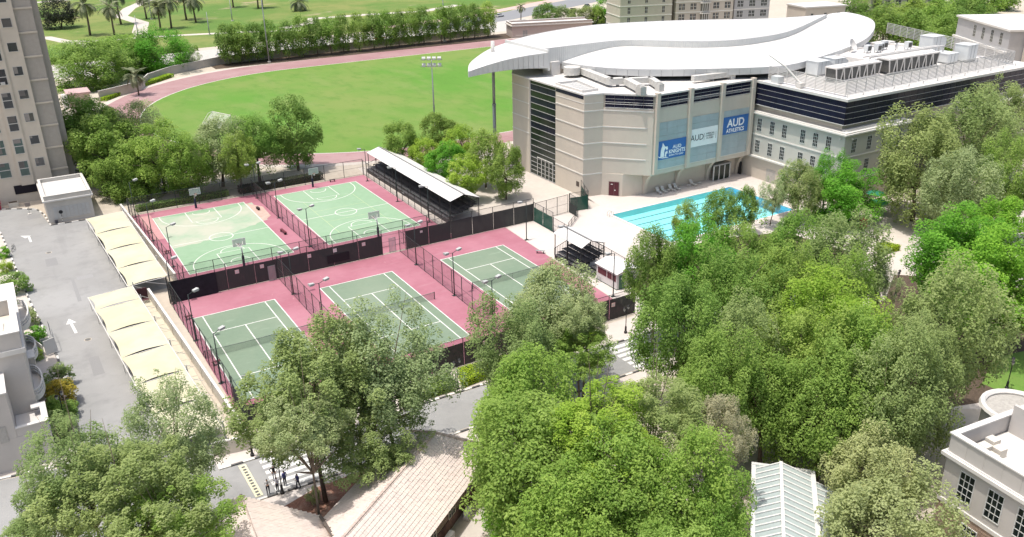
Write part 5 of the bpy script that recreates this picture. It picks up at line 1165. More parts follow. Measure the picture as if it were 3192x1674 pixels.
for t_ in (-44.5, -41.0, -37.5, -34.0):
    o_ = T2(t_, SR+.62); grid_window(o_, UA, 1.1, 1.5, 1.25, 3, 3, ch, fm=mat('cream_frame', (.58, .52, .42), .7))
    o2 = T2(t_+1.6, SR-.1); t = thing('wall_air_conditioner', (*o2, 0), f'air conditioner box on the right wall of the tiled building, {ords[int((t_+44.5)/3.5)]} from the near end', 'air conditioner'); MB((*o2, 0), UA).box(-.45, .45, -.25, .2, .3, 1.0).build('casing', M_white, t); MB((*o2, 0), UA).box(-.38, .38, -.27, -.251, .38, .9).build('grille', mat('ac_grille', (.35, .34, .33), .7), t); MB((*o2, 0), UA).box(-.5, .5, -.3, .25, .02, .29).build('stand', M_sand, t)
sheet('side_path', [T2(-62, SR-.4), T2(-30, SR-.4), T2(-30, SR-2.2), T2(-62, SR-2.2)], Z4, M_pave)
# ------------------------------------------------------------------ ribbed white arcade roof
M_arc = mat('arcade_glazing_pale', (.34, .395, .39), .4, .06, 1.0); M_rib = mat('arcade_rib_white', (.60, .60, .585), .5)
ar = thing('arcade_roof', (16, -70, 0), 'white ribbed gabled arcade roof among the trees at the bottom', 'canopy')
RA = math.atan2(-72.9+66.6, 11.7-18.2); o_ = (18.35, -66.6, 0); Fa = lambda: MB(o_, RA); La = 20.0
# frame: a runs towards the camera, b to the right-hand side seen from above is negative
ribs = 26
for s, w0, z0, z1 in ((1, 2.55, 4.4, 3.75), (-1, 2.1, 4.4, 3.75)):
    Fa().slab([(0, 0, z0), (La, 0, z0), (La, s*w0, z1), (0, s*w0, z1)], .05).build('glazing', M_arc, ar)
    for k in range(ribs): a = La*k/ribs; Fa().bar((a, 0, z0+.07), (a+.5, s*w0, z1+.07), .13, .10).build('rib', M_rib, ar)
Fa().slab([(.6, 2.9, 3.3), (La, 2.9, 3.3), (La, 4.6, 3.05), (.6, 4.6, 3.05)], .05).build('side_glazing', M_arc, ar)
for k in range(ribs): a = .6+La*k/ribs; Fa().bar((a, 2.9, 3.37), (a+.5, 4.6, 3.12), .12, .09).build('rib', M_rib, ar)
Fa().box(-.1, La, -.14, .14, 4.38, 4.55).build('ridge_beam', M_rib, ar); Fa().box(-.1, La, 2.5, 2.9, 3.5, 3.85).build('gutter', M_rib, ar); Fa().box(-.1, La, -2.4, -2.05, 3.5, 3.85).build('gutter', M_rib, ar); Fa().box(-.35, 0, -2.4, 2.9, 3.6, 3.9).build('end_beam', M_rib, ar)
for k in range(6):
    for bb in (-2.2, 2.7): Fa().box(k*3.8, k*3.8+.2, bb-.1, bb+.1, 0, 3.5).build('post', M_rib, ar)
# ------------------------------------------------------------------ white and stone building at the lower right
rb = thing('stone_base_building', (30, -80, 0), 'white building with stone lower wall and gridded windows at the lower right corner', 'building')
M_rwall = mat('pale_render', (.47, .445, .42), .85, .04, .6, .1, big=(.2, (.54, .51, .48), .5, .5, .7))
XB = 26.4; SKEW = .095
Fr = lambda: MB((XB, -76.2, 0), -math.pi/2-SKEW)   # a runs along the face towards the camera, b points into the building
b = Fr(); b.box(0, 16, .0, 18, 0, 8.0); b.build('wall', M_rwall, rb)
Fr().box(-.35, 16, -.35, 18, 8.0, 8.3).build('cornice', M_white, rb); Fr().box(-.15, 16, -.15, .3, 8.3, 8.4).build('ledge', M_white, rb)
for k in range(7): Fr().box(.05+k*1.55, 1.5+k*1.55, -.02, .28, 8.4, 10.0).build('parapet_panel', M_rwall, rb)
Fr().box(-.02, 16, .0, .25, 8.4, 9.95).build('parapet', M_rwall, rb); Fr().box(-.02, .25, .25, 16, 8.4, 9.95).build('parapet', M_rwall, rb)
Fr().box(-.12, 16, -.12, .4, 10.0, 10.12).build('parapet_coping', M_white, rb); Fr().box(-.12, .4, .4, 16, 10.0, 10.12).build('parapet_coping', M_white, rb)
Fr().box(.4, 16, .4, 18, 8.3, 8.42).build('roof', M_roofw, rb)
Fr().box(4.0, 16, 3.6, 3.9, 8.42, 10.4).build('inner_wall', M_rwall, rb); Fr().box(.4, 4.0, 6.5, 6.8, 8.42, 11.0).build('inner_wall', M_rwall, rb); Fr().box(2.6, 3.4, 6.44, 6.5, 8.42, 10.3).build('roof_door', mat('roof_door_brown', (.30, .24, .20), .7), rb)
Fr().box(-.02, 16, -.14, 0, 3.75, 4.1).build('string_course', M_white, rb)
for k in range(7): grid_window(Fr().w((2.1+k*2.5, 0, 0)).xy, -math.pi/2-SKEW, 1.25, 2.5, 4.85, 3, 4, rb, panes=True)
for k in range(6): grid_window(Fr().w((3.2+k*2.5, -.08, 0)).xy, -math.pi/2-SKEW, 1.3, 2.0, 1.0, 3, 4, rb, panes=True)
M_stone = mat('stone_block', (.36, .26, .20), .9, .22, 1.5, .3, big=(.8, (.45, .36, .29), .7, .45, .65))
st_me = [MB().box(.01, .49, -.07, 0, .01, .24).mesh('stone', M_stone), MB().box(.01, .74, -.08, 0, .01, .24).mesh('stone', M_stone), MB().box(.01, .34, -.06, 0, .01, .24).mesh('stone', M_stone)]
cnt = 0
for r_ in range(15):
    a = -.02 if r_ % 2 else -.0
    while a < 8.4:
        k = rnd.randrange(3); w_ = (.5, .75, .35)[k]
        if cnt < 300: piece('stone', st_me[k], rb, Fr().w((a, 0, r_*.25)), -math.pi/2-SKEW); cnt += 1
        a += w_
dr_ = part('drum', rb); c0 = Vector((36.4, -75.9, 0)); MB().tube([(c0.x, c0.y, 0), (c0.x, c0.y, 8.6)], 2.7, 28).build('drum_wall', M_rwall, dr_); MB().tube([(c0.x+2.75*math.cos(k_*math.pi/14), c0.y+2.75*math.sin(k_*math.pi/14), 8.75) for k_ in range(29)], .28, 6, False).build('drum_cornice', M_white, dr_); MB().tube([(c0.x, c0.y, 8.6), (c0.x, c0.y, 8.63)], 2.6, 28).build('drum_roof', mat('drum_gravel', (.36, .345, .32), .9, .2, 4), dr_)
t = thing('roof_unit', Fr().w((1.4, 2.2, 8.42)), 'cluster of pale roof units inside the corner parapet of the stone based building', 'plant unit')
for a, c, h in ((1.2, 1.6, .9), (2.1, 1.3, .6), (1.1, 2.6, 1.1), (1.9, 2.4, .8)): Fr().box(a, a+.8, c, c+.8, 8.42, 8.42+h).build('casing', M_wall, t)
# ------------------------------------------------------------------ buildings behind the sports hall
M_bg = mat('apartment_render', (.53, .475, .41), .85, .04, .5, .05); M_bg2 = mat('apartment_render_grey', (.42, .415, .42), .85, .04, .5, .05); M_bgl = glass('apartment_glass', (.03, .032, .035))
def bwin(par, o, an, w, h, z, double=False):
    wd = part('window', par); F = lambda: MB((*o, 0), an)
    for k in ((-.62, .62) if double else (0,)):
        F().box(k-w/2, k+w/2, -.03, 0, z, z+h).build('pane', M_bgl, wd)
        b = F(); b.box(k-w/2-.08, k+w/2+.08, -.06, 0, z-.1, z); b.box(k-.04, k+.04, -.05, 0, z, z+h); b.box(k-w/2, k+w/2, -.045, -.001, z+h*.48, z+h*.54); b.build('frame', M_wfr, wd)
def block(name, label, px, w, d, h, floors, cols, an, m, wz=(1.2, 1.7), double=False, balc=None):
    t = thing(name, (*px, 0), label, 'building', 'apartment blocks behind the sports hall'); F = lambda: MB((*px, 0), an); fh = h/floors
    F().box(0, w, 0, d, 0, h).build('wall', m, t); F().box(-.3, w+.3, -.3, d+.3, h, h+.5).build('cornice', M_white, t)
    for f in range(floors):
        F().box(-.12, w+.12, -.12, 0, f*fh-.15, f*fh+.15).build('string_course', M_band, t); F().box(-.12, 0, 0, d, f*fh-.15, f*fh+.15).build('string_course', M_band, t)
        for c in range(cols):
            a = w*(c+.5)/cols
            if balc is not None and c == balc:
                F().box(a-1.6, a+1.6, -.03, 0, f*fh+.3, f*fh+2.8).build('loggia', mat('loggia_shade', (.20, .19, .17), .8), t)
                bl_ = F().box(a-1.9, a+1.9, -1.2, 0, f*fh+2.9, f*fh+3.15).build('pergola_beam', M_white, t)
                for q in range(5): F().box(a-1.8+q*.8, a-1.7+q*.8, -1.5, -.05, f*fh+3.15, f*fh+3.35).build('pergola_slat', M_white, t)
                for q in (-1.2, -.4, .4, 1.2): F().box(a+q-.1, a+q+.1, -1.1, -.9, f*fh+.2, f*fh+2.9).build('column', M_white, t)
            else: bwin(t, F().w((a, 0, 0)).xy, an, .95, 2.1, f*fh+.9, double)
    return t
block('apartment_block', 'white apartment block with bands left of the cream one behind the curved roof', (159.7, 139.5), 19.3, 14, 24, 7, 3, -.30, M_bg)
block('apartment_block', 'cream apartment block with pergola balcony and paired windows behind the curved roof', (179.6, 133.3), 22.0, 14, 25, 7, 5, -.30, M_bg, double=True, balc=2)
block('apartment_block', 'grey apartment block right of the cream one behind the curved roof', (202.0, 127.6), 14.0, 16, 25, 7, 3, -.30, M_bg2, double=True)
block('apartment_block', 'low shaded building between apartment block and tree mass at the top', (229, 118.4), 17, 12, 10, 2, 3, -.25, M_bg)
block('apartment_block', 'pale building with windows at the top edge above the clipped trees', (262, 116), 30, 12, 11, 3, 6, -.25, M_bg, double=True)
# low pavilion beyond the track
pv = thing('pavilion', (141, 176, 0), 'low pinkish pavilion with white roof edge beyond the running track', 'building')
Fp = lambda: MB((140.5, 180.6, 0), -.29)
M_pav = mat('pavilion_pink', (.45, .37, .335), .85, .04, .6)
Fp().box(0, 32, 0, 9, 0, 4.2).build('wall', M_pav, pv); Fp().box(-.4, 32.4, -.4, 9.4, 4.2, 4.5).build('cornice', M_white, pv)
b = Fp(); b.box(0, 32, 0, .4, 4.5, 5.2); b.box(0, .4, .4, 9, 4.5, 5.2); b.box(.4, 32, 8.6, 9, 4.5, 5.2); b.build('parapet', M_pav, pv); b = Fp(); b.box(-.1, 32, -.1, .5, 5.2, 5.32); b.box(-.1, .5, .5, 9.1, 5.2, 5.32); b.box(.5, 32, 8.5, 9.1, 5.2, 5.32); b.build('parapet_coping', M_white, pv); Fp().box(.4, 31.9, .4, 8.6, 4.5, 4.62).build('roof', M_roofw, pv)
for a in (4.2, 5.2): Fp().box(a, a+.75, -.05, 0, .1, 2.6).build('door', mat('pavilion_door', (.30, .29, .28), .6), pv)
Fp().tube([(1, -1.4, 1.1), (14, -1.4, 1.1)], .05, 5).build('ramp_rail', M_white, pv)
# gabled white building, upper right
ur = thing('gabled_white_building', (205, 40, 0), 'white building with flat gable roof and four windows at the upper right', 'building')
Fu = lambda: MB((222.5, 54.3, 0), math.atan2(-26.6, -17.0))   # a along the long face towards the right of the picture
LU = 31.5
Fu().box(0, LU, 0, 18, 0, 14.2).build('wall', M_bg2, ur); Fu().box(-.5, LU+.4, -.5, 18.4, 13.9, 14.4).build('eaves', M_white, ur); Fu().box(-.6, LU+.2, -.7, 0, 8.0, 8.6).build('string_course', M_white, ur)
b = Fu(); b.prism([(0, 0), (LU, 0), (LU, 18), (0, 18)], 14.4, lambda a, c: 14.5+.9*(1-abs(c-9)/9)); b.build('roof', M_roof, ur)
for k in range(4): grid_window(Fu().w((11.5+k*5.2, 0, 0)).xy, math.atan2(-26.6, -17.0), 1.5, 3.2, 9.8, 3, 4, ur)
Fu().box(LU-8, LU+16, -3.5, 16, 0, 17.6).build('side_block', M_bg, ur) if 0 else None
Fu().box(LU+.5, LU+24, 4, 24, 0, 18.5).build('rear_block', M_bg, ur); Fu().box(LU+.1, LU+24.3, 3.6, 24.3, 18.5, 18.9).build('rear_cornice', M_white, ur); Fu().box(LU+1.2, LU+23, 5, 23, 18.9, 19.0).build('rear_roof', M_roofw, ur)
b = Fu(); b.box(LU+.5, LU+24, 4, 4.4, 18.9, 20); b.box(LU+.5, LU+.9, 4.4, 24, 18.9, 20); b.build('rear_parapet', M_white, ur)
# ------------------------------------------------------------------ walls, house and masts beyond the pitch
wall('back_wall', 'long grey boundary wall behind the running track', [(8, 172), (16, 181), (34, 190.5), (77, 192), (138, 193.0)], 2.5, m=mat('back_wall_grey', (.40, .375, .345), .9, .06, .6, .1), panels=6)
wall('side_wall', 'short beige wall stepping down beside the track bend', [(-8.4, 152.5), (3.6, 160.5), (8, 172)], 2.6, m=mat('side_wall_beige', (.47, .43, .37), .9, .06, .6, .1))
hs = thing('pink_roof_kiosk', (-13.5, 149, 0), 'small pink kiosk with dappled pink flat roof behind the tower', 'building'); M_kp = mat('kiosk_pink', (.50, .385, .335), .85, .05, 1)
MB().box(-16.2, -11.1, 146.5, 153, 0, 3.6).build('wall', M_kp, hs); MB().box(-16.6, -10.8, 146.2, 153.4, 3.6, 3.9).build('roof', mat('kiosk_roof', (.46, .32, .31), .8, .1, 2), hs); MB().box(-17.6, -16.3, 147, 152, 0, 3.0).build('side_shed', M_white, hs); MB().box(-16.26, -16.2, 148, 149, .1, 2.2).build('door', M_black, hs)
def mast(x, y, h, label, heads=False):
    t = thing('floodlight_mast', (x, y, 0), label, 'mast'); MB().tube([(x, y, 0), (x, y, h*.3), (x, y, h)], [.24, .2, .1], 8).build('pole', M_grey, t, True); MB().box(x-.5, x+.5, y-.5, y+.5, 0, .4).build('footing', M_wall, t)
    MB().tube([(x, y, h*.3-.1), (x, y, h*.3+.1)], .27, 8).build('collar', M_grey, t)
    if heads:
        for zz in (h, h-1.5):
            MB().bar((x-2.2, y+1.3, zz), (x+2.2, y-1.3, zz), .12).build('crossarm', M_grey, t)
            for k in range(4):
                q = -1.8+k*1.2; c = Vector((x+q*.86, y-q*.5, zz+.35)); b = MB(c, -.5); b.prism([(-.42, -.3), (.42, -.3), (.42, .35), (-.42, .35)], lambda a, e: -.3+e*.5, lambda a, e: .12+e*.5); hd = b.build('floodlight', M_lamp, t); MB(c, -.5).box(-.36, .36, -.33, -.3, -.35, .0).build('lens', M_lens, hd)
    return t
mast(54.6, 73.8, 15.6, 'floodlight mast with eight lamps standing on the pitch edge', True)
mast(48.0, 184.0, 27, 'tall grey mast at the left among the trees behind the track'); mast(116, 189, 24, 'tall grey mast at the right among the trees behind the track')
for x, y, h in ((21, 268, 9), (47, 262, 9), (66, 300, 9), (37, 330, 9)): mast(x, y, h, {21: 'thin lamp column by the park path junction', 47: 'thin lamp column beside the palms', 66: 'thin lamp column on the right of the park lawn', 37: 'thin lamp column at the far bend of the park path'}[x])
# goal
gl_ = thing('football_goal', (14, 108, 0), 'small white football goal with net on the left of the pitch', 'goal')
ga = Vector((14.6, 102.8, 0)); gb = Vector((11.9, 109.6, 0)); bk_ = Vector((-3.2, -1.4, 0))
MB().tube([tuple(ga), tuple(ga+Vector((0, 0, 2.5))), tuple(gb+Vector((0, 0, 2.5))), tuple(gb)], .09, 6).build('frame', M_white, gl_)
for p in (ga, gb): MB().tube([tuple(p+Vector((0, 0, 2.5))), tuple(p+bk_*.35+Vector((0, 0, 2.3))), tuple(p+bk_)], .05, 5).build('stay', M_white, gl_); MB().tube([tuple(p), tuple(p+bk_)], .04, 5).build('ground_bar', M_white, gl_)
MB().tube([tuple(ga+bk_), tuple(gb+bk_)], .04, 5).build('ground_bar', M_white, gl_)
up25 = Vector((0, 0, 2.45)); b = MB(); b.face([tuple(ga+up25), tuple(gb+up25), tuple(gb+bk_), tuple(ga+bk_)]); b.face([tuple(ga), tuple(ga+bk_), tuple(ga+up25)]); b.face([tuple(gb), tuple(gb+bk_), tuple(gb+up25)]); b.build('net', M_net, gl_)
# ------------------------------------------------------------------ cars
M_tyre = mat('tyre', (.02, .02, .02), .8); M_cgl = glass('car_glass', (.02, .025, .03))
def make_car(paint):
    t = thing('parked_car', (0, 0, 0), 'car', 'car')
    sec = [(-2.2, .45, .80, .80), (-2.1, .35, .92, .86), (-1.3, .30, 1.0, .90), (0, .28, 1.02, .92), (1.2, .30, .95, .90), (2.0, .36, .82, .84), (2.22, .46, .68, .74)]
    b = MB(); k = 8
    for x, zb, zt, hw in sec: b.V += [Vector((x, y, z)) for y, z in ((-hw*.9, zb), (-hw, zb+.15), (-hw, zt-.15), (-hw*.86, zt), (hw*.86, zt), (hw, zt-.15), (hw, zb+.15), (hw*.9, zb))]
    for i in range(len(sec)-1):
        for j in range(k): b.F.append([i*k+j, i*k+(j+1) % k, (i+1)*k+(j+1) % k, (i+1)*k+j])
    b.F.append(list(range(k))); b.F.append([(len(sec)-1)*k+j for j in range(k)][::-1]); b.build('body', paint, t, True)
    sec = [(-1.95, .95, .76), (-1.45, 1.45, .66), (.2, 1.5, .66), (1.15, .97, .76)]; b = MB()
    for i, (x, zt, hw) in enumerate(sec): b.V += [Vector((x, -.80, .93)), Vector((x, -hw, zt)), Vector((x, hw, zt)), Vector((x, .80, .93))]
    for i in range(3):
        for j in range(3): b.F.append([i*4+j, i*4+j+1, (i+1)*4+j+1, (i+1)*4+j])
    b.build('cabin_glass', M_cgl, t); MB().prism([(-1.4, -.64), (.18, -.64), (.18, .64), (-1.4, .64)], 1.46, 1.55).build('roof', paint, t)
    for x in (-1.35, 1.4):
        for s in (-1, 1):
            w = MB().tube([(x, s*.72, .33), (x, s*.92, .33)], .33, 14).build('wheel', M_tyre, t); MB().tube([(x, s*.921, .33), (x, s*.935, .33)], .2, 10).build('rim', M_lamp, w)
    for s in (-1, 1): MB().box(2.1, 2.2, s*.62-.14, s*.62+.14, .62, .74).build('headlight', M_lens, t); MB().box(-2.22, -2.15, s*.64-.12, s*.64+.12, .68, .82).build('tail_light', mat('tail_red', (.3, .01, .01), .3), t)
    return t
pc = {k: mat('car_paint_'+k, c, .3, .03, 2, spec=.6, coat=.6) for k, c in dict(navy=(.025, .03, .06), white=(.6, .6, .6), red=(.35, .04, .05), silver=(.35, .36, .37), black=(.02, .02, .022)).items()}
cp = at(1475*OV, 19*OV); c = make_car(pc['navy']); c.location = (cp.x, cp.y, .02); c.rotation_euler = (0, 0, .42+math.pi); c['label'] = 'dark blue car driving on the road at the top'
cp = at(1262*OV, 42*OV); c = make_car(pc['white']); c.location = (cp.x-1, cp.y, .02); c.rotation_euler = (0, 0, .3); c['label'] = 'white car half hidden by the tree row at the top'
c = make_car(pc['black']); c.location = (-21.6, 36.5, .01); c.rotation_euler = (0, 0, math.pi); c['label'] = 'black car parked under the second bay of the far carport'; c['group'] = 'cars under the carports'
dup(c, (-21.2, 29.5, .01), math.pi, label='black car parked under the third bay of the far carport'); c2 = make_car(pc['silver']); c2.location = (-21.0, 21.2, .01); c2.rotation_euler = (0, 0, math.pi); c2['label'] = 'silver car parked under the last bay of the far carport'
dup(c2, (-24.8, 0.8, .01), math.pi, label='silver car parked under the second bay of the near carport'); dup(c, (-24.4, -7.0, .01), math.pi, label='black car parked under the third bay of the near carport'); dup(c2, (-24.1, -14.2, .01), math.pi, label='silver car parked under the fourth bay of the near carport')
for i, (x, y, k) in enumerate(((38, 205, 'white'), (52, 206, 'silver'), (64, 206, 'white'), (98, 208, 'red'), (-4, 203, 'white'), (-10, 196, 'silver'))):
    c = make_car(pc[k]); c.location = (x, y, .01); c.rotation_euler = (0, 0, .1); c['label'] = f'{k} car parked behind the back wall, {ords[i]} of those glimpsed through the tree row'
t = thing('road_sign', (200, 226, 0), 'black upright panel sign at the roadside near the dark blue car', 'sign'); cp = at(1441*OV, 40*OV); MB((cp.x, cp.y, 0), -.5).box(-1.2, 1.2, -.15, .15, .3, 3.4).build('panel', M_black, t); MB((cp.x, cp.y, 0), -.5).box(-.9, .9, -.17, -.151, .9, 1.7).build('print', mat('sign_print', (.2, .19, .2), .6), t); t.location = (cp.x, cp.y, 0)
for o_ in t.children: o_.location = Vector((200-cp.x, 226-cp.y, 0))
# ------------------------------------------------------------------ loungers, umbrellas, plaza things
def make_lounger():
    t = thing('sun_lounger', (0, 0, 0), 'l', 'sun lounger', 'white sun loungers by the pool')
    for k in range(6): MB().box(-.3+.1*k, -.22+.1*k, -1.0, .25, .33, .37).build('slat', M_white, t)
    MB().slab([(-.32, .25, .36), (.3, .25, .36), (.3, .85, .95), (-.32, .85, .95)], .04).build('backrest', M_white, t)
    for x, y in ((-.28, -.9), (.26, -.9), (-.28, .2), (.26, .2)): MB().box(x-.04, x+.04, y-.04, y+.04, .02, .33).build('leg', M_white, t)
    return t
lg = make_lounger(); LP = [(66.0, 6.2), (67.2, 6.2), (69.0, 6.2), (70.2, 6.2), (74.2, 6.3)]
LL = ['leftmost of the white sun loungers under the blue banner', 'second white sun lounger from the left under the blue banner', 'third white sun lounger from the left, under the blue banner', 'fourth white sun lounger, beside the second arched pier', 'white sun lounger standing alone left of the glass entrance porch']
for i, (x, y) in enumerate(LP):
    if i == 0: lg.location = (x, y, 0); lg.rotation_euler = (0, 0, -.25); lg['label'] = LL[0]
    else: dup(lg, (x, y, 0), -.25+.05*i, label=LL[i])
for x, l in ((68.1, 'small white side table between the paired loungers'), (73.0, 'small white side table left of the lone lounger'), (75.6, 'small white side table right of the lone lounger')):
    t = thing('side_table', (x, 6.0, 0), l, 'table'); MB().box(x-.25, x+.25, 5.75, 6.25, .38, .42).build('top', M_white, t)
    for a, c_ in ((-.2, 5.8), (.2, 5.8), (-.2, 6.2), (.2, 6.2)): MB().box(x+a-.03, x+a+.03, c_-.03, c_+.03, .02, .38).build('leg', M_white, t)
M_umb = mat('umbrella_green', (.03, .20, .13), .8, .08, 2)
for i, (px, py, l) in enumerate(((2204, 485, 'green patio umbrella nearer the building at the edge of the right plaza'), (2212, 507, 'green patio umbrella nearer the path at the edge of the right plaza'))):
    c = at(px*OV, py*OV, 2.2); t = thing('patio_umbrella', (c.x, c.y, 0), l, 'umbrella', 'green umbrellas on the right plaza'); b = MB((c.x, c.y, 0)); n = 8; b.V.append(b.w((0, 0, 2.75)))
    for k in range(n): b.V.append(b.w((1.6*math.cos(k*math.pi/4), 1.6*math.sin(k*math.pi/4), 2.1)))
    for k in range(n): b.F.append([0, 1+k, 1+(k+1) % n])
    b.build('canopy', M_umb, t); MB((c.x, c.y, 0)).tube([(0, 0, 0), (0, 0, 2.75)], .04, 6).build('pole', M_steel, t); MB((c.x, c.y, 0)).box(-.3, .3, -.3, .3, .01, .1).build('base', M_grey, t)
cp = at(2170*OV, 574*OV); t = thing('red_bin', (cp.x, cp.y, 0), 'red bin standing on the white plaza under the right trees', 'bin'); MB((cp.x, cp.y, 0)).box(-.45, .45, -.45, .45, .05, 1.4).build('body', MATS['bin_red'], t); MB((cp.x, cp.y, 0)).box(-.5, .5, -.5, .5, 1.4, 1.55).build('lid', MATS['bin_red'], t)
cp = at(2208*OV, 527*OV); t = thing('wooden_chair', (cp.x, cp.y, 0), 'brown wooden chair on the plaza below the green umbrellas', 'chair'); F = lambda: MB((cp.x, cp.y, 0), .4); M_wood = mat('wood_brown', (.25, .12, .07), .7); F().box(-.3, .3, -.3, .3, .4, .46).build('seat', M_wood, t); F().box(-.3, .3, .26, .32, .46, 1.0).build('backrest', M_wood, t)
for a, c_ in ((-.26, -.26), (.26, -.26), (-.26, .26), (.26, .26)): F().box(a-.04, a+.04, c_-.04, c_+.04, .01, .4).build('leg', M_wood, t)
# ornamental lamp posts
def make_lamp():
    t = thing('lamp_post', (0, 0, 0), 'lamp', 'lamp post', 'black lantern posts along the front road')
    MB().tube([(0, 0, 0), (0, 0, .25), (0, 0, .3), (0, 0, .9), (0, 0, 1.0)], [.2, .2, .13, .12, .06], 8).build('base', M_black, t); MB().tube([(0, 0, 1.0), (0, 0, 3.3)], .05, 8).build('shaft', M_black, t); MB().tube([(-.42, 0, 3.15), (-.2, 0, 3.0), (.2, 0, 3.0), (.42, 0, 3.15)], .03, 6).build('crossarm', M_black, t)
    for s in (-1, 1): l_ = MB().tube([(s*.42, 0, 3.15), (s*.42, 0, 3.25), (s*.42, 0, 3.5)], [.06, .11, .17], 8).build('lantern', mat('lantern_glass', (.42, .42, .40), .3), t); MB().tube([(s*.42, 0, 3.5), (s*.42, 0, 3.55), (s*.42, 0, 3.72)], [.2, .19, .02], 8).build('lantern_cap', M_black, l_)
    return t
lp = make_lamp(); lp.location = (-18.35, -41.6, 0); lp['label'] = 'black twin lantern post beside the group of people'; lp.rotation_euler = (0, 0, .3)
dup(lp, (-19.05, -34.3, 0), .3, label='black twin lantern post at the end of the cream carport wall'); dup(lp, (3.75, -34.1, 0), .3, label='black twin lantern post at the left end of the clipped hedge'); dup(lp, (27.4, -33.6, 0), .3, label='black twin lantern post at the right end of the front windscreen'); dup(lp, (25.3, -41.6, 0), .3, label='black lantern post beside the right-hand zebra crossing')
cp = at(2532*OV, 978*OV); dup(lp, (cp.x, cp.y, 0), .5, label='black lantern post on the small lawn at the right edge')
cp = at(2252*OV, 745*OV); dup(lp, (cp.x, cp.y, 0), .5, label='black lantern post in the tree shade of the right plaza')
cp = at(135*OV, 1045*OV); dup(lp, (-34.0, -18, 0), .9, label='black lantern post among the shrubs in front of the villa')
# ------------------------------------------------------------------ trees
_up = lambda c, k: tuple(x*k for x in c)
LEAF = {k: leaf_mat('leaves_'+k, _up(a, 1.42), _up(b, 1.2)) for k, (a, b) in dict(
    olive=((.140, .195, .058), (.330, .400, .160)), ficus=((.070, .200, .014), (.240, .455, .055)), neem=((.110, .190, .030), (.320, .430, .105)),
    lime=((.150, .260, .024), (.380, .490, .085)), rain=((.105, .200, .030), (.305, .425, .092)), grey=((.215, .250, .105), (.410, .450, .215)),
    dark=((.028, .036, .026), (.085, .092, .060)), column=((.072, .148, .024), (.265, .365, .088)), flower=((.18, .16, .03), (.42, .32, .04)), sage=((.180, .240, .105), (.370, .430, .215)), dry=((.24, .235, .14), (.44, .42, .28)), hedge=((.18, .29, .016), (.42, .56, .045))).items()}
M_bark = mat('bark_grey_brown', (.16, .125, .095), .95, .3, 6.0, .5); M_twig = mat('bark_pale', (.30, .26, .20), .95, .25, 6.0, .4)
def quads(name, pos, nrm, size, tint, rs, aspect=1.7, mt=None):
    n = len(pos); up = rs.normal(size=(n, 3)); tx = np.cross(nrm, up); tx /= np.linalg.norm(tx, axis=1)[:, None]+1e-9; ty = np.cross(nrm, tx)
    a = (size*aspect*.5)[:, None]; c = (size*.5)[:, None]
    V = np.stack([pos-tx*a, pos-ty*c+tx*a*.1, pos+tx*a, pos+ty*c-tx*a*.1], 1).reshape(-1, 3).astype(np.float32)
    me = bpy.data.meshes.new(name); me.vertices.add(4*n); me.vertices.foreach_set('co', V.ravel()); me.loops.add(4*n); me.loops.foreach_set('vertex_index', np.arange(4*n, dtype=np.int32))
    me.polygons.add(n); me.polygons.foreach_set('loop_start', np.arange(0, 4*n, 4, dtype=np.int32)); me.polygons.foreach_set('loop_total', np.full(n, 4, np.int32))
    at_ = me.attributes.new('tint', 'FLOAT', 'POINT'); at_.data.foreach_set('value', np.repeat(np.clip(tint, 0, 1), 4).astype(np.float32))
    me.update(calc_edges=True); me.materials.append(mt or LEAF['neem']); return me
def crown(seed, n, K, leaf, cr=(.13, .27), flat=.75, low=-.5, lump=.22, shape='round', inner=.08):
    rs = np.random.RandomState(seed); d = rs.normal(size=(K*4, 3)); d /= np.linalg.norm(d, axis=1)[:, None]; d = d[d[:, 2] > low][:K]
    ph = rs.uniform(0, 6.28, (5, 1)); w = rs.normal(size=(5, 3))*2.2
    lob = 1+lump*np.cos(w@d.T+ph).sum(0)/2.2
    c = d*(.52+.42*np.sqrt(rs.rand(len(d))))[:, None]*lob[:, None]
    if shape == 'column':
        z = rs.uniform(-1, 1, len(d)); a = rs.uniform(0, 6.28, len(d)); rr = (.35+.45*np.sqrt(rs.rand(len(d))))*np.clip(1.05-np.clip(z, -.2, 1)**2*.75-np.clip(-z-.2, 0, 1)*.5, .2, 1); c = np.stack([rr*np.cos(a), rr*np.sin(a), z*.9], 1)
    if shape == 'umbrella':
        c[:, 2] = c[:, 2]*.55+.25*(1-np.hypot(c[:, 0], c[:, 1])**2)
    r = rs.uniform(*cr, len(c)); k = rs.choice(len(c), n, p=r**2/(r**2).sum())
    q = rs.normal(size=(n, 3)); q[:, 2] = q[:, 2]*.8+.35; q /= np.linalg.norm(q, axis=1)[:, None]
    loc = q*(r[k]*(.45+.6*rs.rand(n)**.5))[:, None]; loc[:, 2] *= flat
    pos = c[k]+loc
    qx = np.percentile(np.hypot(pos[:, 0], pos[:, 1]), 96); qz = np.percentile(np.abs(pos[:, 2]), 97); pos /= np.array([qx, qx, qz]); c = c/np.array([qx, qx, qz])
    inn = rs.rand(n) < inner; pos[inn] *= rs.uniform(.3, .9, (inn.sum(), 1))
    cd = c[k]/(np.linalg.norm(c[k], axis=1)[:, None]+1e-6)
    nr = q*.42+cd*.22+np.array([0, 0, .85])+rs.normal(size=(n, 3))*.42; nr /= np.linalg.norm(nr, axis=1)[:, None]
    tint = rs.beta(2, 2, len(c))[k]*.62+rs.rand(n)*.38
    me = quads('crown', pos, nr, leaf*rs.uniform(.6, 1.35, n), tint, rs)
    return me, c
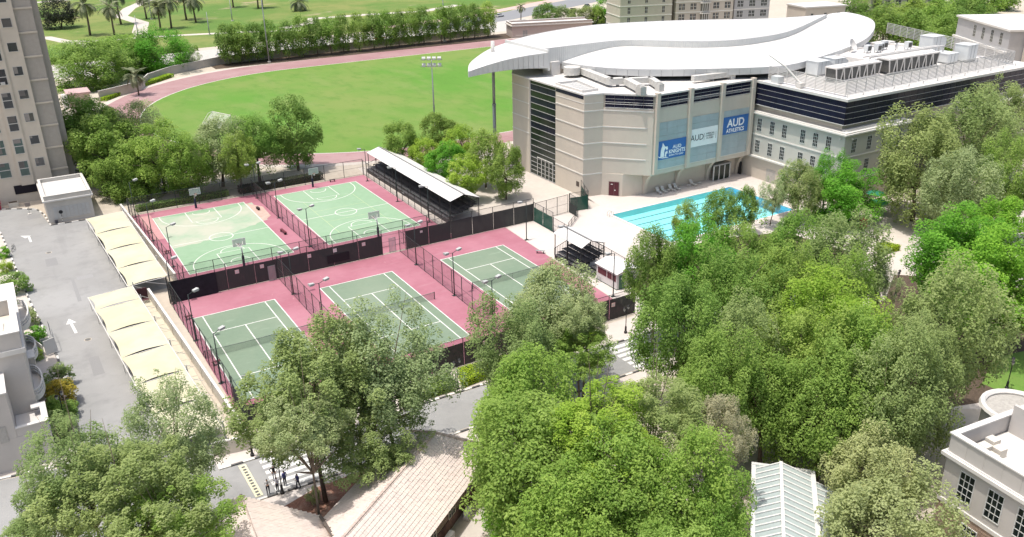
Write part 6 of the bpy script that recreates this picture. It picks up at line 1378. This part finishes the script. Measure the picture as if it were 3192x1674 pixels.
def trunk(seed, c, nl, r0=.042, lean=.12, mt=None, zr=.62):
    rs = random.Random(seed); b = MB(); top = (rs.uniform(-lean, lean), rs.uniform(-lean, lean), .66)
    b.tube([(0, 0, 0), (top[0]*.3, top[1]*.3, .3), top], [r0*1.35, r0, r0*.8], 7)
    idx = list(range(len(c))); rs.shuffle(idx)
    for i in idx[:nl]:
        e = c[i]; p = (e[0]*.92, e[1]*.92, 1+e[2]*zr*.92); m_ = (top[0]+(p[0]-top[0])*.45+rs.uniform(-.05, .05), top[1]+(p[1]-top[1])*.45+rs.uniform(-.05, .05), top[2]+(p[2]-top[2])*.55)
        b.tube([top, m_, p], [r0*.55, r0*.33, r0*.07], 5)
    return b.mesh('trunk', mt or M_bark, True)
SH = {}
def variant(key, seeds, tr, **kw):
    SH[key] = []
    for s in seeds:
        me, c = crown(s, **kw); SH[key].append((me, trunk(s+100, c, **tr)))
variant('open', (1, 2, 3), dict(nl=16, r0=.026, lean=.18, mt=M_bark), n=30000, K=250, leaf=.0225, cr=(.06, .15), flat=1.5, low=-.85, lump=.34, inner=.15)
variant('dense', (11, 12, 13), dict(nl=12), n=32000, K=190, leaf=.0285, cr=(.09, .21), flat=1.35, low=-.95, lump=.24)
variant('clump', (31, 32), dict(nl=12), n=28000, K=120, leaf=.031, cr=(.12, .25), flat=.9, low=-.9, lump=.22)
variant('rain', (21, 22), dict(nl=14, lean=.15), n=28000, K=170, leaf=.028, cr=(.09, .23), flat=.8, low=-.85, lump=.28, shape='round')
variant('small', (41, 42, 43), dict(nl=8), n=8000, K=75, leaf=.05, cr=(.13, .27), flat=1.2, low=-.7, lump=.18)
variant('ball', (71, 72, 73), dict(nl=8), n=17000, K=110, leaf=.041, cr=(.12, .24), flat=1.05, low=-.97, lump=.10, inner=.05)
variant('column', (51, 52, 53), dict(nl=8), n=8000, K=75, leaf=.055, cr=(.16, .30), flat=1.1, shape='column')
variant('shrub', (61, 62), dict(nl=10, r0=.03), n=3500, K=34, leaf=.075, cr=(.2, .38), flat=.8, low=-.8)
TN = 0
def put_tree(name, x, y, r, rz, zc, shape, colour, label, group=None, cat='tree', k=None):
    global TN
    TN += 1; rs = random.Random(TN*17)
    me, tm_ = SH[shape][(TN if k is None else k) % len(SH[shape])]
    t = thing(name, (x, y, 0), label, cat, group, rs.uniform(0, 6.28))
    c = bpy.data.objects.new('crown', me); col.objects.link(c); c.parent = t; c.location = (0, 0, zc); c.scale = (r, r, rz)
    c.material_slots[0].link = 'OBJECT'; c.material_slots[0].material = LEAF[colour]
    b = bpy.data.objects.new('trunk', tm_); col.objects.link(b); b.parent = t; b.scale = (r, r, zc)
    return t
def tree(ox, oy, rx, ry, H, shape, colour, label, name='tree', group=None):
    """crown centre and half-sizes measured on the photograph (overview scale), height in metres"""
    px, py = ox*OV, oy*OV; H = H*1.22 if (oy > 560 and H >= 10) or ox > 2250 and oy > 200 and H > 9 else H; zc = H*.62; ptop = (oy-ry)*OV
    for _ in range(8):
        p = at(px, py, zc); dv = p-_C; d = dv.length; s = d/FPX; r = rx*OV*s*(1.12 if shape == 'ball' else 1.05); th = math.asin(min(.99, (_C.z-zc)/d)); ryw = ry*OV*s
        rz = math.sqrt(max((ryw)**2-(r*math.sin(th))**2, (.42*r)**2))/math.cos(th); rz = max(rz, .92*r, .40*H) if shape != 'open' else max(rz, .6*r); rz = min(rz, H*.60, r*1.6); zc = H-rz; py = ptop+math.hypot(rz*math.cos(th), r*math.sin(th))/s*.97
    return put_tree(name, p.x, p.y, r, rz, zc, shape, colour, label, group)
TREES = [
 # beside the tower and utility building
 (208, 328, 76, 66, 15, 'rain', 'rain', 'bright feathery tree touching the right side of the tower'),
 (335, 325, 72, 52, 13, 'rain', 'sage', 'brownish green feathery tree behind the utility building trees'),
 (285, 395, 92, 88, 13.5, 'clump', 'neem', 'dark green spreading tree behind the utility building'),
 (402, 405, 84, 78, 12.5, 'rain', 'rain', 'light yellow-green tree at the far left corner of the basketball court'),
 (330, 450, 70, 55, 8, 'dense', 'neem', 'low dark tree between the utility building and the court corner'),
 (548, 375, 74, 64, 12.5, 'dense', 'sage', 'grey-green loose tree behind the far end of the left basketball court'),
 (642, 368, 70, 68, 12.5, 'rain', 'rain', 'rounded green tree left of the tall dark tree behind the courts'),
 (740, 338, 57, 76, 13.8, 'ball', 'column', 'tall dark rounded tree with visible trunk at the far end between the basketball courts'),
 (478, 415, 58, 62, 11, 'dense', 'rain', 'green tree filling in between the light tree and the grey-green tree'),
 (598, 398, 46, 50, 10.5, 'dense', 'neem', 'green tree between the grey-green tree and the rounded green tree'),
 (250, 350, 80, 70, 13, 'clump', 'neem', 'broad green tree in the middle of the clump beside the tower'),
 # beyond the pitch, left
 (228, 180, 90, 66, 13, 'rain', 'neem', 'wide feathery tree with visible trunk above the pink kiosk'),
 (330, 165, 66, 62, 11, 'dense', 'neem', 'green tree behind the side wall beyond the pitch, left of the round one'),
 (390, 155, 74, 66, 12, 'dense', 'ficus', 'large round green tree behind the side wall beyond the track bend'),
 (472, 165, 30, 42, 6.5, 'open', 'sage', 'small thin tree beside the track at the left end of the back row'),
 (300, 118, 70, 22, 5, 'small', 'lime', 'bright low tree at the near edge of the park lawn'),
 (148, 44, 37, 42, 13, 'small', 'dark', 'dark purple-leaved round tree on the park lawn beside the tower'),
 # plaza in front of the hall
 (1014, 350, 42, 36, 9, 'ball', 'neem', 'rounded tree behind the far end of the grandstand, leftmost of its group'),
 (1106, 327, 40, 38, 8.5, 'ball', 'column', 'dark rounded tree second from the left behind the grandstand'),
 (1158, 358, 36, 36, 7.5, 'ball', 'lime', 'yellow-green tree in the middle of the group behind the grandstand'),
 (1066, 392, 36, 36, 6.5, 'ball', 'lime', 'small bright yellow-green tree right behind the grandstand roof'),
 (1118, 408, 44, 44, 8.5, 'ball', 'ficus', 'bright green rounded tree halfway along the grandstand roof'),
 (1172, 440, 42, 42, 8, 'ball', 'lime', 'thin light green leaning tree at the near end of the grandstand'),
 (1220, 398, 45, 62, 10.4, 'ball', 'neem', 'tall rounded tree left of the hall entrance'),
 (1272, 430, 43, 58, 9.6, 'ball', 'column', 'rounded tree nearest the hall corner in the plaza'),
 # beside the pool
 (1726, 558, 30, 44, 7.5, 'ball', 'neem', 'upright clipped tree at the left on the near side of the pool'),
 (1807, 540, 36, 54, 8.5, 'ball', 'neem', 'upright clipped tree in the middle on the near side of the pool'),
 (1876, 516, 30, 38, 7.5, 'ball', 'column', 'upright clipped tree at the right on the near side of the pool'),
 (1944, 500, 38, 42, 7.5, 'open', 'sage', 'pale thin tree between the pool and the olive tree by the wing'),
 (2014, 478, 54, 60, 9.5, 'dense', 'olive', 'olive green rounded tree in front of the wing windows'),
 (2080, 442, 40, 48, 10.5, 'dense', 'ficus', 'bright green tree tight against the wing corner'),
 (2132, 498, 76, 66, 9, 'clump', 'ficus', 'bushy bright green tree beside the green umbrellas'),
 # upper right olive trees
 (2318, 430, 104, 118, 14, 'dense', 'olive', 'large olive tree right of the plaza in front of the dark glazing'),
 (2432, 352, 100, 96, 15, 'dense', 'olive', 'tall olive tree under the right end of the dark glazing'),
 (2532, 318, 72, 84, 14, 'dense', 'olive', 'olive tree at the right edge below the hall roof'),
 (2420, 470, 76, 70, 12, 'dense', 'sage', 'lower sage green tree in the group right of the plaza'),
 (2530, 440, 66, 76, 13, 'dense', 'neem', 'shaded green tree at the right edge in the olive group'),
 # right ficus mass
 (2400, 625, 96, 76, 11, 'clump', 'ficus', 'vivid dense green tree left in the bright mass at the right'),
 (2520, 595, 88, 68, 11, 'clump', 'ficus', 'vivid dense green tree at the upper right of the bright mass'),
 (2490, 700, 110, 86, 11.5, 'clump', 'ficus', 'vivid dense green tree in the middle of the bright mass at the right edge'),
 (2545, 780, 60, 56, 8, 'clump', 'neem', 'darker dense tree under the bright mass at the right edge'),
 # middle wood
 (1650, 690, 70, 100, 12, 'dense', 'column', 'tall dark green tree right beside the white cabin'),
 (1745, 650, 92, 82, 12, 'dense', 'ficus', 'bright green tree right of the cabin below the pool trees'),
 (1870, 640, 92, 66, 11, 'dense', 'neem', 'green tree below the middle pool tree'),
 (1992, 612, 82, 62, 11, 'dense', 'rain', 'green tree in the wood below the wing tree'),
 (2120, 640, 104, 84, 12, 'dense', 'olive', 'wide olive tree above the clipped plaza hedge'),
 (1830, 730, 100, 84, 12, 'dense', 'neem', 'mid green tree in the centre of the right wood'),
 (1950, 706, 84, 70, 11, 'dense', 'neem', 'green tree between the olive tree and the lime tree'),
 (2212, 718, 46, 46, 9, 'open', 'sage', 'thin grey-green tree right of the wide olive tree'),
 (2075, 775, 120, 66, 11.5, 'rain', 'lime', 'feathery lime green tree in the middle of the wood'),
 (1710, 830, 104, 116, 12.5, 'dense', 'neem', 'dense green tree left in the wood above the right-hand crossing'),
 (1850, 860, 100, 90, 12, 'dense', 'olive', 'olive tree in the wood below the centre'),
 (2010, 868, 110, 84, 12, 'dense', 'neem', 'green tree below the lime tree in the wood'),
 (2150, 885, 96, 84, 12, 'dense', 'rain', 'bushy green tree right of centre low in the wood'),
 (2372, 835, 124, 138, 14, 'dense', 'olive', 'very large olive tree at the right beside the small lawn'),
 (1930, 960, 105, 72, 10, 'dense', 'neem', 'green tree at the lower edge of the wood above the arcade'),
 (2080, 985, 110, 80, 11, 'dense', 'neem', 'shaded green tree above the round grey-green tree'),
 (2230, 980, 110, 92, 12, 'dense', 'olive', 'olive tree at the lower right of the wood'),
 (1690, 690, 60, 60, 10, 'dense', 'rain', 'green tree behind the dark one beside the cabin'),
 (1790, 930, 100, 80, 12, 'dense', 'neem', 'dense tree filling the lower left of the wood'),
 (2090, 720, 80, 60, 11, 'dense', 'rain', 'green tree behind the lime tree in the wood'),
 (2320, 920, 90, 90, 12, 'dense', 'olive', 'olive tree under the very large one at the right'),
 # in front of the tennis courts
 (1385, 765, 112, 92, 11, 'dense', 'sage', 'sparse olive tree in front of the right tennis court'),
 (1300, 850, 105, 85, 11, 'dense', 'olive', 'sparse olive tree left in the group at the front windscreen'),
 (1470, 800, 86, 66, 10, 'open', 'sage', 'thin pinkish-grey tree in front of the cabin paving'),
 (1460, 880, 92, 60, 9, 'open', 'neem', 'low green tree above the right-hand crossing'),
 (785, 985, 185, 165, 14, 'open', 'olive', 'wide sparse grey-green tree left of centre before the tennis courts'),
 (985, 955, 172, 165, 14, 'open', 'sage', 'wide sparse grey-green tree right of its twin before the tennis courts'),
 (925, 1085, 135, 78, 9.5, 'open', 'olive', 'low spreading sparse tree above the mulch bed'),
 (880, 925, 130, 120, 13, 'open', 'olive', 'sparse tree crown between the twin grey-green trees before the tennis courts'),
 (775, 1075, 120, 85, 11, 'open', 'sage', 'lower sparse crown at the left above the group of people'),
 # lower centre
 (1320, 985, 130, 90, 12, 'dense', 'rain', 'green tree over the road right of the clipped hedge'),
 (1330, 1130, 172, 115, 12, 'rain', 'neem', 'feathery green tree beside the tiled roof'),
 (1490, 1060, 150, 110, 13, 'open', 'lime', 'yellow-green feathery tree at the centre bottom'),
 (1660, 1060, 140, 110, 12.5, 'open', 'olive', 'olive feathery tree with pale twigs right of the centre bottom'),
 (1812, 1100, 88, 100, 11.5, 'open', 'dry', 'dry beige-leaved tree left of the arcade roof'),
 (1540, 1190, 150, 105, 12, 'rain', 'rain', 'green feathery tree low in the bottom centre'),
 (1720, 1210, 130, 100, 12, 'rain', 'rain', 'green feathery tree right low in the bottom centre'),
 (1420, 1270, 140, 80, 10.5, 'rain', 'rain', 'lime feathery tree at the bottom edge beside the tiled building'),
 (1620, 1300, 150, 70, 10, 'rain', 'neem', 'green feathery tree at the bottom edge'),
 (1790, 1290, 90, 75, 10, 'dense', 'rain', 'leafy green tree at the bottom edge left of the arcade'),
 (1300, 1310, 80, 60, 7, 'clump', 'ficus', 'leafy bright tree against the wall of the tiled building'),
 # bottom left
 (208, 1192, 130, 112, 13, 'open', 'olive', 'sparse grey-green tree in front of the villa'),
 (440, 1120, 120, 140, 13, 'open', 'sage', 'sparse tree over the near end of the carport'),
 (330, 1230, 170, 110, 12.5, 'open', 'olive', 'sparse grey-green tree in the middle of the bottom left group'),
 (105, 1312, 100, 68, 10, 'open', 'olive', 'sparse tree in the bottom left corner'),
 (430, 1290, 150, 80, 10, 'open', 'neem', 'sparse greener tree at the bottom edge left of the tiled roof'),
 # lower right
 (2178, 1190, 104, 96, 9.5, 'dense', 'grey', 'round dense grey-green tree right of the arcade, upper of the two'),
 (2222, 1290, 138, 88, 9, 'dense', 'grey', 'wide dense grey-green tree right of the arcade at the bottom edge'),
 # behind the hall
 (1368, 45, 27, 29, 8.5, 'ball', 'column', 'clipped ball tree above the curved roof left of the others'),
 (1418, 42, 22, 24, 7, 'ball', 'olive', 'clipped tree second along the pavilion'),
 (1446, 50, 18, 24, 6.5, 'ball', 'olive', 'clipped tree third along the pavilion'),
 (1476, 44, 20, 24, 7, 'ball', 'olive', 'clipped tree fourth along the pavilion'),
 (1502, 46, 18, 26, 7, 'ball', 'neem', 'clipped tree fifth along the pavilion'),
 (1533, 26, 34, 34, 11, 'ball', 'ficus', 'round dense green tree beside the white stair tower'),
 (1578, 62, 14, 10, 4, 'ball', 'lime', 'small yellow bush at the foot of the white stair tower'),
]
for row in TREES: tree(*row)
def gtree(ox, oy, rx, ry, H, colour, i):
    tree(ox, oy, rx, ry, H, 'small', colour, f'{ords[i]} tree from the left in the dense clipped tree mass behind the plant roof', group='tree mass behind the plant roof')
k = 0
for ox, oy in ((2140, 48), (2200, 42), (2262, 34), (2325, 28), (2390, 22), (2455, 14), (2225, 75), (2290, 80), (2350, 70), (2405, 62), (2290, 52), (2350, 45), (2410, 90), (2370, 102), (2500, 6), (2440, 45)):
    gtree(ox, oy, 50, 44, 12, ('column', 'neem', 'rain')[k % 3], k); k += 1
# row along the back wall
xs = [36, 40.5, 45, 50.5, 56, 61, 66, 71, 76.2, 81.5, 87, 92, 97, 102.4, 107.5, 112.8, 118, 123.5, 128.6, 134]
for i, x in enumerate(xs):
    q = random.Random(i); big = i < 3
    put_tree('tree', x+q.uniform(-.6, .6), 187.5+q.uniform(-1, 1), 4.4 if big else q.uniform(3.2, 3.9), q.uniform(5.2, 5.9), q.uniform(6.9, 7.4), 'column', ('column', 'neem', 'column', 'rain')[i % 4], f'{ords[i]} tree from the left in the row along the back wall', 'trees along the back wall')
# ------------------------------------------------------------------ palms
M_frond = leaf_mat('palm_frond', (.10, .125, .060), (.27, .29, .17), .2); M_ptr = mat('palm_trunk', (.15, .12, .09), .95, .35, 5, .5)
def make_palm(seed, nf=34):
    rs = np.random.RandomState(seed); pos = []; nr = []; V = []; F = []; T = []
    for f in range(nf):
        az = 2*math.pi*f/nf*1.618*3; el = R(rs.uniform(-35, 78)); L = rs.uniform(2.3, 3.1); dirh = np.array([math.cos(az), math.sin(az), 0]); n = 12; tint = rs.rand()
        p = np.zeros(3); e = el; pts = []
        for i in range(n+1): pts.append(p.copy()); p = p+(dirh*math.cos(e)+np.array([0, 0, math.sin(e)]))*L/n; e -= R(rs.uniform(6, 10))
        side = np.array([-math.sin(az), math.cos(az), 0])
        for i in range(1, n):
            t = i/n; w = .62*math.sin(math.pi*min(1, t*.9+.12))
            d = pts[i+1]-pts[i]; d /= np.linalg.norm(d)
            for s in (-1, 1):
                for h in (0, .5):
                    q0 = pts[i]+d*L/n*h; q1 = q0+side*s*w*.8+d*w*.75-np.array([0, 0, .22*w]); k = len(V); V += [q0-d*.05, q0+d*.05, q1+d*.02, q1-d*.02]; F.append([k, k+1, k+2, k+3]); T += [tint]*4
    me = bpy.data.meshes.new('crown'); me.from_pydata([tuple(v) for v in V], [], F); a = me.attributes.new('tint', 'FLOAT', 'POINT'); a.data.foreach_set('value', np.array(T, np.float32)); me.materials.append(M_frond)
    b = MB(); b.tube([(0, 0, 0), (.1, .05, 2), (.15, 0, 4), (.1, .05, 6), (0, 0, 7.05)], [.30, .24, .22, .23, .30], 8); return me, b.mesh('trunk', M_ptr, True)
PM = [make_palm(s) for s in (1, 2)]
PALMS = [((0, 0), 905, 355, 'palm on the park lawn, nearest to the dark round tree'), ((0, 0), 1150, 355, 'palm on the park lawn, second from the dark round tree'), ((0, 0), 1215, 245, 'palm left of the bend of the park path'), ((0, 0), 1470, 190, 'palm right of the bend of the park path'), ((0, 0), 1610, 300, 'palm with grey crown nearest to the path junction'), ((0, 0), 1720, 285, 'palm with drooping grey crown right of its neighbour by the path junction'), ((0, 0), 1870, 200, 'palm behind the drooping grey palm'), ((0, 0), 1965, 225, 'palm at the right end of the near palm group'), ((0, 0), 2340, 75, 'lone palm in the middle of the far lawn'), ((0, 1), 15, 85, 'palm with dark trunk at the right of the far lawn'), ((0, 1), 60, 80, 'palm beside the dark-trunked one on the far lawn'), ((0, 1), 430, 110, 'low bushy palm beside the paved entrance of the park')]
for i, (rc, x, y, l) in enumerate(PALMS):
    p = g('%d%d' % rc, x, y); t = thing('palm_tree', (p.x, p.y, 0), l, 'palm tree', 'palms in the park', i*1.3); q = random.Random(i); s = q.uniform(1.45, 1.75)
    me, tm_ = PM[i % 2]; c = bpy.data.objects.new('crown', me); col.objects.link(c); c.parent = t; zz = q.uniform(.95, 1.2) if i != 11 else .4; c.location = (0, 0, 7*s*zz*.9); c.scale = (s*1.5,)*3
    b = bpy.data.objects.new('trunk', tm_); col.objects.link(b); b.parent = t; b.scale = (s, s, s*zz*.9)
for ox, oy, H, l in ((340, 190, 5.5, 'date palm leaning over the side wall beyond the track'), (1310, 18, 5.5, 'small palm on the roadside verge left of the clipped ball tree'), (1377, 14, 5.5, 'small palm behind the clipped ball tree')):
    p = at(ox*OV, oy*OV, H); t = thing('palm_tree', (p.x, p.y, 0), l, 'palm tree'); me, tm_ = PM[0]; c = bpy.data.objects.new('crown', me); col.objects.link(c); c.parent = t; c.location = (0, 0, H); c.scale = (1.1,)*3 if H < 6 and ox > 1000 else (1.6,)*3; b = bpy.data.objects.new('trunk', tm_); col.objects.link(b); b.parent = t; b.scale = (.8, .8, H/7)
# ------------------------------------------------------------------ shrubs and hedges
SHRUBS = [((2, 0), 130, 140, 2.0, 1.6, 'neem', 'round green shrub at the top of the villa kerb'), ((2, 0), 60, 330, 1.6, 1.4, 'rain', 'shrub half hidden behind the villa balcony'), ((2, 0), 240, 480, 1.5, 1.3, 'olive', 'loose shrub between the two curved balconies'), ((2, 0), 350, 655, 1.5, 1.2, 'ficus', 'bright green shrub above the white screen panels'), ((2, 0), 360, 850, .9, .8, 'lime', 'small lime shrub below the white screen panels'), ((2, 0), 560, 1090, 1.7, 1.4, 'olive', 'shrub beside the lower curved balcony'), ((2, 0), 600, 1260, 1.9, 1.6, 'flower', 'orange and yellow flowering shrub by the villa kerb'), ((3, 0), 620, 60, 1.6, 1.4, 'neem', 'dark green shrub below the flowering one'), ((3, 0), 600, 250, 1.8, 1.5, 'olive', 'leafy shrub beside the villa terrace corner'), ((1, 0), 20, 1180, 1.2, .9, 'ficus', 'shrub at the left edge by the bicycle'), ((1, 0), 60, 1320, 1.2, 1.0, 'lime', 'light green shrub at the left kerb below the bicycle'), ((3, 1), 560, 930, .7, .9, 'grey', 'small round grey bush in the mulch bed beside the people'), ((3, 1), 2330, 890, 1.3, .9, 'dry', 'dry brown shrub along the side path of the tiled building'), ((1, 0), 1240, 640, .8, .6, 'grey', 'small pale shrub at the far end of the carport wall'), ((0, 0), 770, 460, 1.2, 1.3, 'dry', 'small brown shrub beside the park path')]
for rc, x, y, r, rz, c, l in SHRUBS:
    p = g('%d%d' % rc, x, y, rz*.9); put_tree('shrub', p.x, p.y, r, rz, rz*.85, 'shrub', c, l, cat='shrub')
def hedge(label, poly, h, colour='hedge', dens=110, leaf=.11, name='hedge'):
    rs = np.random.RandomState(len(label)); P = [Vector(p) for p in poly]; n = len(P); pos = []; nr = []
    area = abs(sum(P[i].x*P[(i+1) % n].y-P[(i+1) % n].x*P[i].y for i in range(n)))/2
    mn = Vector((min(p.x for p in P), min(p.y for p in P))); mxv = Vector((max(p.x for p in P), max(p.y for p in P)))
    def inside(x, y):
        c = False; j = n-1
        for i in range(n):
            if (P[i].y > y) != (P[j].y > y) and x < (P[j].x-P[i].x)*(y-P[i].y)/(P[j].y-P[i].y)+P[i].x: c = not c
            j = i
        return c
    k = 0
    while k < area*dens:
        x, y = rs.uniform(mn.x, mxv.x), rs.uniform(mn.y, mxv.y)
        if inside(x, y): pos.append((x, y, h+rs.normal()*.05)); nr.append((0, 0, 1)); k += 1
    for i in range(n):
        a, b = P[i], P[(i+1) % n]; e = (b-a); L = e.length; o = Vector((e.y, -e.x))/L
        if inside(*((a+b)/2+o*.05)): o = -o
        for _ in range(int(L*h*dens)): t = rs.rand(); q = a+e*t+o*rs.normal()*.05; pos.append((q.x, q.y, rs.uniform(.03, h))); nr.append((o.x, o.y, .2))
    pos = np.array(pos); nr = np.array(nr)+rs.normal(size=(len(pos), 3))*.45; nr /= np.linalg.norm(nr, axis=1)[:, None]
    t = thing(name, (P[0].x, P[0].y, 0), label, 'hedge'); me = quads('foliage', pos-np.array([P[0].x, P[0].y, 0]), nr, leaf*rs.uniform(.7, 1.3, len(pos)), rs.rand(len(pos)), rs, 1.4, LEAF[colour])
    o = bpy.data.objects.new('foliage', me); col.objects.link(o); o.parent = t
    ce = sum(P, Vector((0, 0)))/n; MB().prism([tuple(ce+(p-ce)*.93) for p in P], 0, h-.06).build('core', mat('hedge_core', (.03, .05, .01), .95), t)
hedge('clipped lime hedge beside the front road right of the sparse trees', [(4.2, -34.3), (9.6, -33.8), (11, -31.6), (5.2, -31.4)], .95)
hedge('clipped lime hedge continuing behind the lantern post', [(-3, -34.2), (3.4, -34.3), (3.9, -31.5), (-2.5, -31.4)], .9, 'neem')
hedge('clipped yellow-green hedge strip further right along the front road', [(14, -34), (24, -33.6), (24, -31.8), (14, -31.8)], .9)
A_ = [g('13', 1130, 1085, .9), g('13', 1180, 1070, .9), g('13', 1340, 1105, .9), g('13', 1330, 1120, .9), g('13', 1130, 1170, .9)]
hedge('clipped yellow-green hedge block on the right plaza', [(p.x, p.y) for p in (g('13', 1100, 1090, .9), g('13', 1190, 1070, .9), g('13', 1340, 1105, .9), g('13', 1120, 1165, .9))], .9)
hedge('dark hedge behind the far fence of the basketball courts', [(2, 48.2), (18, 48.4), (18, 50.2), (2, 50)], 1.3, 'dark')
hedge('dark low hedge in tree shade behind the left basketball court', [(-16, 48.4), (0, 48.4), (0, 49.8), (-16, 49.8)], 1.0, 'column')
hedge('low green hedge along the outside of the track bend', [(-7.2, 150.6), (3.5, 163.5), (16, 176.5), (14.5, 178.2), (2, 165), (-8.2, 151.6)], 1.0, 'hedge', 50, .16)
hedge('long hedge at the park edge behind the lane', [(-30, 224), (34, 224), (34, 226.5), (-30, 226.5)], 1.6, 'neem', 25, .25)
# ------------------------------------------------------------------ people
SKIN = mat('skin', (.33, .19, .13), .6, .05, 8); HAIR = mat('hair_black', (.015, .012, .01), .6); SHOE = mat('shoe_black', (.015, .015, .016), .4)
def person(x, y, face, shirt, trousers, label, arms='down', stride=0.0, H=1.72):
    J = {}; E = []; RD = {}
    def v(n, p, r, par=None):
        J[n] = Vector(p); RD[n] = r
        if par: E.append((par, n))
    v('pelvis', (0, 0, .95), (.155, .115)); v('waist', (0, 0, 1.08), (.14, .105), 'pelvis'); v('chest', (0, .01, 1.28), (.165, .115), 'waist'); v('collar', (0, 0, 1.43), (.11, .09), 'chest'); v('neck', (0, .005, 1.50), (.055, .055), 'collar'); v('head', (0, .02, 1.60), (.078, .09), 'neck'); v('crown', (0, .01, 1.70), (.06, .07), 'head')
    for s, n in ((1, 'r'), (-1, 'l')):
        st = stride*s
        v('hip'+n, (s*.095, 0, .90), (.092, .095), 'pelvis'); v('knee'+n, (s*.10, st*.5+.02, .50), (.062, .065), 'hip'+n); v('ankle'+n, (s*.10, st-.02, .09), (.042, .045), 'knee'+n); v('ball'+n, (s*.115, st+.12, .04), (.045, .035), 'ankle'+n); v('toe'+n, (s*.12, st+.19, .035), (.035, .028), 'ball'+n)
        v('sh'+n, (s*.195, 0, 1.41), (.058, .06), 'collar')
        if arms == 'down': el = (s*.25, -.02, 1.14); wr = (s*.255, .08, .90); d = Vector((0, .15, -1))
        elif arms == 'fold': el = (s*.26, .04, 1.15); wr = (s*.06, .22, 1.14+.03*s); d = Vector((-s, .12, .05))
        elif arms == 'hips': el = (s*.40, -.10, 1.18); wr = (s*.20, .04, 1.0); d = Vector((-s*.3, .5, -.7))
        else: el = (s*.25, .03, 1.13); wr = (s*.17, .24, 1.16); d = Vector((-s*.3, .9, .2))
        d.normalize(); v('el'+n, el, (.043, .043), 'sh'+n); v('wr'+n, wr, (.028, .030), 'el'+n); w = Vector(wr); v('palm'+n, w+d*.075, (.034, .022), 'wr'+n)
        sd = d.cross(Vector((0, 0, 1))); sd = sd.normalized() if sd.length > .2 else Vector((0, 1, 0)); p0 = w+d*.075
        for i, (o_, L) in enumerate(((-.027, .062), (-.009, .075), (.009, .07), (.026, .055))):
            b0 = p0+sd*o_+d*.035; v(f'f{i}a'+n, b0, (.0095, .0095), 'palm'+n); v(f'f{i}b'+n, b0+d*L*.5+Vector((0, 0, -.004)), (.0085, .0085), f'f{i}a'+n); v(f'f{i}c'+n, b0+d*L*.85-Vector((0, 0, .012)), (.0075, .0075), f'f{i}b'+n)
        v('tha'+n, p0-d*.02+sd*.035, (.010, .010), 'palm'+n); v('thb'+n, p0+d*.02+sd*.055, (.009, .009), 'tha'+n)
    names = list(J); me = bpy.data.meshes.new('tmp'); me.from_pydata([tuple(J[n]) for n in names], [(names.index(a), names.index(b)) for a, b in E], [])
    o = bpy.data.objects.new('tmp', me); col.objects.link(o); mo = o.modifiers.new('s', 'SKIN'); 
    if not me.skin_vertices: me.attributes.new('skin_vertices', 'FLOAT', 'POINT')
    for i, n in enumerate(names): me.skin_vertices[0].data[i].radius = RD[n]; me.skin_vertices[0].data[i].use_root = (n == 'pelvis')
    su_ = o.modifiers.new('u', 'SUBSURF'); su_.levels = 1; su_.render_levels = 1
    bpy.context.view_layer.update(); body = bpy.data.meshes.new_from_object(o.evaluated_get(bpy.context.evaluated_depsgraph_get())); bpy.data.objects.remove(o)
    for m_ in (SKIN, shirt, trousers, SHOE, HAIR): body.materials.append(m_)
    for f in body.polygons:
        c = f.center; idx = 1
        hand = any((Vector(c)-J['palm'+n]).length < .13 for n in 'rl')
        if c.z > 1.485: idx = 4 if (c.z > 1.66 or (c.y < -.01 and c.z > 1.55)) else 0
        elif hand: idx = 0
        elif c.z < .10: idx = 3
        elif c.z < .99 and abs(c.x) < .22: idx = 2
        f.material_index = idx; f.use_smooth = True
    t = thing('person', (x, y, 0.01), label, 'person', None, face); s = H/1.76; t.scale = (s, s, s)
    ob = bpy.data.objects.new('body', body); col.objects.link(ob); ob.parent = t
    fc = MB(); fc.prism([(-.014, .10), (.014, .10), (.010, .125), (-.010, .125)], 1.585, 1.625)
    hd = bpy.data.objects.new('nose', fc.mesh('nose', SKIN)); col.objects.link(hd); hd.parent = t
    eb = MB(); eb.box(-.045, -.02, .098, .106, 1.615, 1.625); eb.box(.02, .045, .098, .106, 1.615, 1.625); eb.box(-.025, .025, .099, .106, 1.555, 1.565); e_ = bpy.data.objects.new('face_features', eb.mesh('face_features', HAIR)); col.objects.link(e_); e_.parent = t
    br = MB(); br.box(-.07, .07, -.19, -.1, 1.0, 1.3) if arms == 'bag' else None
    if arms == 'bag': ob2 = bpy.data.objects.new('bag', br.mesh('bag', M_black)); col.objects.link(ob2); ob2.parent = t; ob2.location = (.22, .1, -.25)
    return t
C_ = lambda n, c: mat('cloth_'+n, c, .85, .08, 10)
person(-19.45, -41.0, 3.0, C_('white_shirt', (.55, .55, .56)), C_('navy', (.03, .033, .05)), 'person in a white shirt and dark trousers standing apart with arms folded', 'fold')
person(-18.62, -41.15, 2.2, C_('pale_shirt', (.50, .50, .55)), C_('navy', (.03, .033, .05)), 'person in a pale shirt standing left of the lantern post', 'hold')
person(-17.75, -40.6, .4, C_('blue_shirt', (.10, .11, .30)), C_('dark', (.025, .028, .045)), 'person in a blue shirt behind the lantern post', 'down')
person(-18.35, -39.3, 2.8, C_('black_shirt', (.02, .02, .02)), C_('pale_trousers', (.40, .40, .42)), 'person in black with hands on hips at the back of the group', 'hips')
person(-16.85, -41.7, 1.9, C_('deep_blue', (.05, .055, .16)), C_('dark', (.025, .028, .045)), 'person in dark blue walking right of the lantern post with a bag', 'bag', .16)
